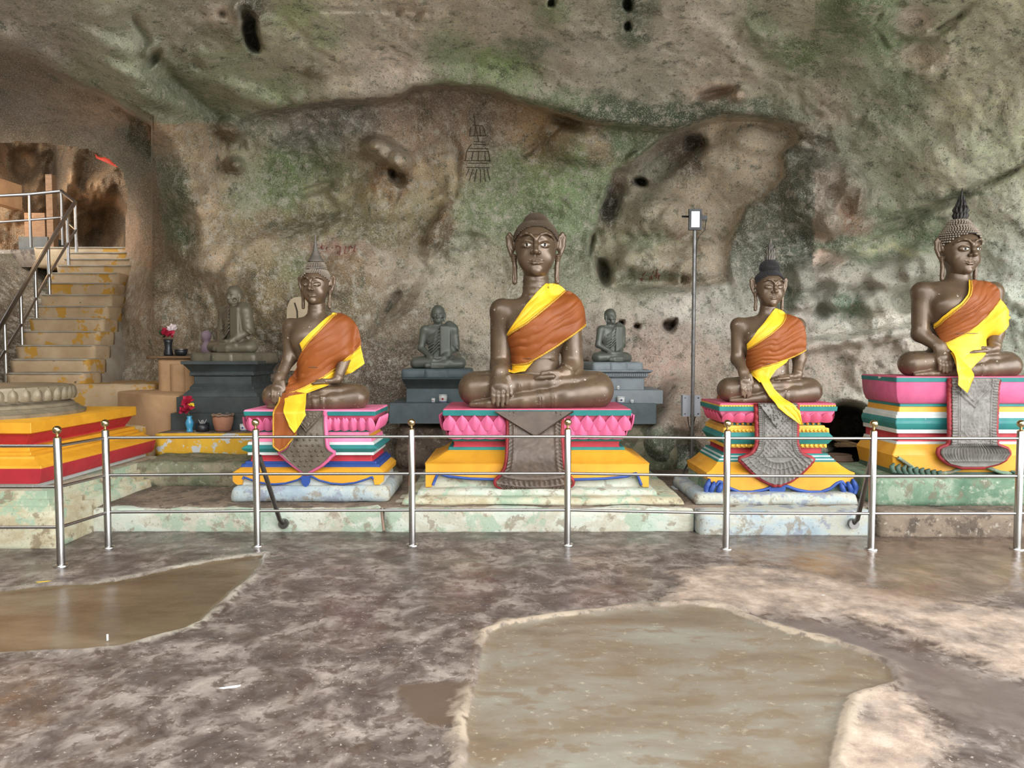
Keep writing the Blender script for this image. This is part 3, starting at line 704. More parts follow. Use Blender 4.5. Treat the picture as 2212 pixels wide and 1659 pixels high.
# inner chamber seen through the arch over the stairs, lit by a warm lamp
def build_chamber():
    u = np.arange(-620, 335, 5.0); v = np.arange(210, 566, 5.0)
    U, V = np.meshgrid(u, v, indexing='ij')
    D = 15.6 + 0.0 * U
    D -= 2.0 * np.exp(-((U + 260) / 130) ** 2) + 1.3 * np.exp(-((U - 300) / 40) ** 2)
    D -= 1.2 * sstep(430, 560, V) * (U < 60)
    for f in [(150, 380, 26, 70, 12, -1.3, 2), (60, 350, 40, 40, 0, 0.9, 2), (205, 400, 34, 60, 25, -0.8, 2), (20, 440, 46, 60, 0, -1.0, 2), (110, 400, 16, 90, 0, 0.8, 2),
              (225, 500, 60, 60, 0, 1.6, 3), (245, 360, 20, 60, 10, -0.7, 2), (-20, 350, 40, 80, 0, -0.9, 2)]:
        D += f[5] * np.exp(-ell(U, V, f) ** f[6])
    D += 0.8 * fbm(np.stack([U / 60, V / 90, 0 * U], -1), 4, 0.55, ridge=True) + 0.5 * fbm(np.stack([U / 110, V / 110, 0 * U + 9], -1), 3)
    dx, dy, dz = ray(U, V); T = D / dy
    P = np.stack([dx * T, D, EYE + dz * T], -1)
    # roof and sides come forward to close the chamber behind the arch
    top = P[:, :1].copy(); top[..., 1] = 11.0
    P = np.concatenate([top, P], 1)
    rt = P[-1:].copy(); rt[..., 1] = 10.9; rt[..., 0] = (352 - 1106.0) / FPX * 10.9; lt = P[:1].copy(); lt[..., 1] = 8.2
    P = np.concatenate([lt, P, rt], 0)
    F = grid_faces(*P.shape[:2])[:, ::-1]
    me = mesh_of('wall_inner', P.reshape(-1, 3), np.ascontiguousarray(F))
    at_ = me.attributes.new('rock_colour', 'FLOAT_COLOR', 'POINT')
    n = P.reshape(-1, 3)
    t = sstep(-0.1, 0.2, fbm(n * 1.2, 3))[:, None]
    cc = np.array(srgb(120, 92, 62)[:3]) * (1 - t) + np.array(srgb(166, 130, 92)[:3]) * t
    at_.data.foreach_set('color', np.c_[cc, np.ones(len(cc))].astype(np.float32).ravel())
    tag(put('wall_inner', me, M['rock']), 'brown rock chamber lit orange beyond the stairs', None, None, 'structure')
build_chamber()
# floor of the landing inside the chamber
mb = MB(); p0 = at(90, 541, 12.6)
mb.box((p0.x - 4.0, p0.y - 0.1, p0.z - 0.3), (p0.x + 2.4, 16.5, p0.z))
tag(mb.build('floor_landing', M['brownstep']), 'brown cement floor of the upper landing', None, None, 'structure')
lamp_d = bpy.data.lights.new('chamber_lamp', 'POINT'); lamp_d.energy = 60; lamp_d.color = (1.0, 0.55, 0.22); lamp_d.shadow_soft_size = 0.15
lamp = bpy.data.objects.new('chamber_lamp', lamp_d); COL.objects.link(lamp); lamp.location = at(-60, 440, 12.8)
lamp2_d = bpy.data.lights.new('stair_lamp', 'POINT'); lamp2_d.energy = 6; lamp2_d.color = (1.0, 0.72, 0.42); lamp2_d.shadow_soft_size = 0.2
lamp2 = bpy.data.objects.new('stair_lamp', lamp2_d); COL.objects.link(lamp2); lamp2.location = at(60, 400, 10.6)

# ------------------------------------------------------------------ floor
FPA = [(-90, 1284), (0, 1276), (120, 1263), (200, 1261), (300, 1245), (360, 1232), (450, 1213), (530, 1203), (572, 1198), (562, 1212), (545, 1240), (500, 1275), (470, 1305), (440, 1335), (400, 1355), (330, 1372), (260, 1392), (150, 1402), (0, 1410), (-90, 1414)]
FPB = [(1000, 1740), (1012, 1530), (1040, 1400), (1060, 1365), (1110, 1345), (1250, 1325), (1400, 1310), (1480, 1307), (1560, 1315), (1640, 1345), (1720, 1370), (1800, 1390), (1860, 1410), (1920, 1440), (1935, 1470), (1880, 1485), (1832, 1500), (1815, 1540), (1800, 1600), (1780, 1740)]
SAND = [(1450, 1235), (1520, 1222), (1640, 1225), (1760, 1240), (1840, 1262), (2000, 1290), (2260, 1330), (2260, 1480), (2120, 1430), (2040, 1405), (1960, 1365), (1850, 1335), (1700, 1330), (1560, 1318), (1440, 1300), (1480, 1265)]
SAND2 = [(1830, 1500), (1900, 1480), (1960, 1500), (2010, 1560), (2040, 1640), (2060, 1740), (1780, 1740), (1800, 1600), (1815, 1540)]
WETR = [(1560, 1190), (1700, 1165), (2260, 1160), (2260, 1260), (2050, 1300), (1930, 1300), (1800, 1250), (1640, 1215)]
WETC = [(860, 1480), (1010, 1470), (1005, 1570), (930, 1560), (860, 1510)]
DARKC = [(1600, 1345), (1720, 1335), (1860, 1370), (1960, 1420), (2260, 1500), (2260, 1600), (2080, 1560), (1960, 1500), (1930, 1440), (1800, 1385)]
def to_ground(poly):
    return [tuple(float(q) for q in ground(u, v)) for u, v in poly]
def build_floor():
    gx = axis(-16, 16, -4.6, 4.6, 0.02, 0.7); gy = axis(-1.3, 14, 2.2, 6.3, 0.02, 0.7)
    X, Y = np.meshgrid(gx, gy, indexing='ij')
    q = np.stack([X, Y, 0 * X], -1)
    wx = X + 0.05 * fbm(q * 3, 3) + 0.02 * pnoise(q * 17); wy = Y + 0.05 * fbm(q * 3 + 40, 3) + 0.02 * pnoise(q * 17 + 9)
    S = {n: poly_sd(to_ground(p), wx * 0.5 + X * 0.5, wy * 0.5 + Y * 0.5) if n in ('pa', 'pb') else poly_sd(to_ground(p), wx, wy)
         for n, p in (('pa', FPA), ('pb', FPB), ('sand', SAND), ('sand2', SAND2), ('wetr', WETR), ('wetc', WETC), ('darkc', DARKC))}
    S['sand'] = np.minimum(S['sand'], S['sand2']); del S['sand2']
    Z = 0.010 * fbm(q * 0.9, 2) + 0.0035 * fbm(q * 3.3, 3)
    Z += -0.016 * sstep(0.03, -0.03, S['pa']) * 1.0 + 0.010 * np.exp(-((S['pa'] - 0.035) / 0.035) ** 2)
    Z += -0.014 * sstep(0.03, -0.03, S['pb']) + 0.012 * np.exp(-((S['pb'] - 0.03) / 0.03) ** 2)
    Z += 0.006 * sstep(0.03, -0.05, S['sand']) * (1 + 0.8 * fbm(q * 14, 2))
    Z += 0.004 * fbm(q * 8, 3) * sstep(0, 0.1, np.minimum(S['pa'], S['pb']))
    far = sstep(6.5, 8, np.abs(X)) + sstep(2.2, 1.0, Y)
    Z *= np.clip(1 - far, 0, 1)
    me = mesh_of('floor', np.stack([X, Y, Z], -1).reshape(-1, 3), np.ascontiguousarray(grid_faces(*X.shape)))
    for n, d in S.items():
        a = me.attributes.new(n, 'FLOAT', 'POINT'); a.data.foreach_set('value', np.clip(d, -2, 2).astype(np.float32).ravel())
    m, nt, b = new_mat('wet_cement_floor'); k = NT(nt); co = k.coord()
    st = k.noise(co, 4.0, 8, 0.66, 0.5)
    fl = k.noise(co, 13.0, 6, 0.66, 0.4)
    base = k.ramp(st, [(0.34, srgb(60, 51, 48)), (0.47, srgb(89, 79, 73)), (0.60, srgb(129, 118, 110)), (0.74, srgb(151, 141, 130))])
    base = k.mix(k.ramp(fl, [(0.50, 0.0), (0.60, 0.8)]), base, srgb(67, 55, 49))
    base = k.mix(k.ramp(k.noise(co, 45, 4, 0.6), [(0.62, 0.0), (0.68, 0.6)]), base, srgb(168, 159, 147))
    # bare brown stains of old puddles
    blot = k.ramp(k.noise(co, 3.1, 7, 0.62, 1.0), [(0.55, 0.0), (0.60, 1.0)])
    base = k.mix(k.math('MULTIPLY', blot, 0.55), base, srgb(72, 58, 48))
    def inside(n, w=0.01, amp=0.05):
        a = k.attr(n).outputs['Fac']
        a = k.math('ADD', a, k.math('MULTIPLY', k.math('SUBTRACT', fl, 0.5), amp))
        return k.maprange(a, w, -w, 0.0, 1.0)
    dk = inside('darkc', 0.05, 0.3)
    base = k.mix(k.math('MULTIPLY', dk, 0.8), base, srgb(89, 79, 75))
    sd = inside('sand', 0.06, 0.35)
    sandc = k.ramp(k.noise(co, 7, 8, 0.7), [(0.34, srgb(120, 104, 92)), (0.48, srgb(146, 128, 112)), (0.62, srgb(168, 150, 134))])
    base = k.mix(k.math('MULTIPLY', sd, k.ramp(k.noise(co, 2.8, 7, 0.65), [(0.36, 0.25), (0.52, 1.0)])), base, sandc)
    wr = inside('wetr', 0.12, 0.4)
    base = k.mix(k.math('MULTIPLY', wr, 0.75), base, k.ramp(st, [(0.35, srgb(91, 72, 56)), (0.65, srgb(120, 98, 79))]))
    wc = inside('wetc', 0.02, 0.2)
    base = k.mix(wc, base, srgb(82, 67, 55))
    for n, w0, c0 in (('pa', 0.045, srgb(159, 151, 137)), ('pb', 0.05, srgb(156, 141, 123))):
        a = k.math('ADD', k.attr(n).outputs['Fac'], k.math('MULTIPLY', k.math('SUBTRACT', fl, 0.5), 0.20))
        rim = k.math('MULTIPLY', k.maprange(a, w0 + 0.035, w0 - 0.02), k.maprange(a, -0.02, 0.012))
        rim = k.math('MULTIPLY', rim, k.ramp(k.noise(co, 1.6, 3), [(0.40, 0.1), (0.56, 1.0)]))
        base = k.mix(rim, base, c0)
    ia = inside('pa', 0.006, 0.03)
    pn = k.noise(co, 2.0, 9, 0.66, 0.25, (0.55, 1.5, 1)); pn2 = k.noise(co, 6.0, 8, 0.68, 0.2, (0.7, 1.3, 1))
    ca = k.ramp(pn, [(0.36, srgb(79, 65, 48)), (0.52, srgb(94, 80, 61)), (0.70, srgb(113, 99, 79))])
    base = k.mix(ia, base, ca)
    ib = inside('pb', 0.006, 0.03)
    cb = k.ramp(pn, [(0.34, srgb(92, 79, 65)), (0.45, srgb(108, 96, 80)), (0.56, srgb(115, 108, 96)), (0.70, srgb(125, 122, 110))])
    cb = k.mix(k.ramp(pn2, [(0.52, 0.0), (0.60, 0.7)]), cb, srgb(103, 86, 67))
    cb = k.mix(k.ramp(k.noise(co, 26, 5, 0.7), [(0.60, 0.0), (0.68, 0.6)]), cb, srgb(158, 149, 130))
    base = k.mix(ib, base, cb)
    k.l(base, b.inputs['Base Color'])
    wet = k.ramp(k.noise(co, 1.7, 6, 0.6, 0.8), [(0.36, 0.20), (0.52, 0.42), (0.64, 0.58)])
    r = k.mix(ia, wet, (0.20, 0.20, 0.20, 1))
    r = k.mix(ib, r, (0.40, 0.40, 0.40, 1))
    r = k.mix(k.math('MULTIPLY', wr, 0.9), r, (0.16, 0.16, 0.16, 1))
    r = k.mix(k.math('MULTIPLY', sd, 0.8), r, (0.75, 0.75, 0.75, 1))
    r = k.mix(dk, r, (0.34, 0.34, 0.34, 1))
    k.l(r, b.inputs['Roughness'])
    nb = k.bump(k.noise(co, 22, 6, 0.62), 0.35, 0.006)
    nb = k.bump(k.math('MULTIPLY', k.noise(co, 90, 3, 0.6), k.math('ADD', sd, 0.2)), 0.5, 0.004, nb)
    k.l(nb, b.inputs['Normal'])
    o = put('floor', me, m)
    tag(o, 'wet stained cement floor of the cave', None, None, 'structure')
build_floor()

mb = MB(); mb.box((-16, -18, -0.3), (16, -1.2, -0.004))  # unseen pale slab added behind the viewer, throws light up to the ceiling
tag(mb.build('floor_bounce', pmat('pale_bounce_cement', (206, 200, 188), (186, 180, 168), 0.8)), 'unseen pale cement ground added to bounce light onto the ceiling', None, None, 'structure')
# ------------------------------------------------------------------ built-up cement: terrace, plinths, steps
def rough_mesh(lo, hi, res=0.06, amp=0.01, rnd=0.02, freq=5.0, taper=0.0):
    lo = np.array(lo, float); hi = np.array(hi, float); n = np.maximum(2, np.ceil((hi - lo) / res).astype(int)) + 1
    n = np.minimum(n, 60)
    V = []; F = []; base = 0
    for ax in range(3):
        a, b = [(1, 2), (2, 0), (0, 1)][ax]
        for side in (0, 1):
            s, t = np.meshgrid(np.linspace(0, 1, n[a]), np.linspace(0, 1, n[b]), indexing='ij')
            p = np.zeros(s.shape + (3,)); p[..., a] = s; p[..., b] = t; p[..., ax] = side
            f = grid_faces(*s.shape) + base
            if side == 0: f = f[:, ::-1]
            V.append(p.reshape(-1, 3)); F.append(f); base += p.size // 3
    V = np.concatenate(V); F = np.concatenate(F)
    q = lo + V * (hi - lo)
    c = (lo + hi) / 2; h = (hi - lo) / 2
    r = min(rnd, h.min() * 0.9)
    d = q - c
    inner = np.clip(d, -(h - r), h - r); e = d - inner
    L = np.linalg.norm(e, axis=1)[:, None]
    q = c + inner + np.where(L > 1e-9, e / np.maximum(L, 1e-9) * np.minimum(L, r), 0)
    if taper:
        tz = (q[:, 2] - lo[2]) / (hi[2] - lo[2])
        q[:, 1] += taper * tz; q[:, 0] += np.sign(c[0] - q[:, 0]) * taper * tz
    dv = np.stack([fbm(q * freq + 3.3 * i, 3) for i in range(3)], -1) * amp
    q = q + dv
    key = np.round((lo + V * (hi - lo)) * 1e5).astype(np.int64)
    _, idx, inv = np.unique(key, axis=0, return_index=True, return_inverse=True)
    return mesh_of('rough_block', q[idx], np.ascontiguousarray(inv.ravel()[F]))

def rough(name, lo, hi, m, parent=None, res=0.06, amp=0.01, rnd=0.02, freq=5.0, taper=0.0):
    me = rough_mesh(lo, hi, res, amp, rnd, freq, taper)
    me.name = name
    return put(name, me, m, parent)

ter = thing('cement_terrace', 'low limewashed cement terrace under the four big seated figures', 'terrace')
for x0, x1, yf, zt, mm in ((-3.70, -1.10, 6.04, 0.195, M['mint']), (-1.09, 1.55, 6.04, 0.195, M['mint']), (1.56, 3.04, 5.93, 0.198, M['mint_blue']), (3.05, 6.4, 5.88, 0.205, M['brownstep'])):
    rough('terrace_block', (x0, yf, -0.04), (x1, 8.6, zt), mm, ter, 0.07, 0.016, 0.025, 3.0)
rough('trodden_top', (-3.68, 6.10, 0.14), (6.3, 8.6, 0.202), M['brownstep'], ter, 0.1, 0.012, 0.02, 2.0)
sk = MB().tube([at(823, 1097, 6.02), at(826, 1120, 6.0), at(829, 1146, 5.99)], [0.008, 0.011, 0.012], 8)
tag(sk.build('bamboo_stick', M['clay'], smooth=True), 'short thin stick leaning at the joint of the terrace front', 'stick')

pl = thing('plinth', 'pale blue rounded plinth under the small left figure', 'plinth')
rough('plinth_block', (xat(487, 6.26), 6.26, 0.199), (xat(840, 6.26), 7.1, 0.345), M['mint_blue'], pl, 0.05, 0.012, 0.05, 4.0, 0.015)
pl = thing('plinth', 'wide stepped green and cream plinth under the largest figure', 'plinth')
rough('plinth_block', (xat(862, 6.15), 6.15, 0.199), (xat(1486, 6.15), 7.8, 0.262), M['platform_wash'], pl, 0.05, 0.014, 0.02, 3.0, 0.03)
rough('plinth_step', (xat(896, 6.27), 6.27, 0.25), (xat(1426, 6.27), 7.7, 0.312), M['mint'], pl, 0.05, 0.010, 0.02, 4.0, 0.02)
pl = thing('plinth', 'mottled green and blue grey plinth under the thin-spired right figure', 'plinth')
rough('plinth_block', (xat(1506, 6.17), 6.17, 0.199), (xat(1864, 6.17), 7.1, 0.292), M['mint_blue'], pl, 0.05, 0.014, 0.02, 4.0, 0.02)
pl = thing('plinth', 'dark green limewashed plinth under the rightmost figure', 'plinth')
rough('plinth_block', (xat(1898, 6.12), 6.12, 0.199), (5.6, 7.08, 0.436), M['green_wash'], pl, 0.05, 0.014, 0.02, 4.0, 0.015)

def ublock(name, label, u0, u1, vt, zb, Y, depth, m, amp=0.015, rnd=0.03, cat='step', group=None):
    z = zat(vt, Y)
    o = rough(name, (xat(u0, Y), Y, zb), (xat(u1, Y), Y + depth, z), m, None, 0.07, amp, rnd, 3.5)
    return tag(o, label, cat, group)
ublock('cement_step', 'mossy cement step left of the small figure', 268, 530, 1000, 0.18, 7.0, 1.2, M['mossstep'], 0.03, 0.05)
ublock('offering_ledge', 'flaking yellow painted ledge carrying the offering pots', 330, 640, 936, 0.40, 7.65, 1.6, M['yellow_worn'], 0.008, 0.015, 'ledge')
ledge = bpy.data.objects['offering_ledge']
rough('trodden_top', (xat(332, 7.65), 7.68, 0.5), (xat(640, 7.65), 9.2, zat(936, 7.65) + 0.003), M['brownstep'], ledge, 0.08, 0.006, 0.01, 3)
ublock('cement_step', 'lowest cream step left of the yellow ledge', 225, 332, 966, 0.15, 7.75, 0.7, M['step'], 0.02, 0.03)
ublock('cement_step', 'second cream step curving up toward the stairs', 205, 330, 921, 0.15, 8.1, 0.7, M['step'], 0.02, 0.03)
ublock('cement_step', 'third short cream step below the peach wall', 190, 288, 890, 0.15, 8.45, 0.7, M['step'], 0.02, 0.03)
ublock('landing_block', 'cream landing block stained ochre at the foot of the stairs', 60, 330, 830, 0.15, 8.85, 1.2, M['step'], 0.02, 0.03, 'landing')
# curved peach retaining wall
mb = MB(); rgs = []
for k_ in range(15):
    t = k_ / 14; u = 252 + (384 - 252) * t
    Y = 8.05 + 0.45 * (1 - math.sin(min(1, t * 1.6) * math.pi / 2))
    p = at(u, 846 + 8 * t, Y); x = p.x
    rgs.append([(x, Y, 0.15), (x, Y + 0.02, p.z - 0.015), (x, Y + 0.05, p.z), (x + 0.02, 9.2, p.z), (x + 0.02, 9.2, 0.15)])
mb.rings(rgs)
tag(mb.build('retaining_wall', M['beige_stone'], angle=40), 'curved peach plaster retaining wall beside the dark stone altar', 'wall')

# ------------------------------------------------------------------ stairs
VB = [832, 806, 776, 746, 716, 688, 662, 637, 612, 590, 574, 560, 546, 535]
LR = [(22, 177), (30, 189), (44, 201), (58, 212), (75, 222), (87, 233), (100, 241), (114, 243), (122, 258), (136, 288), (150, 287), (160, 281), (88, 277)]
stairs = thing('staircase', 'cream plastered staircase rising to the arch on the left', 'stairs')
SY = lambda v: float(np.interp(v, VB[::-1], [9.0 + 0.27 * i for i in range(14)][::-1]))
rgs = []
for i in range(13):
    Y = 9.0 + 0.27 * i; zt = zat(VB[i + 1], Y); zb = zat(VB[i], Y)
    rough('stair_step', (xat(LR[i][0], Y), Y, zb - 0.25), (xat(LR[i][1], Y), Y + 0.42, zt), M['step'], stairs, 0.07, 0.010, 0.015, 5.0, -0.04)
    rough('tread', (xat(LR[i][0], Y) - 0.01, Y - 0.05, zt - 0.018), (xat(LR[i][1], Y) + 0.015, Y + 0.36, zt + 0.008), M['step_side'], stairs, 0.08, 0.004, 0.008, 5.0)
    x = xat(LR[i][1], Y) - 0.03; Yb = Y + 0.05
    rgs.append([(x - 0.5, Yb, zt - 0.95), (x + 0.03, Yb, zt - 0.24), (x + 0.12, Yb, zt - 0.34), (x + 0.24, Yb, zt - 0.55), (x + 0.34, Yb, zt - 1.5), (x - 0.5, Yb, zt - 1.6)])
MB().rings(rgs[:10]).build('stringer', M['step_side'], stairs, angle=40)

def tube_obj(name, pts, r, m, parent=None, n=12):
    return MB().tube(pts, r, n).build(name, m, parent, angle=50)
rl = thing('stair_railing', 'steel handrail climbing the cream staircase', 'railing')
tops = []; mids = []
for u, vt, vb_ in ((14, 691, 829), (49, 631, 775), (80, 577, 715), (108, 530, 661), (149, 463, 591), (166, 437, 561)):
    Y = SY(vb_) + 0.12
    p0 = at(u, vb_, Y); p1 = at(u, vt, Y); p1.x = p0.x
    tube_obj('post', [p0, p1], 0.024, M['steel'], rl); tops.append(p1); mids.append(p0.lerp(p1, 0.52))
for u, vt, vb_ in ((136, 413, 530), (67, 420, 535)):
    p0 = at(u, vb_, 12.75); p1 = at(u, vt, 12.75); p1.x = p0.x
    tube_obj('post', [p0, p1], 0.024, M['steel_dark'], rl); tops.append(p1); mids.append(p0.lerp(p1, 0.52))
ext = tops[0] + (tops[0] - tops[1]) * 1.0; exm = mids[0] + (mids[0] - mids[1]) * 1.0
tube_obj('handrail', [ext] + tops[:6], 0.03, M['steel_dark'], rl)
tube_obj('mid_rail', [exm] + mids[:6], 0.02, M['steel_dark'], rl)
far = at(-60, 426, 12.75); farm = at(-60, 484, 12.75)
tube_obj('handrail', [tops[5], tops[6]], 0.03, M['steel_dark'], rl)
tube_obj('handrail', [tops[6], tops[7], far], 0.03, M['steel_dark'], rl)
tube_obj('mid_rail', [mids[5], mids[6], mids[7], farm], 0.02, M['steel_dark'], rl)
# a few things inside the chamber
mb = MB().box(at(-30, 438, 13.6), at(24, 393, 14.0) + Vector((0, 0.3, 0)))
tag(mb.build('donation_box', M['beige_stone']), 'pale box standing in the lit chamber beyond the stairs', 'box')
p = at(84, 540, 13.4)
sa = thing('small_altar', 'small gilt carved altar in the lit chamber', 'altar', (p.x, 13.5, p.z))
MB().box((-0.32, 0, 0.25), (0.06, 0.4, 0.70)).build('altar_body', M['wood'], sa)
MB().box((-0.40, -0.06, 0), (0.14, 0.46, 0.25)).build('altar_base', M['darkstone'], sa)
MB().box((0.12, -0.04, 0), (0.24, 0.1, 1.4)).build('post', M['wood'], sa)
mb = MB(); rg = []
for k_ in range(9):
    t = k_ / 8; p = at(205 + 50 * t, 332 + 22 * t + 3 * math.sin(t * 9), 14.1); q = at(208 + 46 * t, 342 + 20 * t, 14.05)
    rg.append([p, p + Vector((0, 0.02, 0)), q + Vector((0, 0.02, 0)), q])
mb.rings(rg)
tag(mb.build('hanging_cloth', M['redcloth'], smooth=True), 'red cloth hanging under the rock of the inner chamber', 'cloth')

# ------------------------------------------------------------------ guard railing
gr = thing('guard_railing', 'low stainless steel barrier with ball-topped posts in front of the figures', 'railing')
POSTS = [(-3.235, 5.08), (-3.16, 5.55), (-2.01, 5.60), (-0.79, 5.62), (0.44, 5.63), (1.665, 5.52), (2.79, 5.51), (3.925, 5.51)]
RZ = (0.865, 0.572, 0.280)
ball_me = mesh_of('ball_cap', *[(lambda b_: (b_.v, b_.f))(MB().lathe([(0.030 * math.sin(a * math.pi / 14) if 0 < a < 14 else 0.001, 0.030 - 0.030 * math.cos(a * math.pi / 14)) for a in range(15)], 20))][0])
neck_prof = [(0.024, -0.012), (0.024, 0), (0.009, 0.008), (0.009, 0.026), (0.014, 0.03)]
neck_me = mesh_of('cap_neck', *[(lambda b_: (b_.v, b_.f))(MB().lathe(neck_prof, 16))][0])
fl_me = mesh_of('base_flange', *[(lambda b_: (b_.v, b_.f))(MB().lathe([(0.05, -0.012), (0.05, 0.003), (0.046, 0.010), (0.03, 0.014)], 24))][0])
post_me = mesh_of('post', *[(lambda b_: (b_.v, b_.f))(MB().lathe([(0.0265, -0.02), (0.0265, 0.918), (0.024, 0.921)], 20))][0])
for me_ in (post_me, fl_me, neck_me): me_.set_sharp_from_angle(angle=math.radians(40))
for x, y in POSTS:
    p = put('post', post_me, M['steel'], gr, (x, y, 0))
    put('base_flange', fl_me, M['steel'], p, (0, 0, 0))
    put('cap_neck', neck_me, M['gold_ball'], p, (0, 0, 0.925))
    put('ball_cap', ball_me, M['gold_ball'], p, (0, 0, 0.948))
runs = [((-5.4, 5.05), POSTS[0])] + [(POSTS[i], POSTS[i + 1]) for i in range(7)] + [(POSTS[7], (5.3, 5.5))]
for a, b_ in runs:
    for z in RZ:
        tube_obj('rail', [(a[0], a[1], z), (b_[0], b_[1], z)], 0.0115, M['steel'], gr, 12)
for (u0, v0, Y0), (u1, v1, Y1), s in (((560, 985, 5.62), (604, 1122, 5.97), 1), ((1884, 985, 5.53), (1852, 1122, 5.86), -1)):
    a = at(u0, v0, Y0); b_ = at(u1, v1, Y1)
    e = at(u1 + 9 * s, v1 + 9, Y1 + 0.05)
    br = tube_obj('brace', [a, a.lerp(b_, 0.5), b_, b_ + Vector((0.006 * s, 0.02, -0.018)), e], 0.019, M['steel_dark'], gr, 14)
    bm_ = MB().tube([e + Vector((0, -0.02, 0)), e + Vector((0, 0.015, 0))], 0.042, 18)
    bm_.build('wall_flange', M['steel_dark'], br, angle=40)

# ------------------------------------------------------------------ banded pedestals
def rect_ring(hw, y0, y1, z, cx=0.0, ch=0.0):
    if ch <= 0: ch = 0.004
    return [(cx - hw + ch, y0, z), (cx + hw - ch, y0, z), (cx + hw, y0 + ch, z), (cx + hw, y1 - ch, z), (cx + hw - ch, y1, z), (cx - hw + ch, y1, z), (cx - hw, y1 - ch, z), (cx - hw, y0 + ch, z)]

def band(name, prof, m, parent, back, cx=0.0, ch=0.006, angle=30):
    """prof: list of (half width, front y, z) from bottom to top, in the parent's frame"""
    mb = MB(); mb.rings([rect_ring(hw, y0, back, z, cx, ch) for hw, y0, z in prof])
    return mb.build(name, m, parent, angle=angle)

def soft(h0, y0, z0, h1, y1, z1, n=6, bulge=0.0):
    """profile between two levels, bulging out (+) or hollow (-)"""
    out = []
    for i in range(n + 1):
        t = i / n; b_ = bulge * math.sin(math.pi * t)
        out.append((h0 + (h1 - h0) * t + b_, y0 + (y1 - y0) * t - b_, z0 + (z1 - z0) * t))
    return out

# big red and yellow pedestal at the left edge, with a bronze lotus seat on it
pf = thing('red_yellow_pedestal', 'large red and yellow banded pedestal cut by the left edge', 'pedestal', (-4.95, 5.5, 0))
def lband(name, lv, m):
    # lv: (right X, front Y, z)
    mb = MB(); mb.rings([[(-6.6 + 4.95, y - 5.5, z), (x + 4.95 - 0.004, y - 5.5, z), (x + 4.95, y - 5.5 + 0.004, z), (x + 4.95, 2.0, z), (-6.6 + 4.95, 2.0, z)] for x, y, z in lv])
    return mb.build(name, m, pf, angle=30)
rough('platform_base', (-1.75, 0.03, -0.04), (-3.56 + 4.95, 2.1, 0.285), M['platform_wash'], pf, 0.07, 0.016, 0.02, 3.0)
lband('base_moulding', [(-3.62, 5.58, 0.26), (-3.62, 5.58, 0.315), (-3.655, 5.61, 0.32), (-3.655, 5.61, 0.365), (-3.69, 5.64, 0.37), (-3.69, 5.64, 0.43)], M['platform_wash'])
lband('white_skirt', [(-3.85, 5.76, 0.42), (-3.85, 5.76, 0.50)], M['white'])
lband('red_band', [(-3.79, 5.70, 0.475), (-3.77, 5.69, 0.50), (-3.74, 5.66, 0.605)], M['red'])
lband('yellow_band', [(-3.74, 5.66, 0.603), (-3.745, 5.665, 0.622), (-3.86, 5.76, 0.665), (-3.87, 5.77, 0.685), (-3.92, 5.81, 0.69), (-3.92, 5.81, 0.712), (-3.96, 5.85, 0.715), (-3.96, 5.85, 0.745)], M['yellow'])
lband('red_band', [(-4.06, 5.96, 0.74), (-4.06, 5.96, 0.755), (-4.02, 5.92, 0.80), (-3.98, 5.89, 0.858)], M['red'])
lband('yellow_band', [(-3.96, 5.87, 0.855), (-3.94, 5.85, 0.865), (-3.94, 5.85, 0.950), (-3.95, 5.86, 0.955)], M['yellow'])
# white scroll on the lower red band
mb = MB().tube([(-4.95 + 4.95 + 0.1 + 0.02 * k_, 0.155 + 0.0 * k_, 0.500 + 0.05 * math.exp(-(k_ - 30) ** 2 / 60.0)) for k_ in range(0, 36)], 0.014, 6)
mb.build('scroll', M['white'], pf, smooth=True)
lo = thing('lotus_seat', 'olive bronze round lotus seat on the red and yellow pedestal', 'lotus seat', (-4.80, 6.62, 0.955))
MB().lathe([(0.74, 0), (0.745, 0.03), (0.70, 0.05), (0.68, 0.07), (0.66, 0.075), (0.645, 0.10), (0.60, 0.12), (0.60, 0.13)], 72).build('lower_moulding', M['lotus_bronze'], lo, angle=30)
MB().lathe([(0.58, 0.12), (0.60, 0.13), (0.63, 0.17), (0.64, 0.21), (0.63, 0.25), (0.615, 0.262), (0.60, 0.265), (0.58, 0.268)], 72).build('upper_moulding', M['lotus_bronze'], lo, angle=30)

def petal_mesh(name, w, h, bul, point=0.6, ny=6, nx=6, rib=0.0):
    """pointed petal in the xz plane, swelling to -y, point up at z = h"""
    V = []; 
    for j in range(ny + 1):
        t = j / ny
        hw = w / 2 * (math.sin(math.pi * (0.28 + 0.72 * t)) ** point if t < 1 else 0.0)
        hw = max(hw, w * 0.012)
        for i in range(nx + 1):
            s = i / nx * 2 - 1
            y = -bul * (1 - s * s) * (0.35 + 0.65 * math.sin(math.pi * min(1, 0.15 + 0.8 * t))) - rib * math.exp(-(s / 0.16) ** 2)
            V.append((s * hw, y, t * h))
    n = len(V)
    V += [(x, 0.004, z) for x, y, z in V]
    F = grid_faces(ny + 1, nx + 1)
    F = np.concatenate([F, F[:, ::-1] + n])
    return mesh_of(name, V, np.ascontiguousarray(F))
lp = petal_mesh('petal', 0.105, 0.115, 0.03, 0.5, 5, 4, 0.006)
for k_ in range(40):
    a = -math.pi * 0.98 + k_ / 40 * math.pi * 2
    put('petal', lp, M['lotus_bronze'], lo, (0.628 * math.cos(a), 0.628 * math.sin(a), 0.135), (math.radians(4), 0, a + math.pi / 2))
for k_ in range(40):
    a = -math.pi * 0.98 + (k_ + 0.5) / 40 * math.pi * 2
    put('petal', lp, M['lotus_bronze'], lo, (0.636 * math.cos(a), 0.636 * math.sin(a), 0.258), (math.radians(180), 0, a + math.pi / 2))
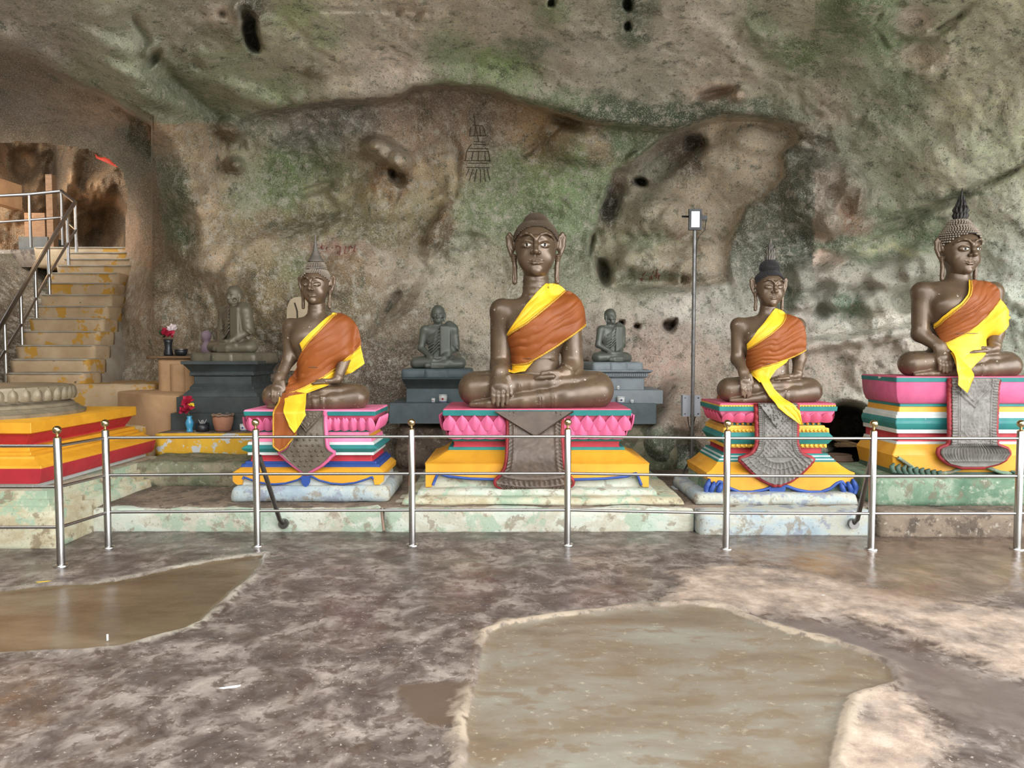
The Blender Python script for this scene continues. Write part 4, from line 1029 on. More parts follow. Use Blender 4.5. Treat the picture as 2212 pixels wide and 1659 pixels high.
# ------------------------------------------------------------------ sculpting: smooth unions of simple solids, meshed by surface nets
class Clay:
    def __init__(s, lo, hi, h):
        s.lo = np.array(lo, float); s.h = h
        s.n = np.ceil((np.array(hi, float) - s.lo) / h).astype(int) + 1
        s.D = np.full(tuple(s.n), 50.0)
        s.ax = [s.lo[i] + h * np.arange(s.n[i]) for i in range(3)]
    def _box(s, lo, hi, pad):
        a = np.clip(np.floor((np.minimum(lo, hi) - pad - s.lo) / s.h).astype(int), 0, s.n - 1)
        b = np.clip(np.ceil((np.maximum(lo, hi) + pad - s.lo) / s.h).astype(int) + 1, 1, s.n)
        sl = tuple(slice(int(x), int(y)) for x, y in zip(a, b))
        X = s.ax[0][sl[0]][:, None, None]; Y = s.ax[1][sl[1]][None, :, None]; Z = s.ax[2][sl[2]][None, None, :]
        return sl, X, Y, Z
    def _join(s, sl, d, k, sub=False):
        a = s.D[sl]
        if sub:
            d = -d
            hh = np.maximum(k - np.abs(a - d), 0) / k if k > 0 else 0
            s.D[sl] = np.maximum(a, d) + hh * hh * k * 0.25
        else:
            hh = np.maximum(k - np.abs(a - d), 0) / k if k > 0 else 0
            s.D[sl] = np.minimum(a, d) - hh * hh * k * 0.25
    def cap(s, a, b, ra, rb, k=6, sub=False, squash=None):
        a = np.array(a, float); b = np.array(b, float)
        pad = max(ra, rb) * (max(squash) if squash else 1) + k + 3 * s.h
        sl, X, Y, Z = s._box(np.minimum(a, b), np.maximum(a, b), pad)
        e = b - a; L = (e * e).sum() + 1e-9
        t = np.clip(((X - a[0]) * e[0] + (Y - a[1]) * e[1] + (Z - a[2]) * e[2]) / L, 0, 1)
        q = squash or (1, 1, 1)
        d = np.sqrt(((X - a[0] - t * e[0]) / q[0]) ** 2 + ((Y - a[1] - t * e[1]) / q[1]) ** 2 + ((Z - a[2] - t * e[2]) / q[2]) ** 2) - (ra + (rb - ra) * t)
        s._join(sl, d, k, sub); return s
    def chain(s, pts, rad, k=3, sub=False):
        for i in range(len(pts) - 1): s.cap(pts[i], pts[i + 1], rad[i], rad[i + 1], k, sub)
        return s
    def ell(s, c, r, k=6, sub=False, rot=None):
        c = np.array(c, float); r = np.array(r, float)
        sl, X, Y, Z = s._box(c, c, r.max() + k + 3 * s.h)
        x, y, z = X - c[0], Y - c[1], Z - c[2]
        if rot is not None:
            R = np.array(Matrix.Rotation(math.radians(rot[0]), 3, rot[1]))
            x, y, z = (R[0, i] * x + R[1, i] * y + R[2, i] * z for i in range(0)) if False else (R[0, 0] * x + R[1, 0] * y + R[2, 0] * z, R[0, 1] * x + R[1, 1] * y + R[2, 1] * z, R[0, 2] * x + R[1, 2] * y + R[2, 2] * z)
        k0 = np.sqrt((x / r[0]) ** 2 + (y / r[1]) ** 2 + (z / r[2]) ** 2)
        k1 = np.sqrt((x / r[0] ** 2) ** 2 + (y / r[1] ** 2) ** 2 + (z / r[2] ** 2) ** 2) + 1e-9
        d = k0 * (k0 - 1) / k1
        s._join(sl, d, k, sub); return s
    def ring(s, c, axis, R, r, k=1.5, squash=1.0):
        c = np.array(c, float); ax = np.array(axis, float); ax /= np.linalg.norm(ax)
        sl, X, Y, Z = s._box(c, c, R + r + k + 3 * s.h)
        x, y, z = X - c[0], Y - c[1], Z - c[2]
        h = x * ax[0] + y * ax[1] + z * ax[2]
        q = np.sqrt(np.maximum(x * x + y * y + z * z - h * h, 0)) - R
        s._join(sl, np.sqrt(q * q + h * h) - r, k); return s
    def box(s, lo, hi, r=1.0, k=2.0, sub=False):
        lo = np.array(lo, float); hi = np.array(hi, float)
        sl, X, Y, Z = s._box(lo, hi, r + k + 3 * s.h)
        c = (lo + hi) / 2; h = (hi - lo) / 2 - r
        qx, qy, qz = np.abs(X - c[0]) - h[0], np.abs(Y - c[1]) - h[1], np.abs(Z - c[2]) - h[2]
        d = np.sqrt(np.maximum(qx, 0) ** 2 + np.maximum(qy, 0) ** 2 + np.maximum(qz, 0) ** 2) + np.minimum(np.maximum(np.maximum(qx, qy), qz), 0) - r
        s._join(sl, d, k, sub); return s
    def cut_below(s, z):
        s.D = np.maximum(s.D, (z - s.ax[2])[None, None, :]); return s
    def front(s, x, z, off=0.0):
        """y of the front surface (seen along +y) at x, z; past the outline the y of closest approach"""
        x = np.asarray(x, float); z = np.asarray(z, float)
        fi = np.clip((x - s.lo[0]) / s.h, 0, s.n[0] - 1.001); fk = np.clip((z - s.lo[2]) / s.h, 0, s.n[2] - 1.001)
        if not hasattr(s, '_front'):
            S = s.D - off
            neg = S < 0
            has = neg.any(1); j = neg.argmax(1)
            j0 = np.maximum(j - 1, 0)
            I, K = np.meshgrid(np.arange(s.n[0]), np.arange(s.n[2]), indexing='ij')
            a = S[I, j0, K]; b = S[I, j, K]
            t = np.where(a - b > 1e-6, a / (a - b + 1e-9), 0)
            y = s.ax[1][j0] + np.clip(t, 0, 1) * s.h
            ym = s.ax[1][S.argmin(1)]
            s._front = np.where(has, y, ym)
        G = s._front
        i = fi.astype(int); k = fk.astype(int); a = fi - i; b = fk - k
        return (G[i, k] * (1 - a) + G[i + 1, k] * a) * (1 - b) + (G[i, k + 1] * (1 - a) + G[i + 1, k + 1] * a) * b
    def mesh(s, name, scale=1.0):
        D = s.D; S = D < 0
        cnt = sum(S[i:i - 1 or None, j:j - 1 or None, k:k - 1 or None][:D.shape[0] - 1, :D.shape[1] - 1, :D.shape[2] - 1].astype(np.int8) for i in (0, 1) for j in (0, 1) for k in (0, 1))
        act = (cnt > 0) & (cnt < 8)
        I, J, K = np.nonzero(act)
        idx = np.full(act.shape, -1, np.int32); idx[I, J, K] = np.arange(len(I))
        P = np.zeros((len(I), 3)); W = np.zeros(len(I))
        cs = [(i, j, k) for i in (0, 1) for j in (0, 1) for k in (0, 1)]
        for a in cs:
            for ax in range(3):
                if a[ax]: continue
                b = list(a); b[ax] = 1
                da = D[I + a[0], J + a[1], K + a[2]]; db = D[I + b[0], J + b[1], K + b[2]]
                m_ = (da < 0) != (db < 0)
                t = np.where(m_, da / (da - db + 1e-12), 0)
                q = np.array(a, float)[None].repeat(len(I), 0); q[:, ax] = t
                P[m_] += q[m_]; W[m_] += 1
        V = s.lo + s.h * (np.stack([I, J, K], -1) + P / W[:, None])
        F = []
        for ax in range(3):
            sl0 = [slice(None)] * 3; sl1 = [slice(None)] * 3
            sl0[ax] = slice(0, -1); sl1[ax] = slice(1, None)
            A = S[tuple(sl0)]; B = S[tuple(sl1)]
            X = np.nonzero(A != B)
            pos = np.stack(X, -1); inner = A[X]
            o1, o2 = [(1, 2), (2, 0), (0, 1)][ax]
            ok = (pos[:, o1] > 0) & (pos[:, o2] > 0) & (pos[:, o1] < D.shape[o1] - 1) & (pos[:, o2] < D.shape[o2] - 1)
            pos = pos[ok]; inner = inner[ok]
            def cell(d1, d2):
                q = pos.copy(); q[:, o1] += d1; q[:, o2] += d2
                return idx[q[:, 0], q[:, 1], q[:, 2]]
            quad = np.stack([cell(-1, -1), cell(0, -1), cell(0, 0), cell(-1, 0)], -1)
            quad[~inner] = quad[~inner][:, ::-1]
            F.append(quad)
        F = np.concatenate(F); F = F[(F >= 0).all(1)]
        return mesh_of(name, V * scale, np.ascontiguousarray(F))

# ---- the seated figure: right hand (left in the picture) reaching over the shin, left hand in the lap
def seated_body(p, h=2.4):
    kw, shw, shz, ar, ly, ls = p['kw'], p['shw'], p['shz'], p['ar'], p['ly'], p['ls']
    ts = shz / 212.0; w = shw / 72.0
    c = Clay((-kw - 14, -100 * ly - 14, -2), (kw + 14, 80, p['chin'] + 14), h)
    L = lambda x, y, z: (x * kw / 175.0, y * ly, z * ls)
    rl = ls
    # hips and torso
    c.ell((0, 14 * ly, 38 * ls), (86 * kw / 175, 58 * ly, 44 * ls), 10)
    c.cap((0, 6 * ly, 50 * ts), (0, 2 * ly, 118 * ts), 54 * w, 49 * w, 16, squash=(1, 0.78, 1))
    c.ell((0, 0, 178 * ts), (70 * w, 44 * w, 58 * ts), 26)
    c.ell((-30 * w, -26 * w, 176 * ts), (30 * w, 18 * w, 24 * ts), 16); c.ell((30 * w, -26 * w, 176 * ts), (30 * w, 18 * w, 24 * ts), 16)
    c.cap((-shw, 4, shz), (shw, 4, shz), ar * 1.06, ar * 1.06, 22)
    c.cap((0, 3, shz + 8), (0, 2, p['chin'] + 10), 30 * p['hs'] * 1.02, 26.5 * p['hs'], 14)
    for kz in (0.25, 0.52, 0.8):
        zz = shz + ar + (p['chin'] - shz - ar) * kz
        c.ring((0, 2.6, zz), (0, 0, 1), (28.0 - 2.0 * kz) * p['hs'], 2.6 * p['hs'], 1.5)
    # waistband
    c.ring((0, 4 * ly, 104 * ts), (0, 0.06, 1), 47 * w, 1.6, 1.5)
    # thighs and shins
    c.cap(L(-45, 8, 44), L(-131, -18, 43), 46 * rl, 42 * rl, 12)
    c.cap(L(45, 8, 44), L(131, -18, 43), 46 * rl, 42 * rl, 12)
    c.ell(L(0, -22, 30), (130 * kw / 175, 58 * ly, 32 * ls), 8)
    c.chain([L(131, -34, 36), L(60, -66, 29), L(-30, -82, 19), L(-100, -84, 11)], [40 * rl, 30 * rl, 19 * rl, 11 * rl], 5)
    c.chain([L(-100, -84, 11), L(-138, -72, 8)], [11 * rl, 7 * rl], 4)
    c.chain([L(-131, -36, 42), L(-60, -62, 52), L(30, -66, 58), L(84, -58, 62)], [38 * rl, 28 * rl, 20 * rl, 14 * rl], 3.5)
    c.chain([L(84, -58, 62), L(122, -46, 70)], [15 * rl, 10 * rl], 4)
    for q in range(5): c.cap(L(116, -50 + q * 4, 66), L(132, -46 + q * 5, 72 - q), 4.2 * rl, 3.0 * rl, 1.5)
    for q in (0.16, 0.28):
        a = np.array(L(-60, -62, 52)); b_ = np.array(L(30, -66, 58))
        for dd in (0, 0.05): c.ring(a + (b_ - a) * (q * 2.2 - 0.1 + dd), b_ - a, (27 - 17 * (q * 2.2 - 0.1 + dd) * 0.52) * rl, 2.2, 1.2)
        a = np.array(L(60, -66, 29)); b_ = np.array(L(-30, -82, 19))
        for dd in (0, 0.06): c.ring(a + (b_ - a) * (q * 2.4 + dd - 0.1), b_ - a, (29.5 - 11 * (q * 2.4 + dd - 0.1)) * rl, 2.2, 1.2)
    # right arm (picture left), hand over the shin
    hx = p.get('hx', -76.0); ez = p['ez']; wz = p['wz']
    sh = (-shw, 4, shz)
    c.chain([sh, (-shw - 0.16 * ar, 0, ez), (hx, -64 * ly, wz)], [ar * 1.05, ar * 0.88, ar * 0.62], 7)
    g = ar / 24.0
    c.cap((hx, -66 * ly, wz), (hx, -94 * ly, wz - 30 * g), 13 * g, 15 * g, 7, squash=(1.25, 0.75, 1))
    fl = p.get('fl', 46) * g
    for q in range(4):
        x0 = hx + (-15 + 10.2 * q) * g; dz = [0.86, 0.98, 1.0, 0.9][q]
        yk = -99 * ly
        c.chain([(x0, yk + 2, wz - 30 * g), (x0 * 0.3 + (hx + (-14 + 9.2 * q) * g) * 0.7, yk - 7 * g, wz - 30 * g - fl * 0.5 * dz), (hx + (-13.5 + 9.0 * q) * g, yk - 6 * g, wz - 30 * g - fl * dz)], [5.2 * g, 5.0 * g, 4.0 * g], 0.8)
    c.chain([(hx + 17 * g, -86 * ly, wz - 10 * g), (hx + 23 * g, -92 * ly, wz - 32 * g), (hx + 22 * g, -96 * ly, wz - 46 * g)], [6 * g, 5.4 * g, 4.2 * g], 2)
    # left arm, hand resting palm up in the lap
    lz = p.get('lz', 74 * ls)
    c.chain([(shw, 4, shz), (shw + 0.30 * ar, 0, ez * 1.02), (shw * 0.86, -48 * ly, lz + 10 * ls)], [ar * 1.05, ar * 0.90, ar * 0.62], 7)
    wr = np.array((shw * 0.86, -48 * ly, lz + 10 * ls))
    c.ring(wr + np.array((4, 6, 8)) * g, (0.5, 0.4, 1), ar * 0.66, 2.0, 1.2)
    c.cap(wr, (shw * 0.5, -62 * ly, lz + 2 * ls), 13 * g, 14 * g, 6, squash=(1, 1, 0.7))
    for q in range(4):
        yy = -56 * ly - 7.5 * q * g
        c.chain([(shw * 0.46, yy, lz + 1), (shw * 0.1, yy - 2, lz - 1), (-shw * 0.18 + 4 * q, yy - 1, lz - 3)], [5.4 * g, 5 * g, 3.8 * g], 1.0)
    c.chain([(shw * 0.62, -70 * ly, lz + 8 * g), (shw * 0.38, -78 * ly, lz + 9 * g), (shw * 0.16, -80 * ly, lz + 7 * g)], [6 * g, 5.2 * g, 4 * g], 2)
    c.cut_below(0)
    return c

def robe_hull(p, h=3.0):
    kw, shw, shz, ar, ly, ls = p['kw'], p['shw'], p['shz'], p['ar'], p['ly'], p['ls']
    ts = shz / 212.0; w = shw / 72.0
    c = Clay((-kw - 14, -110 * ly - 20, -30), (kw + 30, 80, p['chin'] + 14), h)
    c.cap((0, 6 * ly, 50 * ts), (0, 2 * ly, 118 * ts), 55 * w, 50 * w, 16, squash=(1, 0.8, 1))
    c.ell((0, -4, 175 * ts), (72 * w, 47 * w, 60 * ts), 30)
    c.cap((-shw * 0.5, 4, shz), (shw, 4, shz), ar * 1.06, ar * 1.06, 30)
    c.chain([(shw, 4, shz), (shw + 0.36 * ar, -4, ez_of(p))], [ar * 1.12, ar * 1.02], 30)
    c.cap((0, 3, shz + 8), (0, 2, p['chin'] + 10), 29 * p['hs'], 26 * p['hs'], 14)
    # lap and shins, so that hanging cloth rests on them
    L = lambda x, y, z: (x * kw / 175.0, y * ly, z * ls)
    c.ell(L(0, -22, 30), (130 * kw / 175, 60 * ly, 40 * ls), 20)
    c.chain([L(-131, -36, 42), L(-60, -62, 52), L(30, -66, 58), L(84, -58, 62)], [38 * ls, 28 * ls, 20 * ls, 14 * ls], 16)
    c.chain([L(131, -34, 36), L(60, -66, 29), L(-30, -82, 19), L(-100, -84, 11)], [40 * ls, 30 * ls, 19 * ls, 11 * ls], 16)
    return c
def ez_of(p): return p['ez'] + 10

def head_clay(smile=0.0, h=1.15):
    c = Clay((-66, -66, -22), (66, 66, 140), h)
    c.ell((0, 8, 76), (44.5, 50, 44), 8)
    c.ell((0, -2, 42), (38, 40, 42), 24)
    c.ell((0, -14, 14), (21, 22, 15), 18)
    c.ell((-21, -22, 36), (15, 15, 17), 14); c.ell((21, -22, 36), (15, 15, 17), 14)
    c.cap((0, 6, -20), (0, 4, 20), 26.5, 26, 8)
    # brow ridges meeting at the nose
    for s in (-1, 1):
        c.chain([(s * 3, -46.5, 76), (s * 11, -45.5, 84), (s * 21, -42, 87), (s * 32, -34.5, 83), (s * 38, -26, 75)], [2.6, 2.6, 2.4, 2.0, 1.4], 3.5)
        c.ell((s * 18, -46, 70), (14, 6, 7.5), 5, sub=True)
        c.ell((s * 18.5, -37.5, 63.5), (12.5, 6.5, 6.8), 3)
        c.chain([(s * 8, -42.6, 62), (s * 18, -45.0, 67.0), (s * 30, -38, 62.5)], [1.1, 1.5, 1.0], 1.2)
        c.chain([(s * 9, -42.8, 60), (s * 18, -44.4, 57.6), (s * 29, -38.5, 61)], [0.8, 1.1, 0.8], 1.2)
    c.chain([(0, -44.5, 80), (0, -50, 62), (0, -56, 49)], [3.6, 4.6, 6.2], 5)
    for s in (-1, 1): c.ell((s * 6.8, -48.5, 46.5), (5.2, 6, 4.2), 3)
    for s in (-1, 1): c.ell((s * 4.0, -53, 42.2), (1.8, 2.4, 1.6), 1, sub=True)
    c.cap((0, -44, 42), (0, -45, 33), 1.5, 1.5, 2, sub=True)
    # mouth
    zc = 27.5
    up = 2.6 + smile * 2.5
    c.chain([(-15, -38.5, zc + up), (-6, -43.6, zc + 2.6), (0, -44.4, zc + 1.8), (6, -43.6, zc + 2.6), (15, -38.5, zc + up)], [1.1, 1.8, 1.7, 1.8, 1.1], 2)
    c.chain([(-12, -40, zc + up - 3.5), (-5, -43.2, zc - 2.6), (5, -43.2, zc - 2.6), (12, -40, zc + up - 3.5)], [1.2, 2.3, 2.3, 1.2], 2.5)
    c.chain([(-16.5, -38.5, zc + up - 0.4), (-7, -44.8, zc), (0, -46.0, zc - 0.4), (7, -44.8, zc), (16.5, -38.5, zc + up - 0.4)], [0.7, 0.9, 0.9, 0.9, 0.7], 0.6, sub=True)
    c.ell((0, -35.5, 9), (10, 7, 8), 8)
    # long-lobed ears
    for s in (-1, 1):
        c.chain([(s * 45, 4, 62), (s * 51, 8, 84), (s * 57, 10, 91), (s * 61, 11, 84), (s * 59, 10, 66), (s * 52, 6, 46), (s * 48, 4, 38)], [3.5, 3.6, 3.8, 4.2, 4.2, 4.0, 4.2], 3)
        c.ell((s * 53, 9, 68), (8.5, 4, 21), 3)
        c.ell((s * 54.5, 3.2, 72), (4.4, 3.2, 13), 2, sub=True)
        c.chain([(s * 47.5, 3, 44), (s * 45, 1, 20), (s * 45, 0, -2), (s * 45.5, 0, -12)], [5.0, 5.2, 5.6, 5.4], 2)
        c.cap((s * 46, -5.0, 30), (s * 46.5, -5.6, -8), 1.2, 1.8, 1, sub=True)
        for zz in (34, 39, 44): c.ring((s * 47.0, 2.5, zz), (0, 0, 1), 5.0, 1.5, 1)
    return c

HEAD_CLAY = [head_clay(0.0), head_clay(1.0)]
HEAD_ME = {}

def hairline(x, y):
    front = 102 - 24 * (np.abs(x) / 46) ** 2.6
    side = 78 - 44 * sstep(-8, 34, y)
    return np.where(y < -14, front, np.minimum(front, side) * sstep(-14, 6, y) + front * (1 - sstep(-14, 6, y)))

def curl_lattice(dome, step):
    """points and normals over stacked ellipsoid domes (c, r), keeping those above the hairline and outside the other domes"""
    out = []
    for di, (cc, rr, zlo) in enumerate(dome):
        n_lat = max(3, int(math.pi * 0.62 * max(rr) / step))
        for a in range(n_lat + 1):
            th = math.pi * 0.62 * a / n_lat
            ring = max(1, int(2 * math.pi * math.sin(th) * (rr[0] + rr[1]) / 2 / step))
            for b in range(ring):
                ph = 2 * math.pi * (b + 0.5 * (a % 2)) / ring
                d = np.array([math.sin(th) * math.cos(ph), math.sin(th) * math.sin(ph), math.cos(th)])
                p = np.array(cc) + d * np.array(rr)
                if p[2] < zlo: continue
                if p[2] < float(hairline(np.array(p[0]), np.array(p[1]))): continue
                bad = False
                for dj, (c2, r2, z2) in enumerate(dome):
                    if dj != di and (((p - np.array(c2)) / np.array(r2)) ** 2).sum() < 0.97: bad = True
                if bad: continue
                nn = d / np.array(rr); nn /= np.linalg.norm(nn)
                out.append((p, nn))
    return out

def curls_mesh(name, pts, r, hgt, scale):
    V = []; F = []
    for p, n in pts:
        n = Vector(n); t = n.orthogonal().normalized(); b = n.cross(t)
        o = len(V); p = Vector(p)
        for rr, hh in ((1.0, -0.3), (0.72, 0.55)):
            for k in range(5):
                a = 2 * math.pi * k / 5
                V.append((p + (t * math.cos(a) + b * math.sin(a)) * r * rr + n * hgt * hh) * scale)
        V.append((p + n * hgt) * scale)
        for k in range(5):
            k2 = (k + 1) % 5
            F.append((o + k, o + k2, o + 5 + k2, o + 5 + k)); F.append((o + 5 + k, o + 5 + k2, o + 10, o + 10))
    F = [f if f[2] != f[3] else f[:3] for f in F]
    return mesh_of(name, V, F)

def almond(name, w, hgt, bul, n=10):
    V = []; 
    for i in range(n + 1):
        s = i / n * 2 - 1
        hh = hgt * (1 - s * s) ** 0.9 + 0.02 * hgt
        for j in range(5):
            t = j / 4 * 2 - 1
            V.append((s * w, -bul * (1 - s * s) * (1 - t * t) - 0.0, t * hh + 0.12 * hgt * s * s))
    return mesh_of(name, V, np.ascontiguousarray(grid_faces(n + 1, 5)))

def resample(pl, n):
    P = np.array([list(q[:2]) + [q[2] if len(q) > 2 and q[2] is not None else np.nan] for q in pl], float)
    d = np.r_[0, np.cumsum(np.hypot(np.diff(P[:, 0]), np.diff(P[:, 1])))]
    t = np.linspace(0, d[-1], n)
    out = np.stack([np.interp(t, d, P[:, 0]), np.interp(t, d, P[:, 1])], -1)
    yy = P[:, 2]
    ok = ~np.isnan(yy)
    ov = np.interp(t, d, np.where(ok, yy, 0)); wt = np.interp(t, d, ok.astype(float))
    return out, ov, wt

def cloth_sheet(name, hull, top, bot, m, parent, sc, off=3.0, nu=70, nv=36, folds=(0, 0, 0), thick=1.2, edge=None, edge_r=2.2, edge_sides=('bot',), seed=0, bulge=None, bulge_w=5.0):
    """cloth spanned between two edge lines given in the figure's front plane (x, z[, y]); lies on the body, folds run along it"""
    A, ay, aw = resample(top, nu); B, by, bw = resample(bot, nu)
    t = np.linspace(0, 1, nv)[None, :, None]
    G = A[:, None] * (1 - t) + B[:, None] * t
    if bulge:
        s0 = np.linspace(0, 1, nu)[:, None]
        bw_ = np.exp(-s0 * bulge_w) * np.sin(math.pi * t[..., 0]) ** 0.8
        G = G + bw_[..., None] * np.array(bulge, float)
    OY = ay[:, None] * (1 - t[..., 0]) + by[:, None] * t[..., 0]; OW = aw[:, None] * (1 - t[..., 0]) + bw[:, None] * t[..., 0]
    yb = hull.front(G[..., 0], G[..., 1])
    # smooth the seat of the cloth a little so it bridges hollows
    for _ in range(6):
        yb[1:-1, 1:-1] = (yb[1:-1, 1:-1] * 2 + np.minimum(yb[1:-1, 1:-1], (yb[2:, 1:-1] + yb[:-2, 1:-1] + yb[1:-1, 2:] + yb[1:-1, :-2]) / 4) * 2) / 4
    Y = yb - off
    Y = Y * (1 - OW) + OY
    if OW.max() > 0.5:   # below the seat the cloth hangs clear of the pedestal front
        lowest = min(q[2] for q in list(top) + list(bot) if len(q) > 2)
        wz_ = sstep(18, -4, G[..., 1])
        Y = Y * (1 - wz_) + np.minimum(Y, lowest + 3) * wz_
    s_ = np.linspace(0, 1, nu)[:, None]; tt = t[..., 0] + 0 * s_
    amp, fr, sk = folds
    if amp:
        wob = fbm(np.stack([s_ * 3 + 0 * tt, tt * 2.2, 0 * tt + seed], -1), 3)
        ph = fr * (tt + sk * s_ + 0.16 * wob)
        f = np.abs(np.sin(math.pi * ph)) ** 0.8 - 0.5
        env = 0.45 + 0.8 * sstep(-0.2, 0.35, fbm(np.stack([s_ * 2.2 + 0 * tt, tt * 3, 0 * tt + seed + 5], -1), 2))
        Y = Y - amp * f * env - 0.5 * amp * wob
    V = np.stack([G[..., 0], Y, G[..., 1]], -1)
    me_v = V.reshape(-1, 3) * sc
    F = grid_faces(nu, nv)
    a, b_, c_ = V[0, 0], V[1, 0], V[0, 1]
    back = V + np.array([0, thick, 0])
    n = len(me_v)
    allv = np.concatenate([me_v, back.reshape(-1, 3) * sc])
    F2 = [F, F[:, ::-1] + n]
    rim = [i * nv for i in range(nu)] + [(nu - 1) * nv + j for j in range(1, nv)] + [i * nv + nv - 1 for i in range(nu - 2, -1, -1)] + [j for j in range(nv - 2, 0, -1)]
    rim = np.array(rim); r2 = np.roll(rim, -1)
    F2.append(np.stack([r2, rim, rim + n, r2 + n], -1))
    o = put(name, mesh_of(name, allv, np.ascontiguousarray(np.concatenate(F2))), m, parent)
    if edge:
        for sd in edge_sides:
            line = {'bot': V[:, -1], 'top': V[:, 0], 'start': V[0], 'end': V[-1]}[sd]
            pts = []
            L = np.r_[0, np.cumsum(np.linalg.norm(np.diff(line, axis=0), axis=1))]
            nn = max(8, int(L[-1] / (edge_r * 0.9)))
            q = np.stack([np.interp(np.linspace(0, L[-1], nn), L, line[:, i]) for i in range(3)], -1)
            rr = [edge_r * sc * (1.0 if i % 2 else 0.62) for i in range(nn)]
            q[:, 1] -= 0.8
            MB().tube(q * sc, rr, 6).build('braid_trim', M['trim'], o, smooth=True)
    return o

def buddha(name, label, cx, Yc, zs, p, hair, eyes, robes, group='seated bronze figures'):
    sc = Yc / FPX
    root = thing(name, label, 'statue', (cx, Yc, zs), group)
    body = seated_body(p)
    put('body', body.mesh('body', sc), M['bronze'], root)
    hk = 1 if p.get('smile') else 0
    hc = HEAD_CLAY[hk]
    if hk not in HEAD_ME: HEAD_ME[hk] = hc.mesh('head', 1.0)
    hs = p['hs'] * sc
    hp = (0, 0, p['chin'] * sc)
    rot = (math.radians(p.get('nod', 3)), 0, math.radians(p.get('turn', 0)))
    head = put('head', HEAD_ME[hk], M['bronze_smooth'], root, hp, rot, (hs * p.get('hwid', 1), hs, hs))
    # hair: ground domes with rows of curls, and a finial
    domes = hair['domes']
    cl = Clay((-60, -56, 20), (60, 76, 175), 1.6)
    for cc, rr, zl in domes: cl.ell(cc, np.array(rr) - 0.6, 2)
    X, Y, Z = cl.ax[0][:, None, None], cl.ax[1][None, :, None], cl.ax[2][None, None, :]
    cl.D = np.maximum(cl.D, hairline(X + 0 * Y, Y + 0 * X) - Z)
    hb = put('hair', cl.mesh('hair', 1.0), M['hair_base'], head)
    cm = put('hair_curls', curls_mesh('hair_curls', curl_lattice(domes, hair['step']), hair['r'], hair['h'], 1.0), hair['mat'], hb)
    cm['kind'] = 'stuff'
    if hair.get('finial'): hair['finial'](head)
    for s in (-1, 1):
        y = float(hc.front(s * 18.5, 62.5))
        e = put('eye', almond('eye', 9.2, 2.9, 1.6), M['eye_white'] if eyes else M['hair_curl'], head, (s * 18.8, y - 0.2, 62.4), (0, math.radians(-s * 4), math.radians(s * 22)))
        if eyes:
            pm = MB().lathe([(2.9, 0), (2.4, 0.5), (0.1, 0.8)], 12).build('pupil', M['pupil'], e, smooth=True, loc=(-s * 0.6, -1.4, 0.2), rot=(math.radians(90), 0, 0))
    hull = robe_hull(p)
    for rb in robes:
        rb = dict(rb)
        off = rb.get('off', 3.0)
        def cv(pl):
            # picture point -> figure frame, at the distance where the cloth lies there
            out = []
            for q in pl:
                y = q[2] if len(q) > 2 else -35.0
                for _ in range(5):
                    w_ = at(q[0], q[1], Yc + y * sc)
                    x = (w_.x - cx) / sc; z = (w_.z - zs) / sc
                    if len(q) > 2: break
                    y = 0.5 * y + 0.5 * (float(hull.front(x, z)) - off)
                out.append((x, z) if len(q) < 3 else (x, z, q[2]))
            return out
        cloth_sheet(rb.pop('name'), hull, cv(rb.pop('top')), cv(rb.pop('bot')), rb.pop('m'), root, sc, **rb)
    return root

# finials
def fin_cone(head):
    prof = [(26, 138), (27, 142), (23, 145), (22, 149), (18.5, 151), (18, 156)] 
    z = 156; r = 17.0
    while r > 2.5:
        prof += [(r, z + 0.5), (r * 0.86, z + 3.5), (r * 0.93, z + 4)]; z += 4.4; r *= 0.87
    prof += [(2.0, z + 2), (3.0, z + 5), (2.2, z + 8), (1.2, z + 14), (0.3, z + 20)]
    MB().lathe(prof, 20, (0, 8, 0)).build('finial', M['finial'], head, smooth=True)

def flame(head, z0, r0, z1, tiers, m):
    mb = MB()
    prof = [(r0 * 0.7, z0 - 2), (r0, z0 + 6), (r0 * 0.95, z0 + 16), (r0 * 0.62, z0 + (z1 - z0) * 0.38), (r0 * 0.36, z0 + (z1 - z0) * 0.62), (r0 * 0.16, z0 + (z1 - z0) * 0.85), (0.4, z1)]
    mb.lathe(prof, 16, (0, 8, 0))
    o = mb.build('finial', m, head, smooth=True)
    for t in range(tiers):
        f = t / tiers
        zz = z0 + 3 + (z1 - z0) * 0.72 * f
        r = float(np.interp(zz, [q[1] for q in prof], [q[0] for q in prof]))
        n = max(5, int(12 * (1 - f * 0.5)))
        tm = MB()
        for k in range(n):
            a = 2 * math.pi * (k + 0.5 * (t % 2)) / n
            dx, dy = math.cos(a), math.sin(a)
            w = r * 0.30; L = (z1 - z0) * 0.26 * (1 - 0.3 * f)
            pts = [(dx * r * 0.9, 8 + dy * r * 0.9, zz), (dx * r * 1.16, 8 + dy * r * 1.16, zz + L * 0.35), (dx * r * 0.98, 8 + dy * r * 0.98, zz + L * 0.75), (dx * r * 0.92, 8 + dy * r * 0.92, zz + L)]
            tm.tube(pts, [w, w * 1.0, w * 0.5, 0.2], 5)
        tm.build('flame_tongues', m, o, smooth=True)
# ------------------------------------------------------------------ the four painted pedestals
def LV(P, u0, u1, v, Y):
    """level of a pedestal from its edges in the picture at its front distance Y"""
    return (((u1 - u0) / 2) * Y / FPX, Y - P['Y'], zat(v, Y))
def levels(P, name, m, rows, angle=30, ch=0.006):
    band(name, [LV(P, *r) for r in rows][::-1], m, P['o'], P['back'], 0.0, ch, angle)

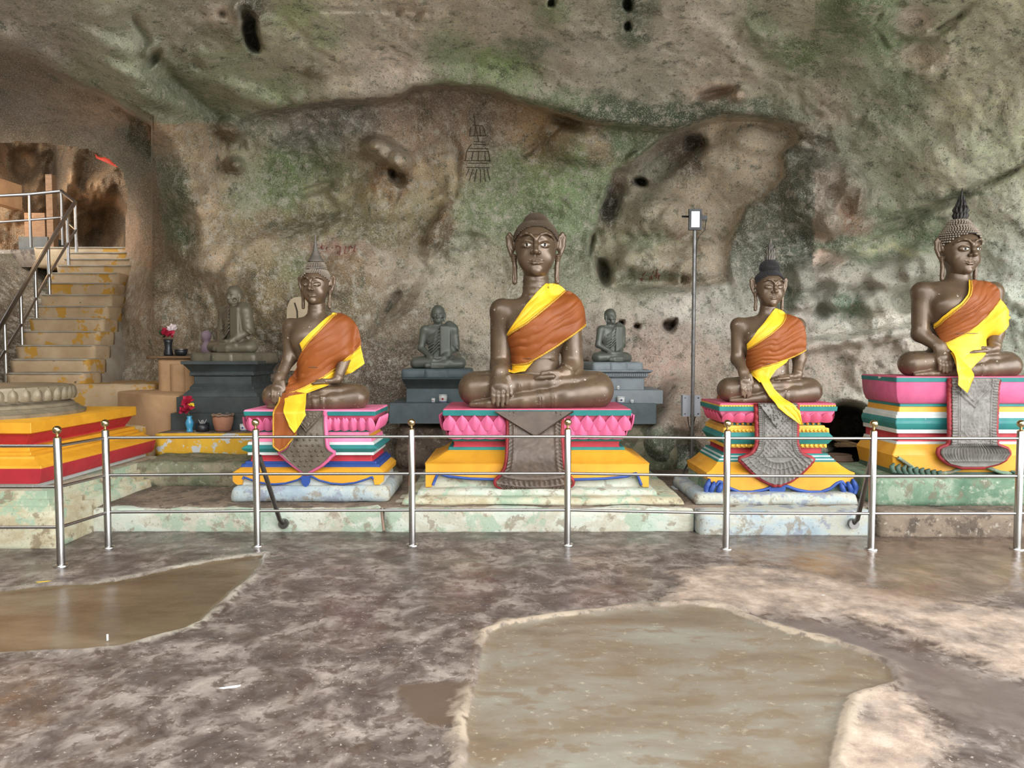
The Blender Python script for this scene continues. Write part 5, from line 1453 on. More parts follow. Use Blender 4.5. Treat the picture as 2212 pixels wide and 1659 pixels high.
def row_petals(P, me, m, hw, y, z, n, tilt, skip=None, side=True, sidedepth=0.5):
    for i in range(n):
        x = -hw + 2 * hw * (i + 0.5) / n
        put('petal', me, m, P['o'], (x, y, z), (math.radians(tilt), 0, 0))
    if side:
        pitch = 2 * hw / n; ns = int(sidedepth / pitch)
        for sx in (-1, 1):
            for i in range(ns):
                put('petal', me, m, P['o'], (sx * hw, y + pitch * (i + 0.5), z), (math.radians(tilt), 0, math.radians(90 * sx)))

def skirt(P, m, u0, u1, Y, vtop, contour, trim_m, trim_r=0.012, thick=0.035):
    """front board of the base with a scalloped lower edge; contour = (fraction of half width, v)"""
    hw = (u1 - u0) / 2 * Y / FPX; y = Y - P['Y']
    xs = np.linspace(-1, 1, 121)
    C = np.array(contour)
    zl = np.array([zat(float(np.interp(abs(x), C[:, 0], C[:, 1])), Y) for x in xs]); zt = zat(vtop, Y)
    rg = [[(x * hw, y, z), (x * hw, y, zt), (x * hw, y + thick, zt), (x * hw, y + thick, z)] for x, z in zip(xs, zl)]
    o = MB().rings(rg).build('scalloped_board', m, P['o'], angle=40)
    sel = [i for i in range(121) if abs(xs[i]) < C[-3, 0] if C[-3, 0] < 1.0]
    if sel and trim_m:
        MB().tube([(xs[i] * hw, y - 0.002, zl[i]) for i in sel], trim_r, 8).build('scallop_trim', trim_m, o, smooth=True)
    return o

def apron(P, name, m, rows, Yt, Yb, relief, nu=80, nv=120, thick=0.05, rim=None):
    """cast cloth hanging over the pedestal front: rows = (v, left u, right u); relief(s, t) in metres"""
    R = np.array(rows, float)
    v = np.linspace(R[0, 0], R[-1, 0], nv)
    L = np.interp(v, R[:, 0], R[:, 1]); Rr = np.interp(v, R[:, 0], R[:, 2])
    s = np.linspace(-1, 1, nu)
    S, Tt = np.meshgrid(s, np.linspace(0, 1, nv), indexing='ij')
    U = (L + Rr)[None] / 2 + S * (Rr - L)[None] / 2; V = v[None] + 0 * S
    Y = Yt + (Yb - Yt) * sstep(0.15, 0.62, Tt)
    dx, dy, dz = ray(U, V); T = Y / dy
    X = dx * T - P['x']; Z = EYE + dz * T
    H = relief(S, Tt, X, Z)
    F3 = np.stack([X, Y - P['Y'] - H, Z], -1)
    B3 = np.stack([X * 0.985, Y - P['Y'] + thick, Z + 0.004], -1)
    n = nu * nv
    F = grid_faces(nu, nv)
    rimi = np.array([i * nv for i in range(nu)] + [(nu - 1) * nv + j for j in range(1, nv)] + [i * nv + nv - 1 for i in range(nu - 2, -1, -1)] + [j for j in range(nv - 2, 0, -1)])
    r2 = np.roll(rimi, -1)
    Fa = np.concatenate([F[:, ::-1], F + n, np.stack([rimi, r2, r2 + n, rimi + n], -1)])
    me = mesh_of(name, np.concatenate([F3.reshape(-1, 3), B3.reshape(-1, 3)]), np.ascontiguousarray(Fa))
    me.set_sharp_from_angle(angle=math.radians(60))
    o = put(name, me, m, P['o'])
    if rim:
        B = F3.copy(); cx = X.mean()
        q = [(F3[0, j, 0] - 0.012, F3[0, j, 1] + 0.03, F3[0, j, 2]) for j in range(0, nv, 3)] + [(F3[i, -1, 0], F3[i, -1, 1] + 0.03, F3[i, -1, 2] - 0.012) for i in range(0, nu, 3)] + [(F3[-1, j, 0] + 0.012, F3[-1, j, 1] + 0.03, F3[-1, j, 2]) for j in range(nv - 1, -1, -3)]
        MB().tube(q, 0.02, 8).build('painted_rim', rim, o, smooth=True)
    return o
def line(d, w): return np.exp(-(d / w) ** 2)

def new_ped(label, u, Y, back):
    x = xat(u, Y)
    o = thing('painted_pedestal', label, 'pedestal', (x, Y, 0), 'painted pedestals of the four figures')
    return dict(o=o, x=x, Y=Y, back=back)

# ---- A: under the largest figure
A = new_ped('wide pink, red and yellow pedestal under the largest figure', 1160, 6.5, 0.86)
levels(A, 'top_slab', M['pink_deep'], [(958, 1363, 883.5, 6.49), (956, 1365, 887, 6.485)])
levels(A, 'teal_band', M['teal'], [(955, 1366, 886, 6.48), (956, 1365, 898, 6.49)])
levels(A, 'pink_cushion', M['pink_deep'], [(958, 1362, 898, 6.51), (961, 1358, 915, 6.525), (968, 1350, 935, 6.55), (975, 1343, 945, 6.57)], 50)
levels(A, 'teal_band', M['teal'], [(972, 1341, 945, 6.57), (974, 1339, 953, 6.58)])
levels(A, 'red_band', M['red'], [(976, 1336, 953, 6.60), (977, 1335, 962, 6.60), (973, 1339, 966, 6.59)])
levels(A, 'teal_band', M['teal'], [(965, 1347, 966, 6.57), (964, 1348, 972, 6.57)])
levels(A, 'yellow_slope', M['yellow'], [(966, 1346, 972, 6.57), (955, 1357, 978, 6.54), (938, 1375, 990, 6.48), (924, 1389, 997, 6.43), (912, 1401, 1001, 6.40), (914, 1399, 1012, 6.41), (918, 1395, 1022, 6.43)], 30)
skirt(A, M['yellow'], 914, 1400, 6.395, 1003, [(0, 1036), (0.3, 1036), (0.6, 1034), (0.8, 1029), (0.885, 1022), (0.905, 1030), (0.94, 1052), (0.985, 1052), (1, 1052)], M['blue'], 0.013)
levels(A, 'white_base', M['mint'], [(930, 1384, 1018, 6.45), (925, 1389, 1054, 6.43)])
pm = petal_mesh('petal', 0.128, 0.145, 0.020, 0.9, 7, 6, 0.006)
row_petals(A, pm, M['pink'], 0.85, 0.018, zat(929, 6.53), 15, 15, sidedepth=0.7)
row_petals(A, pm, M['pink'], 0.80, 0.036, zat(947, 6.55), 14, 15, sidedepth=0.7)
row_petals(A, petal_mesh('petal', 0.125, 0.055, 0.016, 0.9, 5, 6, 0.005), M['pink'], 0.79, 0.030, zat(947.5, 6.55), 15, 12, sidedepth=0.7)
def rel_A(S, T, X, Z):
    h = 0.012 * line(np.abs(S) - 0.80, 0.05) * (T < 0.74) + 0.010 * line(np.abs(S) - 0.99, 0.04)
    h = h + 0.008 * (np.abs(S) > 0.82) * (T < 0.74) * (0.5 + 0.5 * np.sin(Z * 190 + np.abs(S) * 26))
    arc = T + 0.05 * S * S
    h = h + 0.012 * line(arc - 0.80, 0.012) + 0.010 * line(arc - 0.885, 0.012)
    h = h + 0.010 * ((arc > 0.815) & (arc < 0.87)) * np.clip(np.sin(S * 46) + 0.2, 0, 1)
    h = h + 0.006 * (arc > 0.895) * np.sin(S * 150 + 2 * np.sin(T * 40))
    return h + 0.004 * pnoise(np.stack([X * 30, Z * 30, 0 * X], -1))
ap = apron(A, 'hanging_drape', M['apron_brown'], [(889, 1100, 1212), (940, 1100, 1211), (990, 1098, 1214), (1012, 1094, 1217), (1028, 1084, 1225), (1040, 1072, 1236), (1048, 1074, 1234), (1060, 1092, 1216), (1068, 1112, 1196), (1074, 1140, 1168)], 6.455, 6.33, rel_A, rim=M['red_dark'])
fl = MB(); fv = []
tri = [at(1070, 888.5, 6.46), at(1238, 888.5, 6.46), at(1157, 942, 6.425)]
tv = [(q.x - A['x'], q.y - 6.5, q.z) for q in tri]
fl.add([(x, y - 0.012, z) for x, y, z in tv] + [(x, y + 0.03, z) for x, y, z in tv], [(0, 2, 1), (3, 4, 5), (0, 1, 4, 3), (1, 2, 5, 4), (2, 0, 3, 5)])
fo = fl.build('drape_flap', M['apron_brown'], A['o'])
MB().tube([(tv[0][0], tv[0][1] - 0.012, tv[0][2]), (tv[2][0], tv[2][1] - 0.014, tv[2][2]), (tv[1][0], tv[1][1] - 0.012, tv[1][2])], 0.007, 6).build('flap_hem', M['apron_brown'], fo, smooth=True)

# ---- B: left figure
B = new_ped('narrow pedestal banded pink, teal, white, red, blue and yellow under the left figure', 668, 6.4, 0.62)
levels(B, 'top_slab', M['pink_light'], [(528, 811, 885.5, 6.39), (526, 813, 890, 6.385)])
levels(B, 'teal_band', M['teal'], [(525, 813, 889, 6.38), (527, 811, 898, 6.39)])
levels(B, 'pink_cushion', M['pink_deep'], [(530, 808, 898, 6.41), (534, 804, 910, 6.42), (542, 795, 922, 6.44), (550, 789, 929, 6.46)], 50)
levels(B, 'teal_band', M['teal'], [(547, 794, 927, 6.45), (548, 793, 933, 6.45)])
levels(B, 'pink_band', M['pink_light'], [(546, 794, 933, 6.44), (546, 794, 940, 6.44)])
levels(B, 'yellow_band', M['yellow'], [(549, 792, 940, 6.46), (545, 797, 946, 6.45)])
levels(B, 'pink_band', M['pink_light'], [(542, 800, 946, 6.44), (540, 802, 955, 6.43)])
levels(B, 'white_band', M['white'], [(534, 807, 955, 6.41), (533, 808, 962, 6.40)])
levels(B, 'teal_torus', M['teal_worn'], [(533, 808, 961, 6.40), (524, 815, 966, 6.38), (520, 818, 969, 6.37), (524, 815, 973, 6.38), (534, 806, 977, 6.40)], 20)
levels(B, 'white_band', M['white'], [(533, 807, 976, 6.40), (533, 807, 983, 6.40)])
levels(B, 'red_band', M['red'], [(540, 801, 983, 6.43), (539, 802, 994, 6.43), (535, 806, 998, 6.42)])
levels(B, 'blue_band', M['blue'], [(528, 812, 997, 6.40), (527, 813, 1002, 6.40), (520, 819, 1003, 6.38), (519, 820, 1010, 6.38)])
levels(B, 'yellow_slope', M['yellow'], [(520, 818, 1009, 6.38), (510, 822, 1014, 6.35), (500, 829, 1021, 6.32), (501, 828, 1030, 6.33)], 25)
skirt(B, M['yellow'], 501, 829, 6.315, 1022, [(0, 1029), (0.06, 1029), (0.14, 1037), (0.3, 1044), (0.45, 1046), (0.62, 1043), (0.78, 1035), (0.86, 1029), (0.88, 1047), (0.95, 1047), (1, 1040)], M['blue'], 0.009)
levels(B, 'white_base', M['white'], [(512, 818, 1026, 6.36), (508, 822, 1049, 6.35)])
lf = petal_mesh('leaf_pendant', 0.085, 0.10, 0.03, 0.6, 6, 6, 0.01)
put('leaf_pendant', lf, M['blue'], B['o'], (xat(657, 6.30) - B['x'], -0.10, zat(1028, 6.3)), (math.radians(180), 0, 0))
pm = petal_mesh('petal', 0.080, 0.125, 0.026, 0.75, 7, 6, 0.004)
row_petals(B, pm, M['pink'], 0.570, 0.020, zat(929, 6.43), 15, 20, sidedepth=0.5)
row_petals(B, petal_mesh('petal', 0.07, 0.118, 0.014, 0.75, 5, 4, 0.003), M['pink_light'], 0.580, 0.030, zat(928, 6.43), 16, 20, sidedepth=0.5)
def rel_B(S, T, X, Z):
    h = 0.006 * line(np.abs(S) - 0.985, 0.03) + 0.002 * pnoise(np.stack([X * 40, Z * 40, 0 * X], -1))
    a = Z - (zat(934, 6.33) + np.abs(X - (xat(661, 6.33) - B['x'])) * 1.15)
    h = h + 0.014 * line(a, 0.006) + 0.008 * line(a - 0.03, 0.006) + (a > 0.0) * (0.006 + 0.010 * np.clip(fbm(np.stack([X * 34, Z * 34, 0 * X], -1), 2, 0.6, ridge=True), 0, 1))
    return h
ap = apron(B, 'hanging_drape', M['apron'], [(888, 626, 698), (920, 630, 699), (950, 631, 701), (966, 624, 703), (974, 614, 709), (979, 604, 720), (985, 612, 712), (995, 622, 703), (1006, 636, 690), (1015, 648, 674), (1022, 658, 662)], 6.355, 6.28, rel_B, rim=M['pink'])
mb = MB(); rowsb = [(950, 635, 698), (962, 633, 700), (974, 622, 706), (984, 618, 708), (995, 628, 698), (1006, 642, 686)]
for i, (v, l, r) in enumerate(rowsb + [(938, 638, 692)]):
    for u in np.arange(l + (4 if i % 2 else 9), r - 2, 13):
        Yq = 6.355 + (6.28 - 6.355) * float(sstep(0.15, 0.62, (v - 888) / 134)); q = at(u, v, Yq)
        mb.lathe([(0.011, -0.004), (0.0105, 0.003), (0.006, 0.005), (0.006, 0.010), (0.001, 0.013)], 8, (0, 0, 0))
        n0 = 5 * 8
        for k_ in range(len(mb.v) - n0, len(mb.v)):
            x, y, z = mb.v[k_]; mb.v[k_] = (q.x - B['x'] + x, Yq - 6.4 - z - 0.002, q.z + y)
so = mb.build('rosette_studs', M['apron'], ap, smooth=True); so['kind'] = 'stuff'

# ---- C: right of the middle
C = new_ped('narrow pedestal with carved teal and gold bands under the thin-spired figure', 1681, 6.4, 0.62)
levels(C, 'top_slab', M['pink_deep'], [(1556, 1806, 871.5, 6.39), (1555, 1807, 875, 6.39)])
levels(C, 'gold_bead_band', M['gold_bead'], [(1555, 1807, 875, 6.385), (1555, 1807, 879, 6.385)])
levels(C, 'teal_band', M['teal'], [(1552, 1810, 878.5, 6.375), (1553, 1809, 888, 6.38)])
levels(C, 'pink_cushion', M['pink_light'], [(1555, 1806, 888, 6.395), (1562, 1799, 900, 6.41), (1572, 1789, 912, 6.44)], 50)
levels(C, 'teal_band', M['teal'], [(1580, 1782, 911, 6.46), (1580, 1782, 919, 6.46)])
levels(C, 'gold_carved_band', M['gold_bead'], [(1574, 1787, 919, 6.44), (1572, 1789, 924, 6.43), (1566, 1794, 925, 6.41), (1565, 1795, 935, 6.41)])
levels(C, 'teal_torus', M['teal'], [(1566, 1794, 934, 6.41), (1562, 1798, 940, 6.395), (1556, 1804, 946, 6.38), (1562, 1798, 953, 6.395), (1567, 1793, 959, 6.41)], 20)
levels(C, 'gold_bead_band', M['gold_bead'], [(1569, 1791, 958.5, 6.42), (1569, 1791, 967, 6.42)])
levels(C, 'red_band', M['red'], [(1578, 1782, 967, 6.45), (1578, 1782, 977, 6.45), (1574, 1786, 980, 6.44)])
for a_, m_ in ((980, 'teal'), (984, 'white'), (987, 'teal'), (991, 'white'), (994, 'teal')):
    d = (a_ - 980) / 14
    levels(C, m_ + '_band', M[m_], [(1566 - 14 * d, 1794 + 14 * d, a_, 6.42 - 0.03 * d), (1565 - 14 * d, 1795 + 14 * d, a_ + 4.2, 6.42 - 0.03 * d)])
levels(C, 'yellow_slope', M['yellow'], [(1550, 1810, 998, 6.385), (1544, 1820, 1006, 6.36), (1533, 1834, 1016, 6.32), (1523, 1845, 1021, 6.30), (1526, 1842, 1036, 6.32)], 25)
skirt(C, M['yellow'], 1523, 1845, 6.295, 1021, [(0, 1048), (0.08, 1050), (0.22, 1058), (0.38, 1063), (0.55, 1063), (0.68, 1055), (0.76, 1044), (0.83, 1040), (0.88, 1050), (0.92, 1044), (0.96, 1036), (1, 1030)], M['blue'], 0.015)
levels(C, 'green_base', M['green_wash'], [(1530, 1838, 1032, 6.34), (1526, 1842, 1067, 6.33)])
for sx in (-1, 1):
    mb = MB()
    for k0, (fx, v0) in enumerate(((0.80, 1042), (0.90, 1040), (0.965, 1034))):
        x = sx * fx * 0.653
        mb.tube([(x, -0.115, zat(v0, 6.29)), (x + sx * 0.012, -0.125, zat(v0 + 9, 6.29)), (x + sx * 0.03, -0.12, zat(v0 + 18, 6.29)), (x + sx * 0.026, -0.11, zat(1066, 6.29))], [0.010, 0.024, 0.026, 0.018], 8)
    mb.build('corner_scroll', M['blue'], C['o'], smooth=True)
put('leaf_pendant', petal_mesh('leaf_pendant', 0.15, 0.09, 0.03, 0.5, 6, 6, 0.01), M['blue'], C['o'], (xat(1684, 6.28) - C['x'], -0.115, zat(1048, 6.28)), (math.radians(180), 0, 0))
pm = petal_mesh('petal', 0.110, 0.098, 0.018, 0.55, 6, 6, 0.0)
row_petals(C, pm, M['pink_deep'], 0.490, 0.010, zat(911.5, 6.43), 10, 24, sidedepth=0.5)
row_petals(C, petal_mesh('petal', 0.10, 0.094, 0.008, 0.55, 5, 4, 0.0), M['pink_light'], 0.490, 0.018, zat(911, 6.43), 9, 24, side=False)
bead = mesh_of('bead', *(lambda b_: (b_.v, b_.f))(MB().lathe([(0.002, -0.011), (0.010, -0.005), (0.011, 0.002), (0.006, 0.009), (0.001, 0.012)], 8)))
for v, n, hw, yy, m_, sc_ in ((877, 40, 0.515, -0.018, M['gold_bead'], 0.75), (915, 17, 0.415, 0.05, M['porcelain'], 1.25), (930, 26, 0.465, 0.0, M['gold_bead'], 1.2), (963, 22, 0.455, 0.01, M['gold_bead'], 1.35)):
    for i in range(n):
        put('bead', bead, m_, C['o'], (-hw + 2 * hw * (i + 0.5) / n, yy, zat(v, 6.4 + yy)), None, (sc_, sc_, sc_))
def rel_C(S, T, X, Z):
    n = fbm(np.stack([X * 30, Z * 30, 0 * X], -1), 2, 0.55, ridge=True)
    lat = np.clip(np.cos(X * 150) * np.cos(Z * 150) + 0.2, 0, 1)
    h = 0.016 * np.clip(n + 0.1, 0, 1) + 0.010 * lat
    h = h * (np.abs(S) < 0.72) * (T < 0.66) + 0.012 * line(np.abs(S) - 0.78, 0.04) * (T < 0.66) + (np.abs(S) > 0.84) * (T < 0.66) * 0.012 * (0.5 + 0.5 * np.sin(Z * 330))
    d = np.hypot(X - (xat(1680, 6.33) - C['x']), Z - zat(948, 6.33))
    fan = T >= 0.66
    h = h + fan * (0.010 * line(d - 0.20, 0.006) + 0.010 * line(d - 0.255, 0.006) + 0.012 * line(d - 0.315, 0.006))
    an = np.arctan2(X - (xat(1680, 6.33) - C['x']), -(Z - zat(948, 6.33)))
    h = h + fan * (((d > 0.205) & (d < 0.25)) | ((d > 0.26) & (d < 0.31))) * 0.012 * np.clip(np.sin(an * 44), 0, 1) + fan * (d > 0.32) * 0.014 * (0.5 + 0.5 * np.sin(an * 58))
    return h
ap = apron(C, 'carved_drape', M['apron_grey'], [(872, 1638, 1722), (930, 1640, 1721), (960, 1640, 1721), (975, 1634, 1726), (985, 1622, 1736), (992, 1600, 1758), (1004, 1612, 1748), (1020, 1628, 1732), (1034, 1645, 1715), (1042, 1660, 1700), (1046, 1672, 1688)], 6.345, 6.25, rel_C, 110, 150, rim=M['red_dark'])
tri = [at(1640, 874, 6.335), at(1722, 874, 6.335), at(1678, 926, 6.315)]
tv = [(q.x - C['x'], q.y - 6.4, q.z) for q in tri]
fl = MB().add([(x, y - 0.014, z) for x, y, z in tv] + [(x, y + 0.03, z) for x, y, z in tv], [(0, 2, 1), (3, 4, 5), (0, 1, 4, 3), (1, 2, 5, 4), (2, 0, 3, 5)])
fo = fl.build('drape_flap', M['apron_grey'], C['o'])
mb = MB(); rr = random.Random(3)
for k_ in range(70):
    a, b_ = rr.random(), rr.random()
    if a + b_ > 1: a, b_ = 1 - a, 1 - b_
    q = [tv[0][i] * (1 - a - b_) + tv[1][i] * a + tv[2][i] * b_ for i in range(3)]
    mb.lathe([(0.010, 0), (0.009, 0.008), (0.002, 0.013)], 6)
    for k2 in range(len(mb.v) - 18, len(mb.v)):
        x, y, z = mb.v[k2]; mb.v[k2] = (q[0] + x, q[1] - 0.014 - z, q[2] + y)
so = mb.build('flap_ornament', M['apron_grey'], fo, smooth=True); so['kind'] = 'stuff'

# ---- D: rightmost
D = new_ped('tall pink, teal and yellow pedestal at the right edge', 2104, 6.4, 0.62)
W2 = lambda u: (u, 4208 - u)
def dl(name, m, rows, angle=30): levels(D, name, m, [(W2(u)[0], W2(u)[1], v, Y) for u, v, Y in rows], angle)
dl('top_slab', M['pink_deep'], [(1936, 813.5, 6.39), (1934, 817, 6.385)])
dl('teal_band', M['teal_worn'], [(1933, 816, 6.375), (1934, 825, 6.38)])
dl('pink_cushion', M['pink'], [(1935, 824.5, 6.385), (1936, 838, 6.39), (1939, 855, 6.40), (1945, 868, 6.42), (1950, 872, 6.43)], 50)
dl('teal_band', M['teal'], [(1952, 871, 6.44), (1952, 878, 6.44)])
dl('yellow_band', M['yellow'], [(1953, 878, 6.45), (1950, 891, 6.44)])
dl('white_band', M['white'], [(1946, 890, 6.43), (1944, 896, 6.42), (1940, 897, 6.41), (1939, 904, 6.40)])
dl('teal_torus', M['teal_worn'], [(1940, 903, 6.40), (1936, 909, 6.385), (1935, 915, 6.38), (1937, 922, 6.385), (1941, 928, 6.40)], 20)
dl('white_band', M['white'], [(1940, 927, 6.40), (1941, 936, 6.40)])
dl('red_band', M['red'], [(1948, 936, 6.43), (1948, 955, 6.43)])
dl('white_band', M['white'], [(1943, 954, 6.41), (1942, 960, 6.41)])
dl('yellow_slope', M['yellow'], [(1942, 959.5, 6.41), (1936, 968, 6.385), (1926, 980, 6.35), (1924, 984, 6.345), (1930, 1004, 6.37), (1934, 1020, 6.38)], 25)
dl('carved_base', M['serpent'], [(1934, 1008, 6.39), (1930, 1036, 6.37)])
skirt(D, M['yellow'], 1925, 2283, 6.335, 984, [(0, 1000), (0.3, 1020), (0.45, 1023), (0.6, 1023), (0.75, 1012), (0.88, 996), (0.93, 990), (0.96, 988), (0.98, 987), (1, 986)], M['green_wash'], 0.016)
# carved serpent scrolls along the base
for sx in (-1, 1):
    mb = MB()
    for k_ in range(9):
        t = k_ / 8; x = sx * (0.73 - 0.42 * t); z = zat(1012 + 12 * t, 6.33)
        mb.tube([(x, -0.075, z + 0.045 - 0.02 * t), (x + sx * 0.03, -0.09, z + 0.02), (x + sx * 0.02, -0.085, z - 0.02), (x - sx * 0.02, -0.08, z - 0.035)], [0.010, 0.022, 0.024, 0.012], 7)
    mb.build('serpent_scroll', M['serpent'], D['o'], smooth=True)
def rel_D(S, T, X, Z):
    n = fbm(np.stack([X * 26, Z * 26, 0 * X + 4], -1), 2, 0.55, ridge=True)
    body = T < 0.74
    h = 0.015 * np.clip(n + 0.12, 0, 1) * (np.abs(S) < 0.66) * body
    h = h + body * (0.010 * line(np.abs(S) - 0.72, 0.04) + (np.abs(S) > 0.78) * 0.010 * (0.5 + 0.5 * np.sin(Z * 260 + 3 * np.abs(S))))
    vv = Z - (zat(878, 6.33) + np.abs(X - (xat(2105, 6.33) - D['x'])) * 1.0)
    h = h + 0.012 * line(vv, 0.014) + 0.010 * line(vv - 0.05, 0.012)
    return h + (~body) * (0.008 * np.sin(S * 70) * (T < 0.92) + 0.012 * line(T - 0.93, 0.02) + 0.010 * line(T - 0.76, 0.012))
ap = apron(D, 'carved_drape', M['apron_grey'], [(818, 2056, 2158), (850, 2057, 2155), (930, 2058, 2152), (962, 2056, 2154), (970, 2036, 2176), (980, 2034, 2182), (992, 2040, 2172), (1002, 2054, 2158), (1008, 2080, 2130)], 6.345, 6.25, rel_D, 110, 150, rim=M['red_dark'])

# ------------------------------------------------------------------ the four seated figures
PA = dict(kw=172, shw=72, shz=205, ar=25, ly=0.72, ls=0.90, chin=279, hs=1.0, ez=88, wz=77, hx=-76, fl=37, lz=66, uc=1156, vs=877, nod=2, turn=-2)
PB = dict(kw=119, shw=57, shz=176, ar=15.5, ly=0.50, ls=0.62, chin=224, hs=0.65, ez=106, wz=66, hx=-71, fl=53, lz=56, uc=685, vs=882, nod=3, turn=-6)
PC = dict(kw=114, shw=63, shz=164, ar=15.5, ly=0.50, ls=0.62, chin=206, hs=0.64, ez=92, wz=66, hx=-63, fl=53, lz=52, uc=1658.5, vs=868, smile=1, nod=4, turn=2)
PD = dict(kw=136, shw=76, shz=182, ar=19.5, ly=0.50, ls=0.64, chin=219, hs=0.82, ez=92, wz=64, hx=-56, fl=36, lz=54, uc=2065, vs=813.6, smile=1, nod=3, turn=4)
cap_ = ((0, 8, 76), (47.5, 53, 46.5), 0)
hairA = dict(domes=[cap_, ((0, 10, 110), (27, 29, 25), 108)], step=2.9, r=1.45, h=2.6, mat=M['hair_curl_brown'])
hairB = dict(domes=[cap_, ((0, 10, 112), (33, 34, 33), 108)], step=5.6, r=2.5, h=3.6, mat=M['hair_curl'], finial=fin_cone)
hairC = dict(domes=[cap_, ((0, 10, 128), (31, 31, 26), 118)], step=4.2, r=2.0, h=3.0, mat=M['hair_curl_dark'], finial=lambda hd: flame(hd, 152, 15, 232, 3, M['finial']))
hairD = dict(domes=[((0, 8, 78), (48.5, 54, 56), 0), ((0, 10, 118), (30, 31, 27), 112)], step=6.2, r=2.9, h=3.8, mat=M['hair_curl'], finial=lambda hd: flame(hd, 142, 15.5, 224, 4, M['hair_base']))

Y_ = M['yellow_cloth']; R_ = M['robe']
a_mid = [(1222, 628), (1196, 651), (1166, 676), (1136, 700), (1114, 713), (1097, 724)]
robesA = [
 dict(name='yellow_sash', top=[(1178, 613), (1160, 630), (1138, 656), (1118, 685), (1104, 706), (1093, 724)], bot=a_mid, m=Y_, folds=(2.2, 3, 0.5), off=4.5, edge=True, edge_r=2.9, bulge=(3, 8), bulge_w=9),
 dict(name='brown_robe', top=a_mid, bot=[(1266, 701), (1240, 722), (1205, 746), (1170, 768), (1140, 785), (1112, 789), (1088, 785)], m=R_, folds=(3.4, 4.5, 0.4), off=3.0, edge=True, edge_r=3.0, bulge=(9, 16), bulge_w=5, seed=2, nu=90, nv=50),
 dict(name='yellow_lining', top=[(1158, 774), (1138, 784), (1112, 787), (1089, 784)], bot=[(1148, 786), (1134, 802), (1110, 806), (1092, 801)], m=Y_, folds=(2.0, 2, 0.8), off=4.0, nu=40, nv=16),
]
b_mid = [(727, 676), (712, 692), (692, 713), (668, 738), (652, 760), (641, 784), (630, 812)]
b_low = [(779, 747), (758, 767), (738, 785), (699, 814), (659, 836), (636, 846), (616, 850)]
robesB = [
 dict(name='yellow_sash', top=[(718, 675), (700, 690), (683, 706), (664, 724), (647, 742)], bot=[(727, 676), (712, 692), (692, 713), (668, 738), (653, 758)], m=Y_, folds=(0.8, 2, 0.5), off=4.0, edge=True, edge_r=2.3),
 dict(name='brown_robe', top=b_mid, bot=b_low, m=R_, folds=(3.0, 4.5, 0.5), off=3.0, edge=True, edge_r=2.3, bulge=(12, 16), bulge_w=4, seed=4, nu=90, nv=60),
 dict(name='yellow_lining', top=b_low, bot=[(787, 786), (758, 806), (738, 812), (705, 834), (662, 850), (642, 858), (626, 862)], m=Y_, folds=(2.4, 2.5, 0.7), off=4.5, seed=6),
 dict(name='brown_robe_tail', top=[(606, 850), (632, 845), (660, 849)], bot=[(592, 964, -92), (604, 974, -92), (616, 968, -96), (640, 938, -98)], m=R_, folds=(2.2, 0.6, 3.0), off=6, edge=True, edge_r=2.3, edge_sides=('start', 'bot'), seed=8, nu=40, nv=60),
 dict(name='yellow_lining_tail', top=[(614, 858), (636, 853), (662, 849)], bot=[(624, 920, -102), (636, 936, -103), (648, 918, -100), (662, 896, -96)], m=Y_, folds=(2.0, 0.5, 2.2), off=9, seed=9, nu=36, nv=40),
]
c_mid = [(1698, 678), (1689, 701), (1665, 722), (1640, 739), (1614, 755)]
c_low = [(1741, 756), (1716, 770), (1684, 782), (1647, 793), (1613, 806)]
robesC = [
 dict(name='yellow_sash', top=[(1675, 666), (1656, 690), (1636, 713), (1613, 744)], bot=c_mid, m=Y_, folds=(1.2, 2, 0.4), off=4.5, edge=True, edge_r=2.0, bulge=(4, 3), bulge_w=7),
 dict(name='brown_robe', top=c_mid, bot=c_low, m=R_, folds=(3.0, 6, 0.5), off=3.0, edge=True, edge_r=2.3, bulge=(11, 15), bulge_w=4, seed=12, nu=90, nv=60),
 dict(name='yellow_lining', top=[(1706, 774), (1674, 785), (1647, 793), (1622, 803)], bot=[(1698, 784), (1678, 797), (1664, 818), (1640, 826), (1632, 818)], m=Y_, folds=(2.0, 3, 0.5), off=5, seed=13, nu=40, nv=24),
 dict(name='yellow_lining_tail', top=[(1624, 804), (1647, 832), (1661, 857), (1679, 880, -84), (1700, 897, -88), (1730, 918, -88)], bot=[(1672, 792), (1662, 822), (1672, 840), (1692, 862), (1716, 876, -84), (1728, 888, -90), (1733, 916, -89)], m=Y_, folds=(2.4, 2.2, 0.2), off=6, seed=14, nu=70, nv=24),
]
d_mid = [(2098, 606), (2095, 638), (2080, 658), (2063, 672), (2040, 690), (2018, 708)]
d_low = [(2161, 646), (2135, 679), (2109, 705), (2078, 724), (2046, 740), (2036, 742)]
robesD = [
 dict(name='yellow_sash', top=[(2094, 604), (2090, 636), (2075, 655), (2056, 668), (2036, 684), (2017, 700)], bot=d_mid, m=Y_, folds=(0.5, 2, 0.4), off=4.2, edge=True, edge_r=2.3),
 dict(name='brown_robe', top=d_mid, bot=d_low, m=R_, folds=(3.2, 5.5, 0.5), off=3.0, edge=True, edge_r=2.0, bulge=(16, 16), bulge_w=4, seed=22, nu=90, nv=60),
 dict(name='yellow_lining', top=d_low, bot=[(2187, 685), (2152, 727), (2129, 762), (2110, 784), (2096, 799), (2068, 800)], m=Y_, folds=(1.8, 2, 0.5), off=5, seed=23),
 dict(name='yellow_lining_tail', top=[(2045, 741), (2070, 770), (2096, 797)], bot=[(2070, 832, -88), (2082, 842, -90), (2089, 849, -90), (2103, 819, -88)], m=Y_, folds=(2.2, 0.8, 1.8), off=8, seed=24, nu=40, nv=44),
]
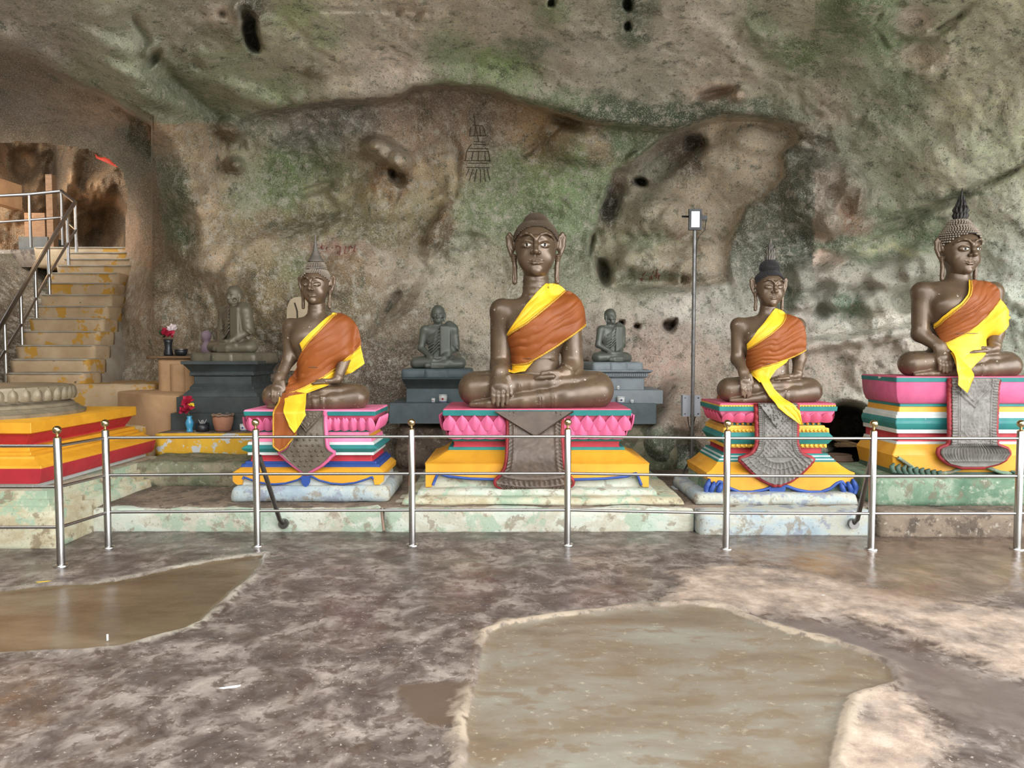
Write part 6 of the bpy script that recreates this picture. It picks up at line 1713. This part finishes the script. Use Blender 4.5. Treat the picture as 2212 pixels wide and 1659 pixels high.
buddha('seated_figure', 'largest dark bronze seated figure in the middle, no spire on its head', A['x'], 6.85, 1.008, PA, hairA, True, robesA)
buddha('seated_figure', 'left bronze seated figure with a ringed cone spire and long hanging robe tail', B['x'], 6.66, 1.008, PB, hairB, False, robesB)
buddha('seated_figure', 'slim bronze seated figure with black curls and a thin flame spire', C['x'], 6.66, 1.066, PC, hairC, False, robesC)
buddha('seated_figure', 'rightmost bronze seated figure with white eyes and a broad flame spire', D['x'], 6.66, 1.300, PD, hairD, True, robesD)
# ------------------------------------------------------------------ three monk statues on stone altars at the back
def monk_clay(gaunt=0.0):
    c = Clay((-66, -46, -1), (66, 34, 142), 1.05)
    # legs crossed, robe over the knees
    c.cap((-16, 4, 14), (-47, -6, 12), 16, 13, 6); c.cap((16, 4, 14), (47, -6, 12), 16, 13, 6)
    c.chain([(46, -14, 10), (10, -28, 9), (-22, -30, 7)], [11, 9, 6], 4); c.chain([(-46, -14, 12), (-8, -25, 15), (26, -26, 15)], [11, 9, 6], 3)
    c.ell((0, -8, 10), (44, 24, 12), 5)
    # torso
    c.cap((0, 4, 16), (0, 2, 58), 23, 21, 8, squash=(1, 0.7, 1)); c.ell((0, 1, 68), (28, 16, 24), 10)
    c.cap((-26, 2, 84), (26, 2, 84), 10, 10, 8); c.cap((0, 2, 86), (0, 0, 106), 9.5, 8.5, 5)
    for s in (-1, 1): c.chain([(s * 3, -7, 94), (s * 20, -6, 92)], [1.4, 1.2], 1.5)
    # arms to the lap
    for s in (-1, 1):
        c.chain([(s * 30, 2, 82), (s * 37, 2, 44), (s * 14, -24, 25)], [9.5, 7.5, 5.5], 4)
        c.cap((s * 13, -25, 24), (s * 2, -29, 22), 6, 5.5, 3, squash=(1, 1, 0.75))
        for q in range(4): c.cap((s * 6, -24 - 2.8 * q, 25), (-s * 7, -25 - 2.6 * q, 24 - 0.4 * q), 2.0, 1.6, 0.5)
    # robe over the left shoulder: broad folded panel plus diagonal pleats over the chest
    c.chain([(24, -2, 92), (31, -3, 84), (36, -2, 50)], [11, 12, 10.5], 5)
    c.box((4, -20, 24), (27, -6, 92), 4, 6)
    for q in range(7):
        z0 = 34 + q * 7
        c.chain([(-24 + q * 1.0, -9 - 0.5 * q, z0 - 8), (-12 + q, -15.5, z0 - 1), (2, -18.5, z0 + 12)], [1.4, 1.8, 1.6], 1.2)
    for q in range(4): c.chain([(32, -11, 78 - 9 * q), (41, -9, 70 - 9 * q), (44, -2, 64 - 9 * q)], [1.2, 1.7, 1.2], 1.5)
    c.box((-14, -37, 1), (14, -22, 13.5), 2, 2)
    # head
    c.ell((0, 2, 121), (14.5, 17, 16), 3); c.ell((0, -3.5, 110), (11.5, 12.5, 12), 7); c.ell((0, -9, 102), (6, 6, 5), 5)
    for s in (-1, 1):
        c.ell((s * 14.6, 2, 114), (2.4, 4.6, 7.5), 1.5); c.cap((s * 14, 0, 108), (s * 13.4, -1, 102), 2.0, 1.8, 1)
        c.ell((s * 5.4, -15, 115), (4.2, 2.6, 2.4), 1.5, sub=True); c.ell((s * 5.4, -12.8, 114.6), (3.2, 2, 1.8), 0.8)
        c.chain([(s * 1.5, -15.0, 117.6), (s * 6, -14.2, 119), (s * 10, -11, 117)], [1.1, 1.2, 0.9], 1.2)
        c.chain([(s * 4, -14.5, 109), (s * 6.5, -12.6, 103.5)], [0.5, 0.4], 0.6, sub=True)
        c.ell((s * 8.5, -8, 106), (4 - gaunt, 4, 4), 2, sub=True) if gaunt else c.ell((s * 8, -9, 108), (3.4, 3, 3), 2)
    c.chain([(0, -14.6, 117), (0, -17.5, 109.5)], [1.5, 2.4], 2)
    for s in (-1, 1): c.ell((s * 2.3, -15.8, 109), (1.7, 1.8, 1.4), 0.8)
    c.chain([(-5.5, -13.2, 103.6), (0, -15.2, 104.2), (5.5, -13.2, 103.6)], [0.9, 1.4, 0.9], 1); c.cap((-3.5, -13.8, 101.4), (3.5, -13.8, 101.4), 1.3, 1.3, 1)
    c.chain([(-6, -13.4, 102.6), (0, -16, 102.7), (6, -13.4, 102.6)], [0.35, 0.4, 0.35], 0.3, sub=True)
    c.cut_below(0)
    return c
MONK_ME = monk_clay(1.0).mesh('body', 1.0)
def monk(label, u, v, Y, hpx, yaw, m, seat_m, seat):
    """hpx: height of the figure in the picture, seat to crown"""
    p = at(u, v, Y); sc = hpx / 137.0 * Y / FPX
    o = thing('monk_statue', label, 'statue', (p.x, p.y, p.z), 'monk statues on the back altars')
    me = MONK_ME.copy(); me.materials.clear()
    put('body', me, m, o, (0, 0, 0), (0, 0, math.radians(yaw)), (sc, sc, sc))
    w, d, h = seat
    cs = put('seat_block', rough_mesh((-w / 2, -d / 2, -h), (w / 2, d / 2, 0.004), 0.05, 0.004, 0.03, 6), seat_m, o, (0, 0, 0), (0, 0, math.radians(yaw * 0.5)))
    put('seat_panel', rough_mesh((-w * 0.17, -d / 2 - 0.012, -h * 0.98), (w * 0.17, -d / 2 + 0.05, 0.0), 0.05, 0.003, 0.01, 6), seat_m, o, (0, 0, 0), (0, 0, math.radians(yaw * 0.5)))
    return o

def altar(label, bands_, u, Yr, back):
    x = xat(u, Yr); o = thing('stone_altar', label, 'altar', (x, Yr, 0), 'stone altars of the monk statues')
    P = dict(o=o, x=x, Y=Yr, back=back)
    for name, m, rows, ang in bands_: levels(P, name, m, rows, ang)
    return P
dk = M['darkstone']
a1 = altar('tall moulded dark stone altar at the back left', [
 ('cap_band', dk, [(389, 557, 780, 8.05), (390, 556, 787, 8.05)], 30),
 ('hollow_moulding', dk, [(393, 553, 787, 8.06), (398, 548, 793, 8.09), (406, 541, 803, 8.12), (404, 543, 806, 8.11)], 40),
 ('bead_moulding', dk, [(404, 543, 806, 8.11), (404, 543, 811, 8.11), (412, 536, 813, 8.14), (412, 536, 828, 8.14)], 30),
 ('flared_moulding', dk, [(412, 536, 828, 8.14), (406, 540, 834, 8.12), (404, 543, 836, 8.11), (404, 543, 841, 8.11), (394, 552, 850, 8.07), (392, 554, 858, 8.06)], 30),
 ('upper_step', dk, [(380, 560, 858, 8.0), (380, 560, 894, 8.0)], 30),
 ('lower_step', dk, [(372, 566, 893, 7.92), (372, 566, 934, 7.92)], 30)], 473, 8.05, 0.75)
bs = M['bluestone']
a2 = altar('plain blue grey stone altar left of the largest figure', [
 ('cap', dk, [(866, 1026, 817, 8.0), (868, 1024, 819, 8.0), (874, 1018, 830, 8.05), (877, 1015, 839, 8.07)], 40),
 ('die', bs, [(877, 1015, 839, 8.08), (876, 1016, 871, 8.08)], 30),
 ('base_step', bs, [(845, 1050, 871, 7.9), (843, 1052, 915, 7.88)], 30)], 946, 8.05, 0.7)
gs = M['greystone']
a3 = altar('pale grey stepped stone altar right of the largest figure', [
 ('cap', gs, [(1258, 1409, 800, 8.0), (1259, 1408, 803, 8.0), (1264, 1403, 806, 8.02)], 30),
 ('dentil_band', gs, [(1267, 1400, 806, 8.04), (1268, 1399, 813, 8.04), (1272, 1395, 816, 8.06)], 30),
 ('die', gs, [(1275, 1392, 816, 8.08), (1275, 1392, 843, 8.08)], 30),
 ('upper_step', gs, [(1238, 1430, 843, 7.95), (1238, 1430, 872, 7.95)], 30),
 ('lower_step', bs, [(1230, 1388, 872, 7.85), (1230, 1388, 916, 7.85)], 30)], 1334, 8.05, 0.7)
dme = mesh_of('dentil', *(lambda b_: (b_.v, b_.f))(MB().box((-0.006, -0.012, -0.018), (0.006, 0.02, 0.018))), smooth=False)
for i in range(30): put('dentil', dme, gs, a3['o'], (-0.33 + 0.66 * (i + 0.5) / 30, -0.012, zat(810, 8.04)))
for P, v0 in ((a1, 809), (a1, 838)):
    bme = MB()
    bm2 = mesh_of('bead', *(lambda b_: (b_.v, b_.f))(MB().lathe([(0.002, -0.010), (0.010, 0), (0.002, 0.010)], 6)))
    for i in range(34): put('bead', bm2, dk, P['o'], (-0.35 + 0.70 * (i + 0.5) / 34, 0.062, zat(v0, 8.11)))
# rubble and rock carrying the right altar
rk = rough('boulder', (xat(1300, 7.9), 7.95, 0.18), (xat(1470, 7.9), 8.9, zat(918, 7.9)), M['mossstep'], None, 0.06, 0.10, 0.12, 3.0)
tag(rk, 'mossy rock mass under the pale grey altar', 'rock')
rk = rough('boulder', (xat(850, 7.95), 8.0, 0.18), (xat(1050, 7.95), 8.8, zat(917, 7.95)), M['brownstep'], None, 0.06, 0.08, 0.10, 3.0)
tag(rk, 'brown rock mass under the plain blue grey altar', 'rock')
monk('gilt-flecked old monk statue seated on the tall dark altar', 508, 762, 8.42, 145, -22, M['monk_gilt'], M['monk_gilt'], (0.82, 0.55, 0.13))
monk('bald grey monk statue seated left of the largest figure', 947, 796, 8.34, 137, 2, M['monk'], M['bluestone'], (0.80, 0.55, 0.115))
monk('small dark monk statue turned to the right beside the largest figure', 1318, 782, 8.32, 115, 30, M['monk'], M['greystone'], (0.62, 0.5, 0.11))

# ------------------------------------------------------------------ things around the altars
tb = thing('side_cabinet', 'peach plaster cabinet with a plank top beside the dark altar', 'cabinet')
z0, z1 = zat(856, 8.55), zat(775, 8.55)
rough('cabinet_body', (xat(341, 8.55), 8.55, z0 - 0.3), (xat(420, 8.55), 9.2, z1), M['beige_stone'], tb, 0.06, 0.006, 0.012, 5)
rough('cabinet_panel', (xat(366, 8.53), 8.53, z0 + 0.02), (xat(398, 8.53), 8.6, z1 - 0.06), M['beige_stone'], tb, 0.06, 0.004, 0.012, 5)
rough('plank_top', (xat(316, 8.5), 8.5, z1), (xat(420, 8.5), 9.2, zat(769, 8.5)), M['wood'], tb, 0.06, 0.003, 0.006, 5)
def flower(parent, p, r, m, n=16, seed=0):
    rr = random.Random(seed); mb = MB()
    for i in range(n):
        a = rr.random() * 6.28; e = rr.uniform(-0.3, 1.3)
        d = Vector((math.cos(a) * math.cos(e), math.sin(a) * math.cos(e), math.sin(e)))
        s = d.orthogonal().normalized(); t = d.cross(s)
        L = r * rr.uniform(0.75, 1.05); w = r * 0.34
        q = [Vector(p), Vector(p) + d * L * 0.55 + s * w, Vector(p) + d * L, Vector(p) + d * L * 0.55 - s * w, Vector(p) + d * L * 0.5 + t * w * 0.4]
        mb.add(q, [(0, 1, 4), (1, 2, 4), (2, 3, 4), (3, 0, 4)])
    return mb.build('blossom', m, parent, smooth=True)
p = at(364, 769, 8.7)
vf = thing('flower_vase', 'dark vase of red and white flowers on the peach cabinet', 'vase', (p.x, 8.7, zat(769, 8.5)))
MB().lathe([(0.05, 0), (0.055, 0.02), (0.04, 0.10), (0.045, 0.16), (0.06, 0.20), (0.05, 0.20)], 18).build('vase', M['black_pot'], vf, smooth=True)
flower(vf, (-0.01, -0.02, 0.27), 0.085, M['petal_red'], 26, 1); flower(vf, (0.05, 0, 0.31), 0.085, M['petal_white'], 20, 2); flower(vf, (-0.06, 0.02, 0.25), 0.09, M['leaf'], 12, 3); flower(vf, (0.05, -0.03, 0.25), 0.075, M['petal_red'], 16, 6)
p = at(385, 769, 8.65)
bw = thing('offering_bowl', 'black bowl on the peach cabinet', 'bowl', (p.x + 0.03, 8.66, zat(769, 8.5)))
MB().lathe([(0.05, 0), (0.07, 0.03), (0.075, 0.08), (0.068, 0.082), (0.06, 0.03), (0.02, 0.02)], 20).build('bowl_body', M['black_pot'], bw, smooth=True)
MB().lathe([(0.077, 0.07), (0.081, 0.078), (0.077, 0.086)], 20).build('rim', M['steel_dark'], bw, smooth=True)
zl = zat(936, 7.65) + 0.004
p = at(409, 936, 7.75)
vb = thing('flower_vase', 'blue glazed vase of crimson flowers on the yellow ledge', 'vase', (p.x, 7.76, zl))
MB().lathe([(0.034, 0), (0.036, 0.01), (0.028, 0.03), (0.040, 0.07), (0.043, 0.10), (0.030, 0.135), (0.022, 0.15), (0.030, 0.172), (0.024, 0.172)], 20).build('vase', M['bluevase'], vb, smooth=True)
for q, s_ in (((-0.03, 0, 0.30), 4), ((-0.06, 0, 0.22), 5), ((0.0, -0.02, 0.25), 6), ((-0.02, 0.01, 0.34), 8)): flower(vb, q, 0.07, M['petal_red'], 26, s_)
flower(vb, (0.035, -0.02, 0.29), 0.04, M['petal_yellow'], 14, 7)
MB().tube([(0, 0, 0.14), (-0.01, 0, 0.22), (-0.03, 0, 0.28)], 0.006, 6).build('stem', M['leaf'], vb, smooth=True)
p = at(436, 936, 7.78)
ip = thing('incense_pot', 'sooty black incense pot with ash on the yellow ledge', 'pot', (p.x, 7.8, zl))
MB().lathe([(0.062, 0), (0.068, 0.01), (0.070, 0.09), (0.064, 0.09), (0.060, 0.07), (0.01, 0.07)], 22).build('pot_body', M['black_pot'], ip, smooth=True)
mb = MB()
for k_ in range(9): mb.tube([(random.uniform(-0.03, 0.03), random.uniform(-0.03, 0.03), 0.06), (random.uniform(-0.05, 0.05), random.uniform(-0.05, 0.03), 0.11 + 0.02 * random.random())], 0.0035, 5)
mb.build('incense_stubs', M['litter'], ip, smooth=True)
p = at(480, 936, 7.8)
tp = thing('flower_pot', 'terracotta pot with a wavy rim on the yellow ledge', 'pot', (p.x, 7.83, zl))
MB().lathe([(0.075, 0), (0.085, 0.02), (0.105, 0.10), (0.108, 0.15), (0.098, 0.172), (0.088, 0.172), (0.09, 0.12), (0.03, 0.10)], 28).build('pot_body', M['terracotta'], tp, smooth=True)
pts = [(0.112 * math.cos(a), 0.112 * math.sin(a), 0.178 + 0.006 * math.sin(a * 9)) for a in np.linspace(0, 2 * math.pi, 73)]
MB().tube(pts, 0.010, 7).build('wavy_rim', M['clay'], tp, smooth=True)
def cup(label, u, v, Y, r, h, accent, group='offering cups', base=None):
    p = at(u, v, Y)
    o = thing('offering_cup', label, 'cup', (p.x, Y, p.z if base is None else base), group)
    MB().lathe([(r * 0.86, 0), (r * 0.95, h * 0.06), (r, h * 0.5), (r * 1.02, h), (r * 0.93, h), (r * 0.9, h * 0.5), (r * 0.1, h * 0.3)], 20).build('cup_body', M['porcelain'], o, smooth=True)
    for zz in (0.12, 0.9): MB().lathe([(r * 0.98, h * (zz - 0.05)), (r * 1.035, h * zz), (r * 0.98, h * (zz + 0.05))], 20).build('painted_band', M['china_blue'], o, smooth=True)
    mb = MB()
    for k_ in range(7):
        a = 2 * math.pi * k_ / 7
        mb.tube([(0, -r * 1.0, h * 0.5), (0.38 * r * math.cos(a), -r * 0.97, h * 0.5 + 0.38 * r * math.sin(a))], [r * 0.10, r * 0.04], 5)
    mb.build('painted_flower', accent, o, smooth=True)
    return o
cup('blue and white cup at the right end of the yellow ledge', 527, 936, 7.85, 0.042, 0.075, M['china_blue'], base=zl)
cup('white cup with a red flower on the blue grey altar', 957, 870, 7.97, 0.046, 0.088, M['petal_red'], base=zat(871, 7.9) + 0.002)
cup('tiny white cup left of the red-flowered cup', 936, 870, 7.95, 0.02, 0.05, M['petal_red'], base=zat(871, 7.9) + 0.002)
cup('blue and white cup on the pale grey altar step', 1341, 872, 7.9, 0.042, 0.072, M['china_blue'], base=zat(872, 7.85) + 0.002)
cup('tiny blue and white cup beside the larger one on the grey altar', 1365, 872, 7.9, 0.018, 0.04, M['china_blue'], base=zat(872, 7.85) + 0.002)
cup('small white cup on the upper step of the pale grey altar', 1335, 843, 7.99, 0.016, 0.05, M['china_blue'], base=zat(843, 7.95) + 0.002)
# rounded board behind the left figure
mb = MB(); c_ = at(648, 690, 8.7); rg = []
w, h = 0.16, 0.62
out = [(-w, -h)] + [(-w * math.cos(a) ** 0.6 if abs(math.cos(a)) > 1e-6 else 0, 0.05 + 0.22 * math.sin(a)) for a in np.linspace(0, math.pi / 2, 8)] + [(w * math.cos(a) ** 0.6 if abs(math.cos(a)) > 1e-6 else 0, 0.05 + 0.22 * math.sin(a)) for a in np.linspace(math.pi / 2, 0, 8)][1:] + [(w, -h)]
mb.rings([[(c_.x + x, 8.70, c_.z + z) for x, z in out], [(c_.x + x, 8.76, c_.z + z) for x, z in out]])
bo = tag(mb.build('backrest_board', M['cream_board']), 'round-topped cream board behind the left figure', 'board')
MB().tube([(c_.x - 0.02, 8.695, c_.z - 0.6), (c_.x - 0.03, 8.695, c_.z + 0.1), (c_.x - 0.06, 8.695, c_.z + 0.2)], 0.008, 6).build('groove', M['dark_groove'], bo, smooth=True)
p = at(443, 765, 8.9)
lf_ = Clay((-9, -9, -1), (9, 9, 34), 0.8); lf_.ell((0, 0, 6), (7.5, 6.5, 10), 2); lf_.ell((0, -0.5, 24), (6.5, 6.5, 7), 3); lf_.cap((0, 0, 10), (0, 0, 20), 4, 3, 3); lf_.cut_below(0)
tag(put('figurine', lf_.mesh('figurine', 0.0095), M['lilac'], None, (p.x, 8.95, p.z)), 'small faded lilac figurine behind the gilt-flecked monk', 'figurine')
p = at(445, 781, 8.7)
tag(rough('rock_shelf', (p.x - 0.5, 8.8, 0.5), (p.x + 0.5, 9.5, p.z + 0.09), M['brownstep'], None, 0.07, 0.04, 0.05, 3), 'brown rock shelf behind the dark altar', 'rock')

# ------------------------------------------------------------------ floodlight on its pole, switch box
fx = at(1494, 1018, 7.55)
fl_ = thing('floodlight_stand', 'slim grey pole carrying a floodlight behind the barrier', 'lamp', (fx.x, 7.55, 0.205))
top = zat(498, 7.55) - 0.205
MB().tube([(0, 0, 0), (0, 0, top * 0.5), (0, 0, top)], 0.018, 14).build('pole', M['galv'], fl_, angle=50)
for zz in (0.25, 0.5, 0.75): MB().lathe([(0.019, -0.02), (0.022, -0.018), (0.022, 0.018), (0.019, 0.02)], 14).build('pole_joint', M['galv'], fl_, loc=(0, 0, top * zz), angle=40)
for a in (0.4, 2.5, 4.6): MB().tube([(0, 0, 0.22), (0.11 * math.cos(a), 0.11 * math.sin(a), 0.0)], 0.008, 6).build('foot', M['blackmetal'], fl_, smooth=True)
hz = top + 0.11
hd = MB()
hd.rings([[(-0.062, -0.03, hz - 0.105), (0.062, -0.03, hz - 0.105), (0.062, -0.03, hz + 0.105), (-0.062, -0.03, hz + 0.105)], [(-0.066, 0.0, hz - 0.11), (0.066, 0.0, hz - 0.11), (0.066, 0.0, hz + 0.11), (-0.066, 0.0, hz + 0.11)], [(-0.05, 0.04, hz - 0.09), (0.05, 0.04, hz - 0.09), (0.05, 0.04, hz + 0.09), (-0.05, 0.04, hz + 0.09)]][::-1])
ho = hd.build('lamp_housing', M['blackmetal'], fl_)
MB().box((-0.043, -0.036, hz - 0.082), (0.043, -0.029, hz + 0.082)).build('lamp_glass', M['lampglass'], ho)
mb = MB()
mb.box((-0.066, -0.036, hz - 0.108), (-0.048, -0.028, hz + 0.108)); mb.box((0.048, -0.036, hz - 0.108), (0.066, -0.028, hz + 0.108)); mb.box((-0.048, -0.036, hz + 0.088), (0.048, -0.028, hz + 0.108)); mb.box((-0.048, -0.036, hz - 0.108), (0.048, -0.028, hz - 0.088))
mb.build('bezel', M['blackmetal'], ho)
MB().tube([(-0.13, 0.02, hz + 0.04), (0.13, 0.02, hz + 0.03)], 0.010, 8).build('cross_arm', M['blackmetal'], fl_, smooth=True)
MB().box((0.066, -0.01, hz), (0.13, 0.03, hz + 0.045)).build('sensor', M['blackmetal'], fl_)
MB().tube([(0.12, 0, hz), (0.11, 0.01, hz - 0.1), (0.05, 0.01, hz - 0.17), (0.022, 0, hz - 0.25), (0.02, 0.012, hz - 1.0), (0.02, 0.012, 0.95)], 0.004, 6).build('cable', M['cable'], fl_, smooth=True)
bx = at(1495, 877, 7.55)
sb = thing('switch_box', 'grey electrical switch box strapped to the floodlight pole', 'box', (bx.x, 7.58, bx.z))
MB().box((-0.09, 0, -0.11), (0.09, 0.09, 0.11)).build('box_body', M['greybox'], sb)
MB().box((-0.094, -0.012, -0.114), (0.094, 0.0, 0.114)).build('box_lid', M['greybox'], sb)
for x in (-0.07, 0.07):
    for z in (-0.085, 0.085): MB().tube([(x, -0.016, z), (x, -0.01, z)], 0.008, 8).build('screw', M['steel_dark'], sb)
MB().tube([(-0.03, 0.03, -0.11), (-0.02, 0.03, -0.2), (0.01, 0.0, -0.3)], 0.005, 6).build('cable', M['cable'], sb, smooth=True)
MB().tube([(0.05, 0.03, -0.11), (0.04, 0.03, -0.17), (0.02, 0.0, -0.24)], 0.005, 6).build('cable', M['cable'], sb, smooth=True)

# ------------------------------------------------------------------ by the dark hollow: clay pot, broom; cloths hanging behind the pedestals
p = at(1812, 1006, 7.5)
cp = thing('clay_pot', 'dusty clay pot in front of the dark hollow', 'pot', (p.x, 7.5, 0.21))
MB().lathe([(0.09, 0.0), (0.12, 0.03), (0.135, 0.14), (0.13, 0.20), (0.12, 0.215), (0.125, 0.235), (0.118, 0.24), (0.11, 0.22), (0.115, 0.1), (0.03, 0.06)], 28).build('pot_body', M['clay'], cp, smooth=True)
MB().lathe([(0.131, 0.178), (0.138, 0.186), (0.131, 0.194)], 28).build('rim_ring', M['clay'], cp, smooth=True)
a = at(1808, 956, 7.3); b_ = at(1900, 968, 7.35)
br = thing('broom', 'straw broom lying across the dark hollow', 'broom', (0, 0, 0))
mb = MB(); rr = random.Random(2)
for k_ in range(46):
    e = a + Vector((rr.uniform(-0.03, 0.05), rr.uniform(-0.02, 0.02), rr.uniform(-0.045, 0.045))); s0 = a.lerp(b_, 0.55) + Vector((0, rr.uniform(-0.01, 0.01), rr.uniform(-0.012, 0.012)))
    mb.tube([e, s0], [0.002, 0.0035], 4)
so = mb.build('bristles', M['straw'], br, smooth=True); so['kind'] = 'stuff'
MB().tube([a.lerp(b_, 0.5), b_, b_ + (b_ - a) * 0.9], 0.013, 8).build('handle', M['wood'], br, smooth=True)
tag(rough('fallen_slab', (xat(1830, 7.2), 7.2, 0.2), (xat(1900, 7.2), 7.7, 0.30), M['brownstep'], None, 0.05, 0.015, 0.02, 5), 'flat grey stone slab beside the clay pot', 'stone')
def hang(name, label, L, Rr, m, Y, seed):
    n = 24
    A_, _, _ = resample(L, n); B_, _, _ = resample(Rr, n)
    V = []
    for i in range(n):
        for j in range(14):
            t = j / 13; q = A_[i] * (1 - t) + B_[i] * t
            yy = Y + 0.03 * math.sin(t * 11 + seed) + 0.02 * math.sin(i * 0.4 + seed)
            w_ = at(q[0], q[1], yy); V.append(tuple(w_))
    k_ = len(V); V = V + [(x, y + 0.006, z) for x, y, z in V]
    F = grid_faces(n, 14); F = np.concatenate([F, F[:, ::-1] + k_])
    return tag(put(name, mesh_of(name, V, np.ascontiguousarray(F)), m), label, 'cloth')
hang('hanging_cloth', 'ochre cloth hanging behind the thin-spired figure\'s pedestal', [(1577, 822), (1556, 842), (1544, 870), (1536, 900), (1534, 930), (1540, 945)], [(1590, 830), (1574, 852), (1566, 880), (1560, 910), (1552, 950), (1556, 975)], M['robe'], 7.08, 1)
hang('hanging_cloth', 'ochre cloth hanging behind the rightmost pedestal', [(1922, 826), (1904, 845), (1906, 866), (1910, 884), (1925, 890)], [(1945, 822), (1944, 840), (1944, 860), (1944, 876), (1940, 884)], M['yellow_cloth'], 7.06, 4)

# ------------------------------------------------------------------ marks on the rock: charcoal drawing of a pagoda, faded red letters
def zz(x, y): return 700 + x / 2.765, y / 2.765
def stroke(pts, r, m, parent, name='drawn_line'):
    P = [wall_at(u, v, 0.012) for u, v in pts]
    q = []
    for i in range(len(pts) - 1):
        for k_ in range(4):
            t = k_ / 4; q.append(wall_at(pts[i][0] * (1 - t) + pts[i + 1][0] * t, pts[i][1] * (1 - t) + pts[i + 1][1] * t, 0.006))
    q.append(wall_at(pts[-1][0], pts[-1][1], 0.006))
    return MB().tube(q, r, 5).build(name, m, parent, smooth=True)
dr = thing('wall_drawing', 'charcoal drawing of a tiered pagoda on the rock wall', 'drawing')
for L_ in ([(895, 680), (903, 740), (925, 845)], [(885, 748), (950, 752)], [(878, 762), (868, 812)], [(905, 756), (900, 812)], [(930, 756), (936, 812)], [(950, 756), (966, 808)], [(866, 812), (968, 810)],
           [(893, 845), (962, 850)], [(890, 862), (965, 862)], [(868, 888), (978, 888)], [(880, 862), (850, 905)], [(850, 905), (985, 905)], [(852, 905), (845, 958)], [(890, 905), (882, 958)], [(925, 905), (920, 958)], [(960, 905), (965, 958)], [(982, 905), (992, 960)],
           [(835, 960), (996, 960)], [(860, 975), (980, 975)], [(850, 1000), (988, 1002)], [(868, 1008), (848, 1050)], [(890, 1010), (868, 1078)], [(912, 1010), (900, 1085)], [(935, 1010), (935, 1090)], [(955, 1010), (965, 1085)], [(975, 1008), (992, 1080)]):
    stroke([zz(*q) for q in L_], 0.0055, M['sketch'], dr)
wr_ = thing('wall_lettering', 'faded red hand-painted letters on the rock above the left figure', 'lettering')
def lz(x, y): return 660 + x / 9.07, 510 + y / 9.07
for L_ in ([(322, 165), (325, 210), (318, 250)], [(300, 200), (312, 255), (350, 256)], [(405, 255), (418, 222)],
           [(598, 232), (600, 196), (636, 192), (682, 210), (684, 280), (662, 368)], [(640, 290), (638, 350)], [(790, 205), (772, 280), (768, 345)], [(852, 300), (856, 220), (885, 190), (920, 235)], [(978, 160), (962, 235), (948, 285), (968, 308)]):
    L_ = [lz(*q) for q in L_]
    stroke(L_, 0.007, M['redline'], wr_, 'letter_stroke')
wr_ = thing('wall_lettering', 'faded red scrawled letters inside the beige niche', 'lettering')
def nz(x, y): return 1360 + x / 10.58, 560 + y / 10.58
for L_ in ([(366, 285), (300, 380)], [(245, 440), (282, 492), (302, 425)], [(470, 410), (472, 465)], [(500, 375), (515, 385), (512, 468)], [(545, 268), (540, 330)], [(580, 350), (612, 425)], [(632, 225), (618, 420)], [(645, 355), (690, 350), (655, 455)]):
    L_ = [nz(*q) for q in L_]
    stroke(L_, 0.007, M['redline'], wr_, 'letter_stroke')
# scraps on the floor
for label, u, v, w, h, ang, m, nm in (('strip of yellow tape stuck to the floor by the left puddle', 94, 1257, 0.085, 0.022, 0.3, M['tape'], 'tape_strip'), ('pale paper scrap on the sandy floor at the centre right', 1527, 1283, 0.035, 0.02, 0.8, M['litter'], 'paper_scrap'),
                           ('pale paper scrap on the sandy floor further right', 1780, 1286, 0.035, 0.02, 0.5, M['litter'], 'paper_scrap'), ('cigarette butt standing in the left puddle patch', 232, 1379, 0.010, 0.012, 0.2, M['litter'], 'cigarette_butt'), ('long white smear of dried paint on the floor', 494, 1486, 0.10, 0.03, 0.35, M['litter'], 'paint_fleck')):
    x, y = ground(u, v)
    mb = MB(); n = 10; z = 0.012
    out = [((w / 2) * math.cos(t) * (1 + 0.2 * math.sin(3 * t)), (h / 2) * math.sin(t) * (1 + 0.3 * math.cos(2 * t))) for t in np.linspace(0, 2 * math.pi, 13)[:-1]]
    c, s = math.cos(ang), math.sin(ang)
    mb.rings([[(x + a * c - b_ * s, y + a * s + b_ * c, zz_) for a, b_ in out] for zz_ in (-0.012, 0.003 if nm != 'cigarette_butt' else 0.022)])
    tag(mb.build(nm, m), label, 'litter')
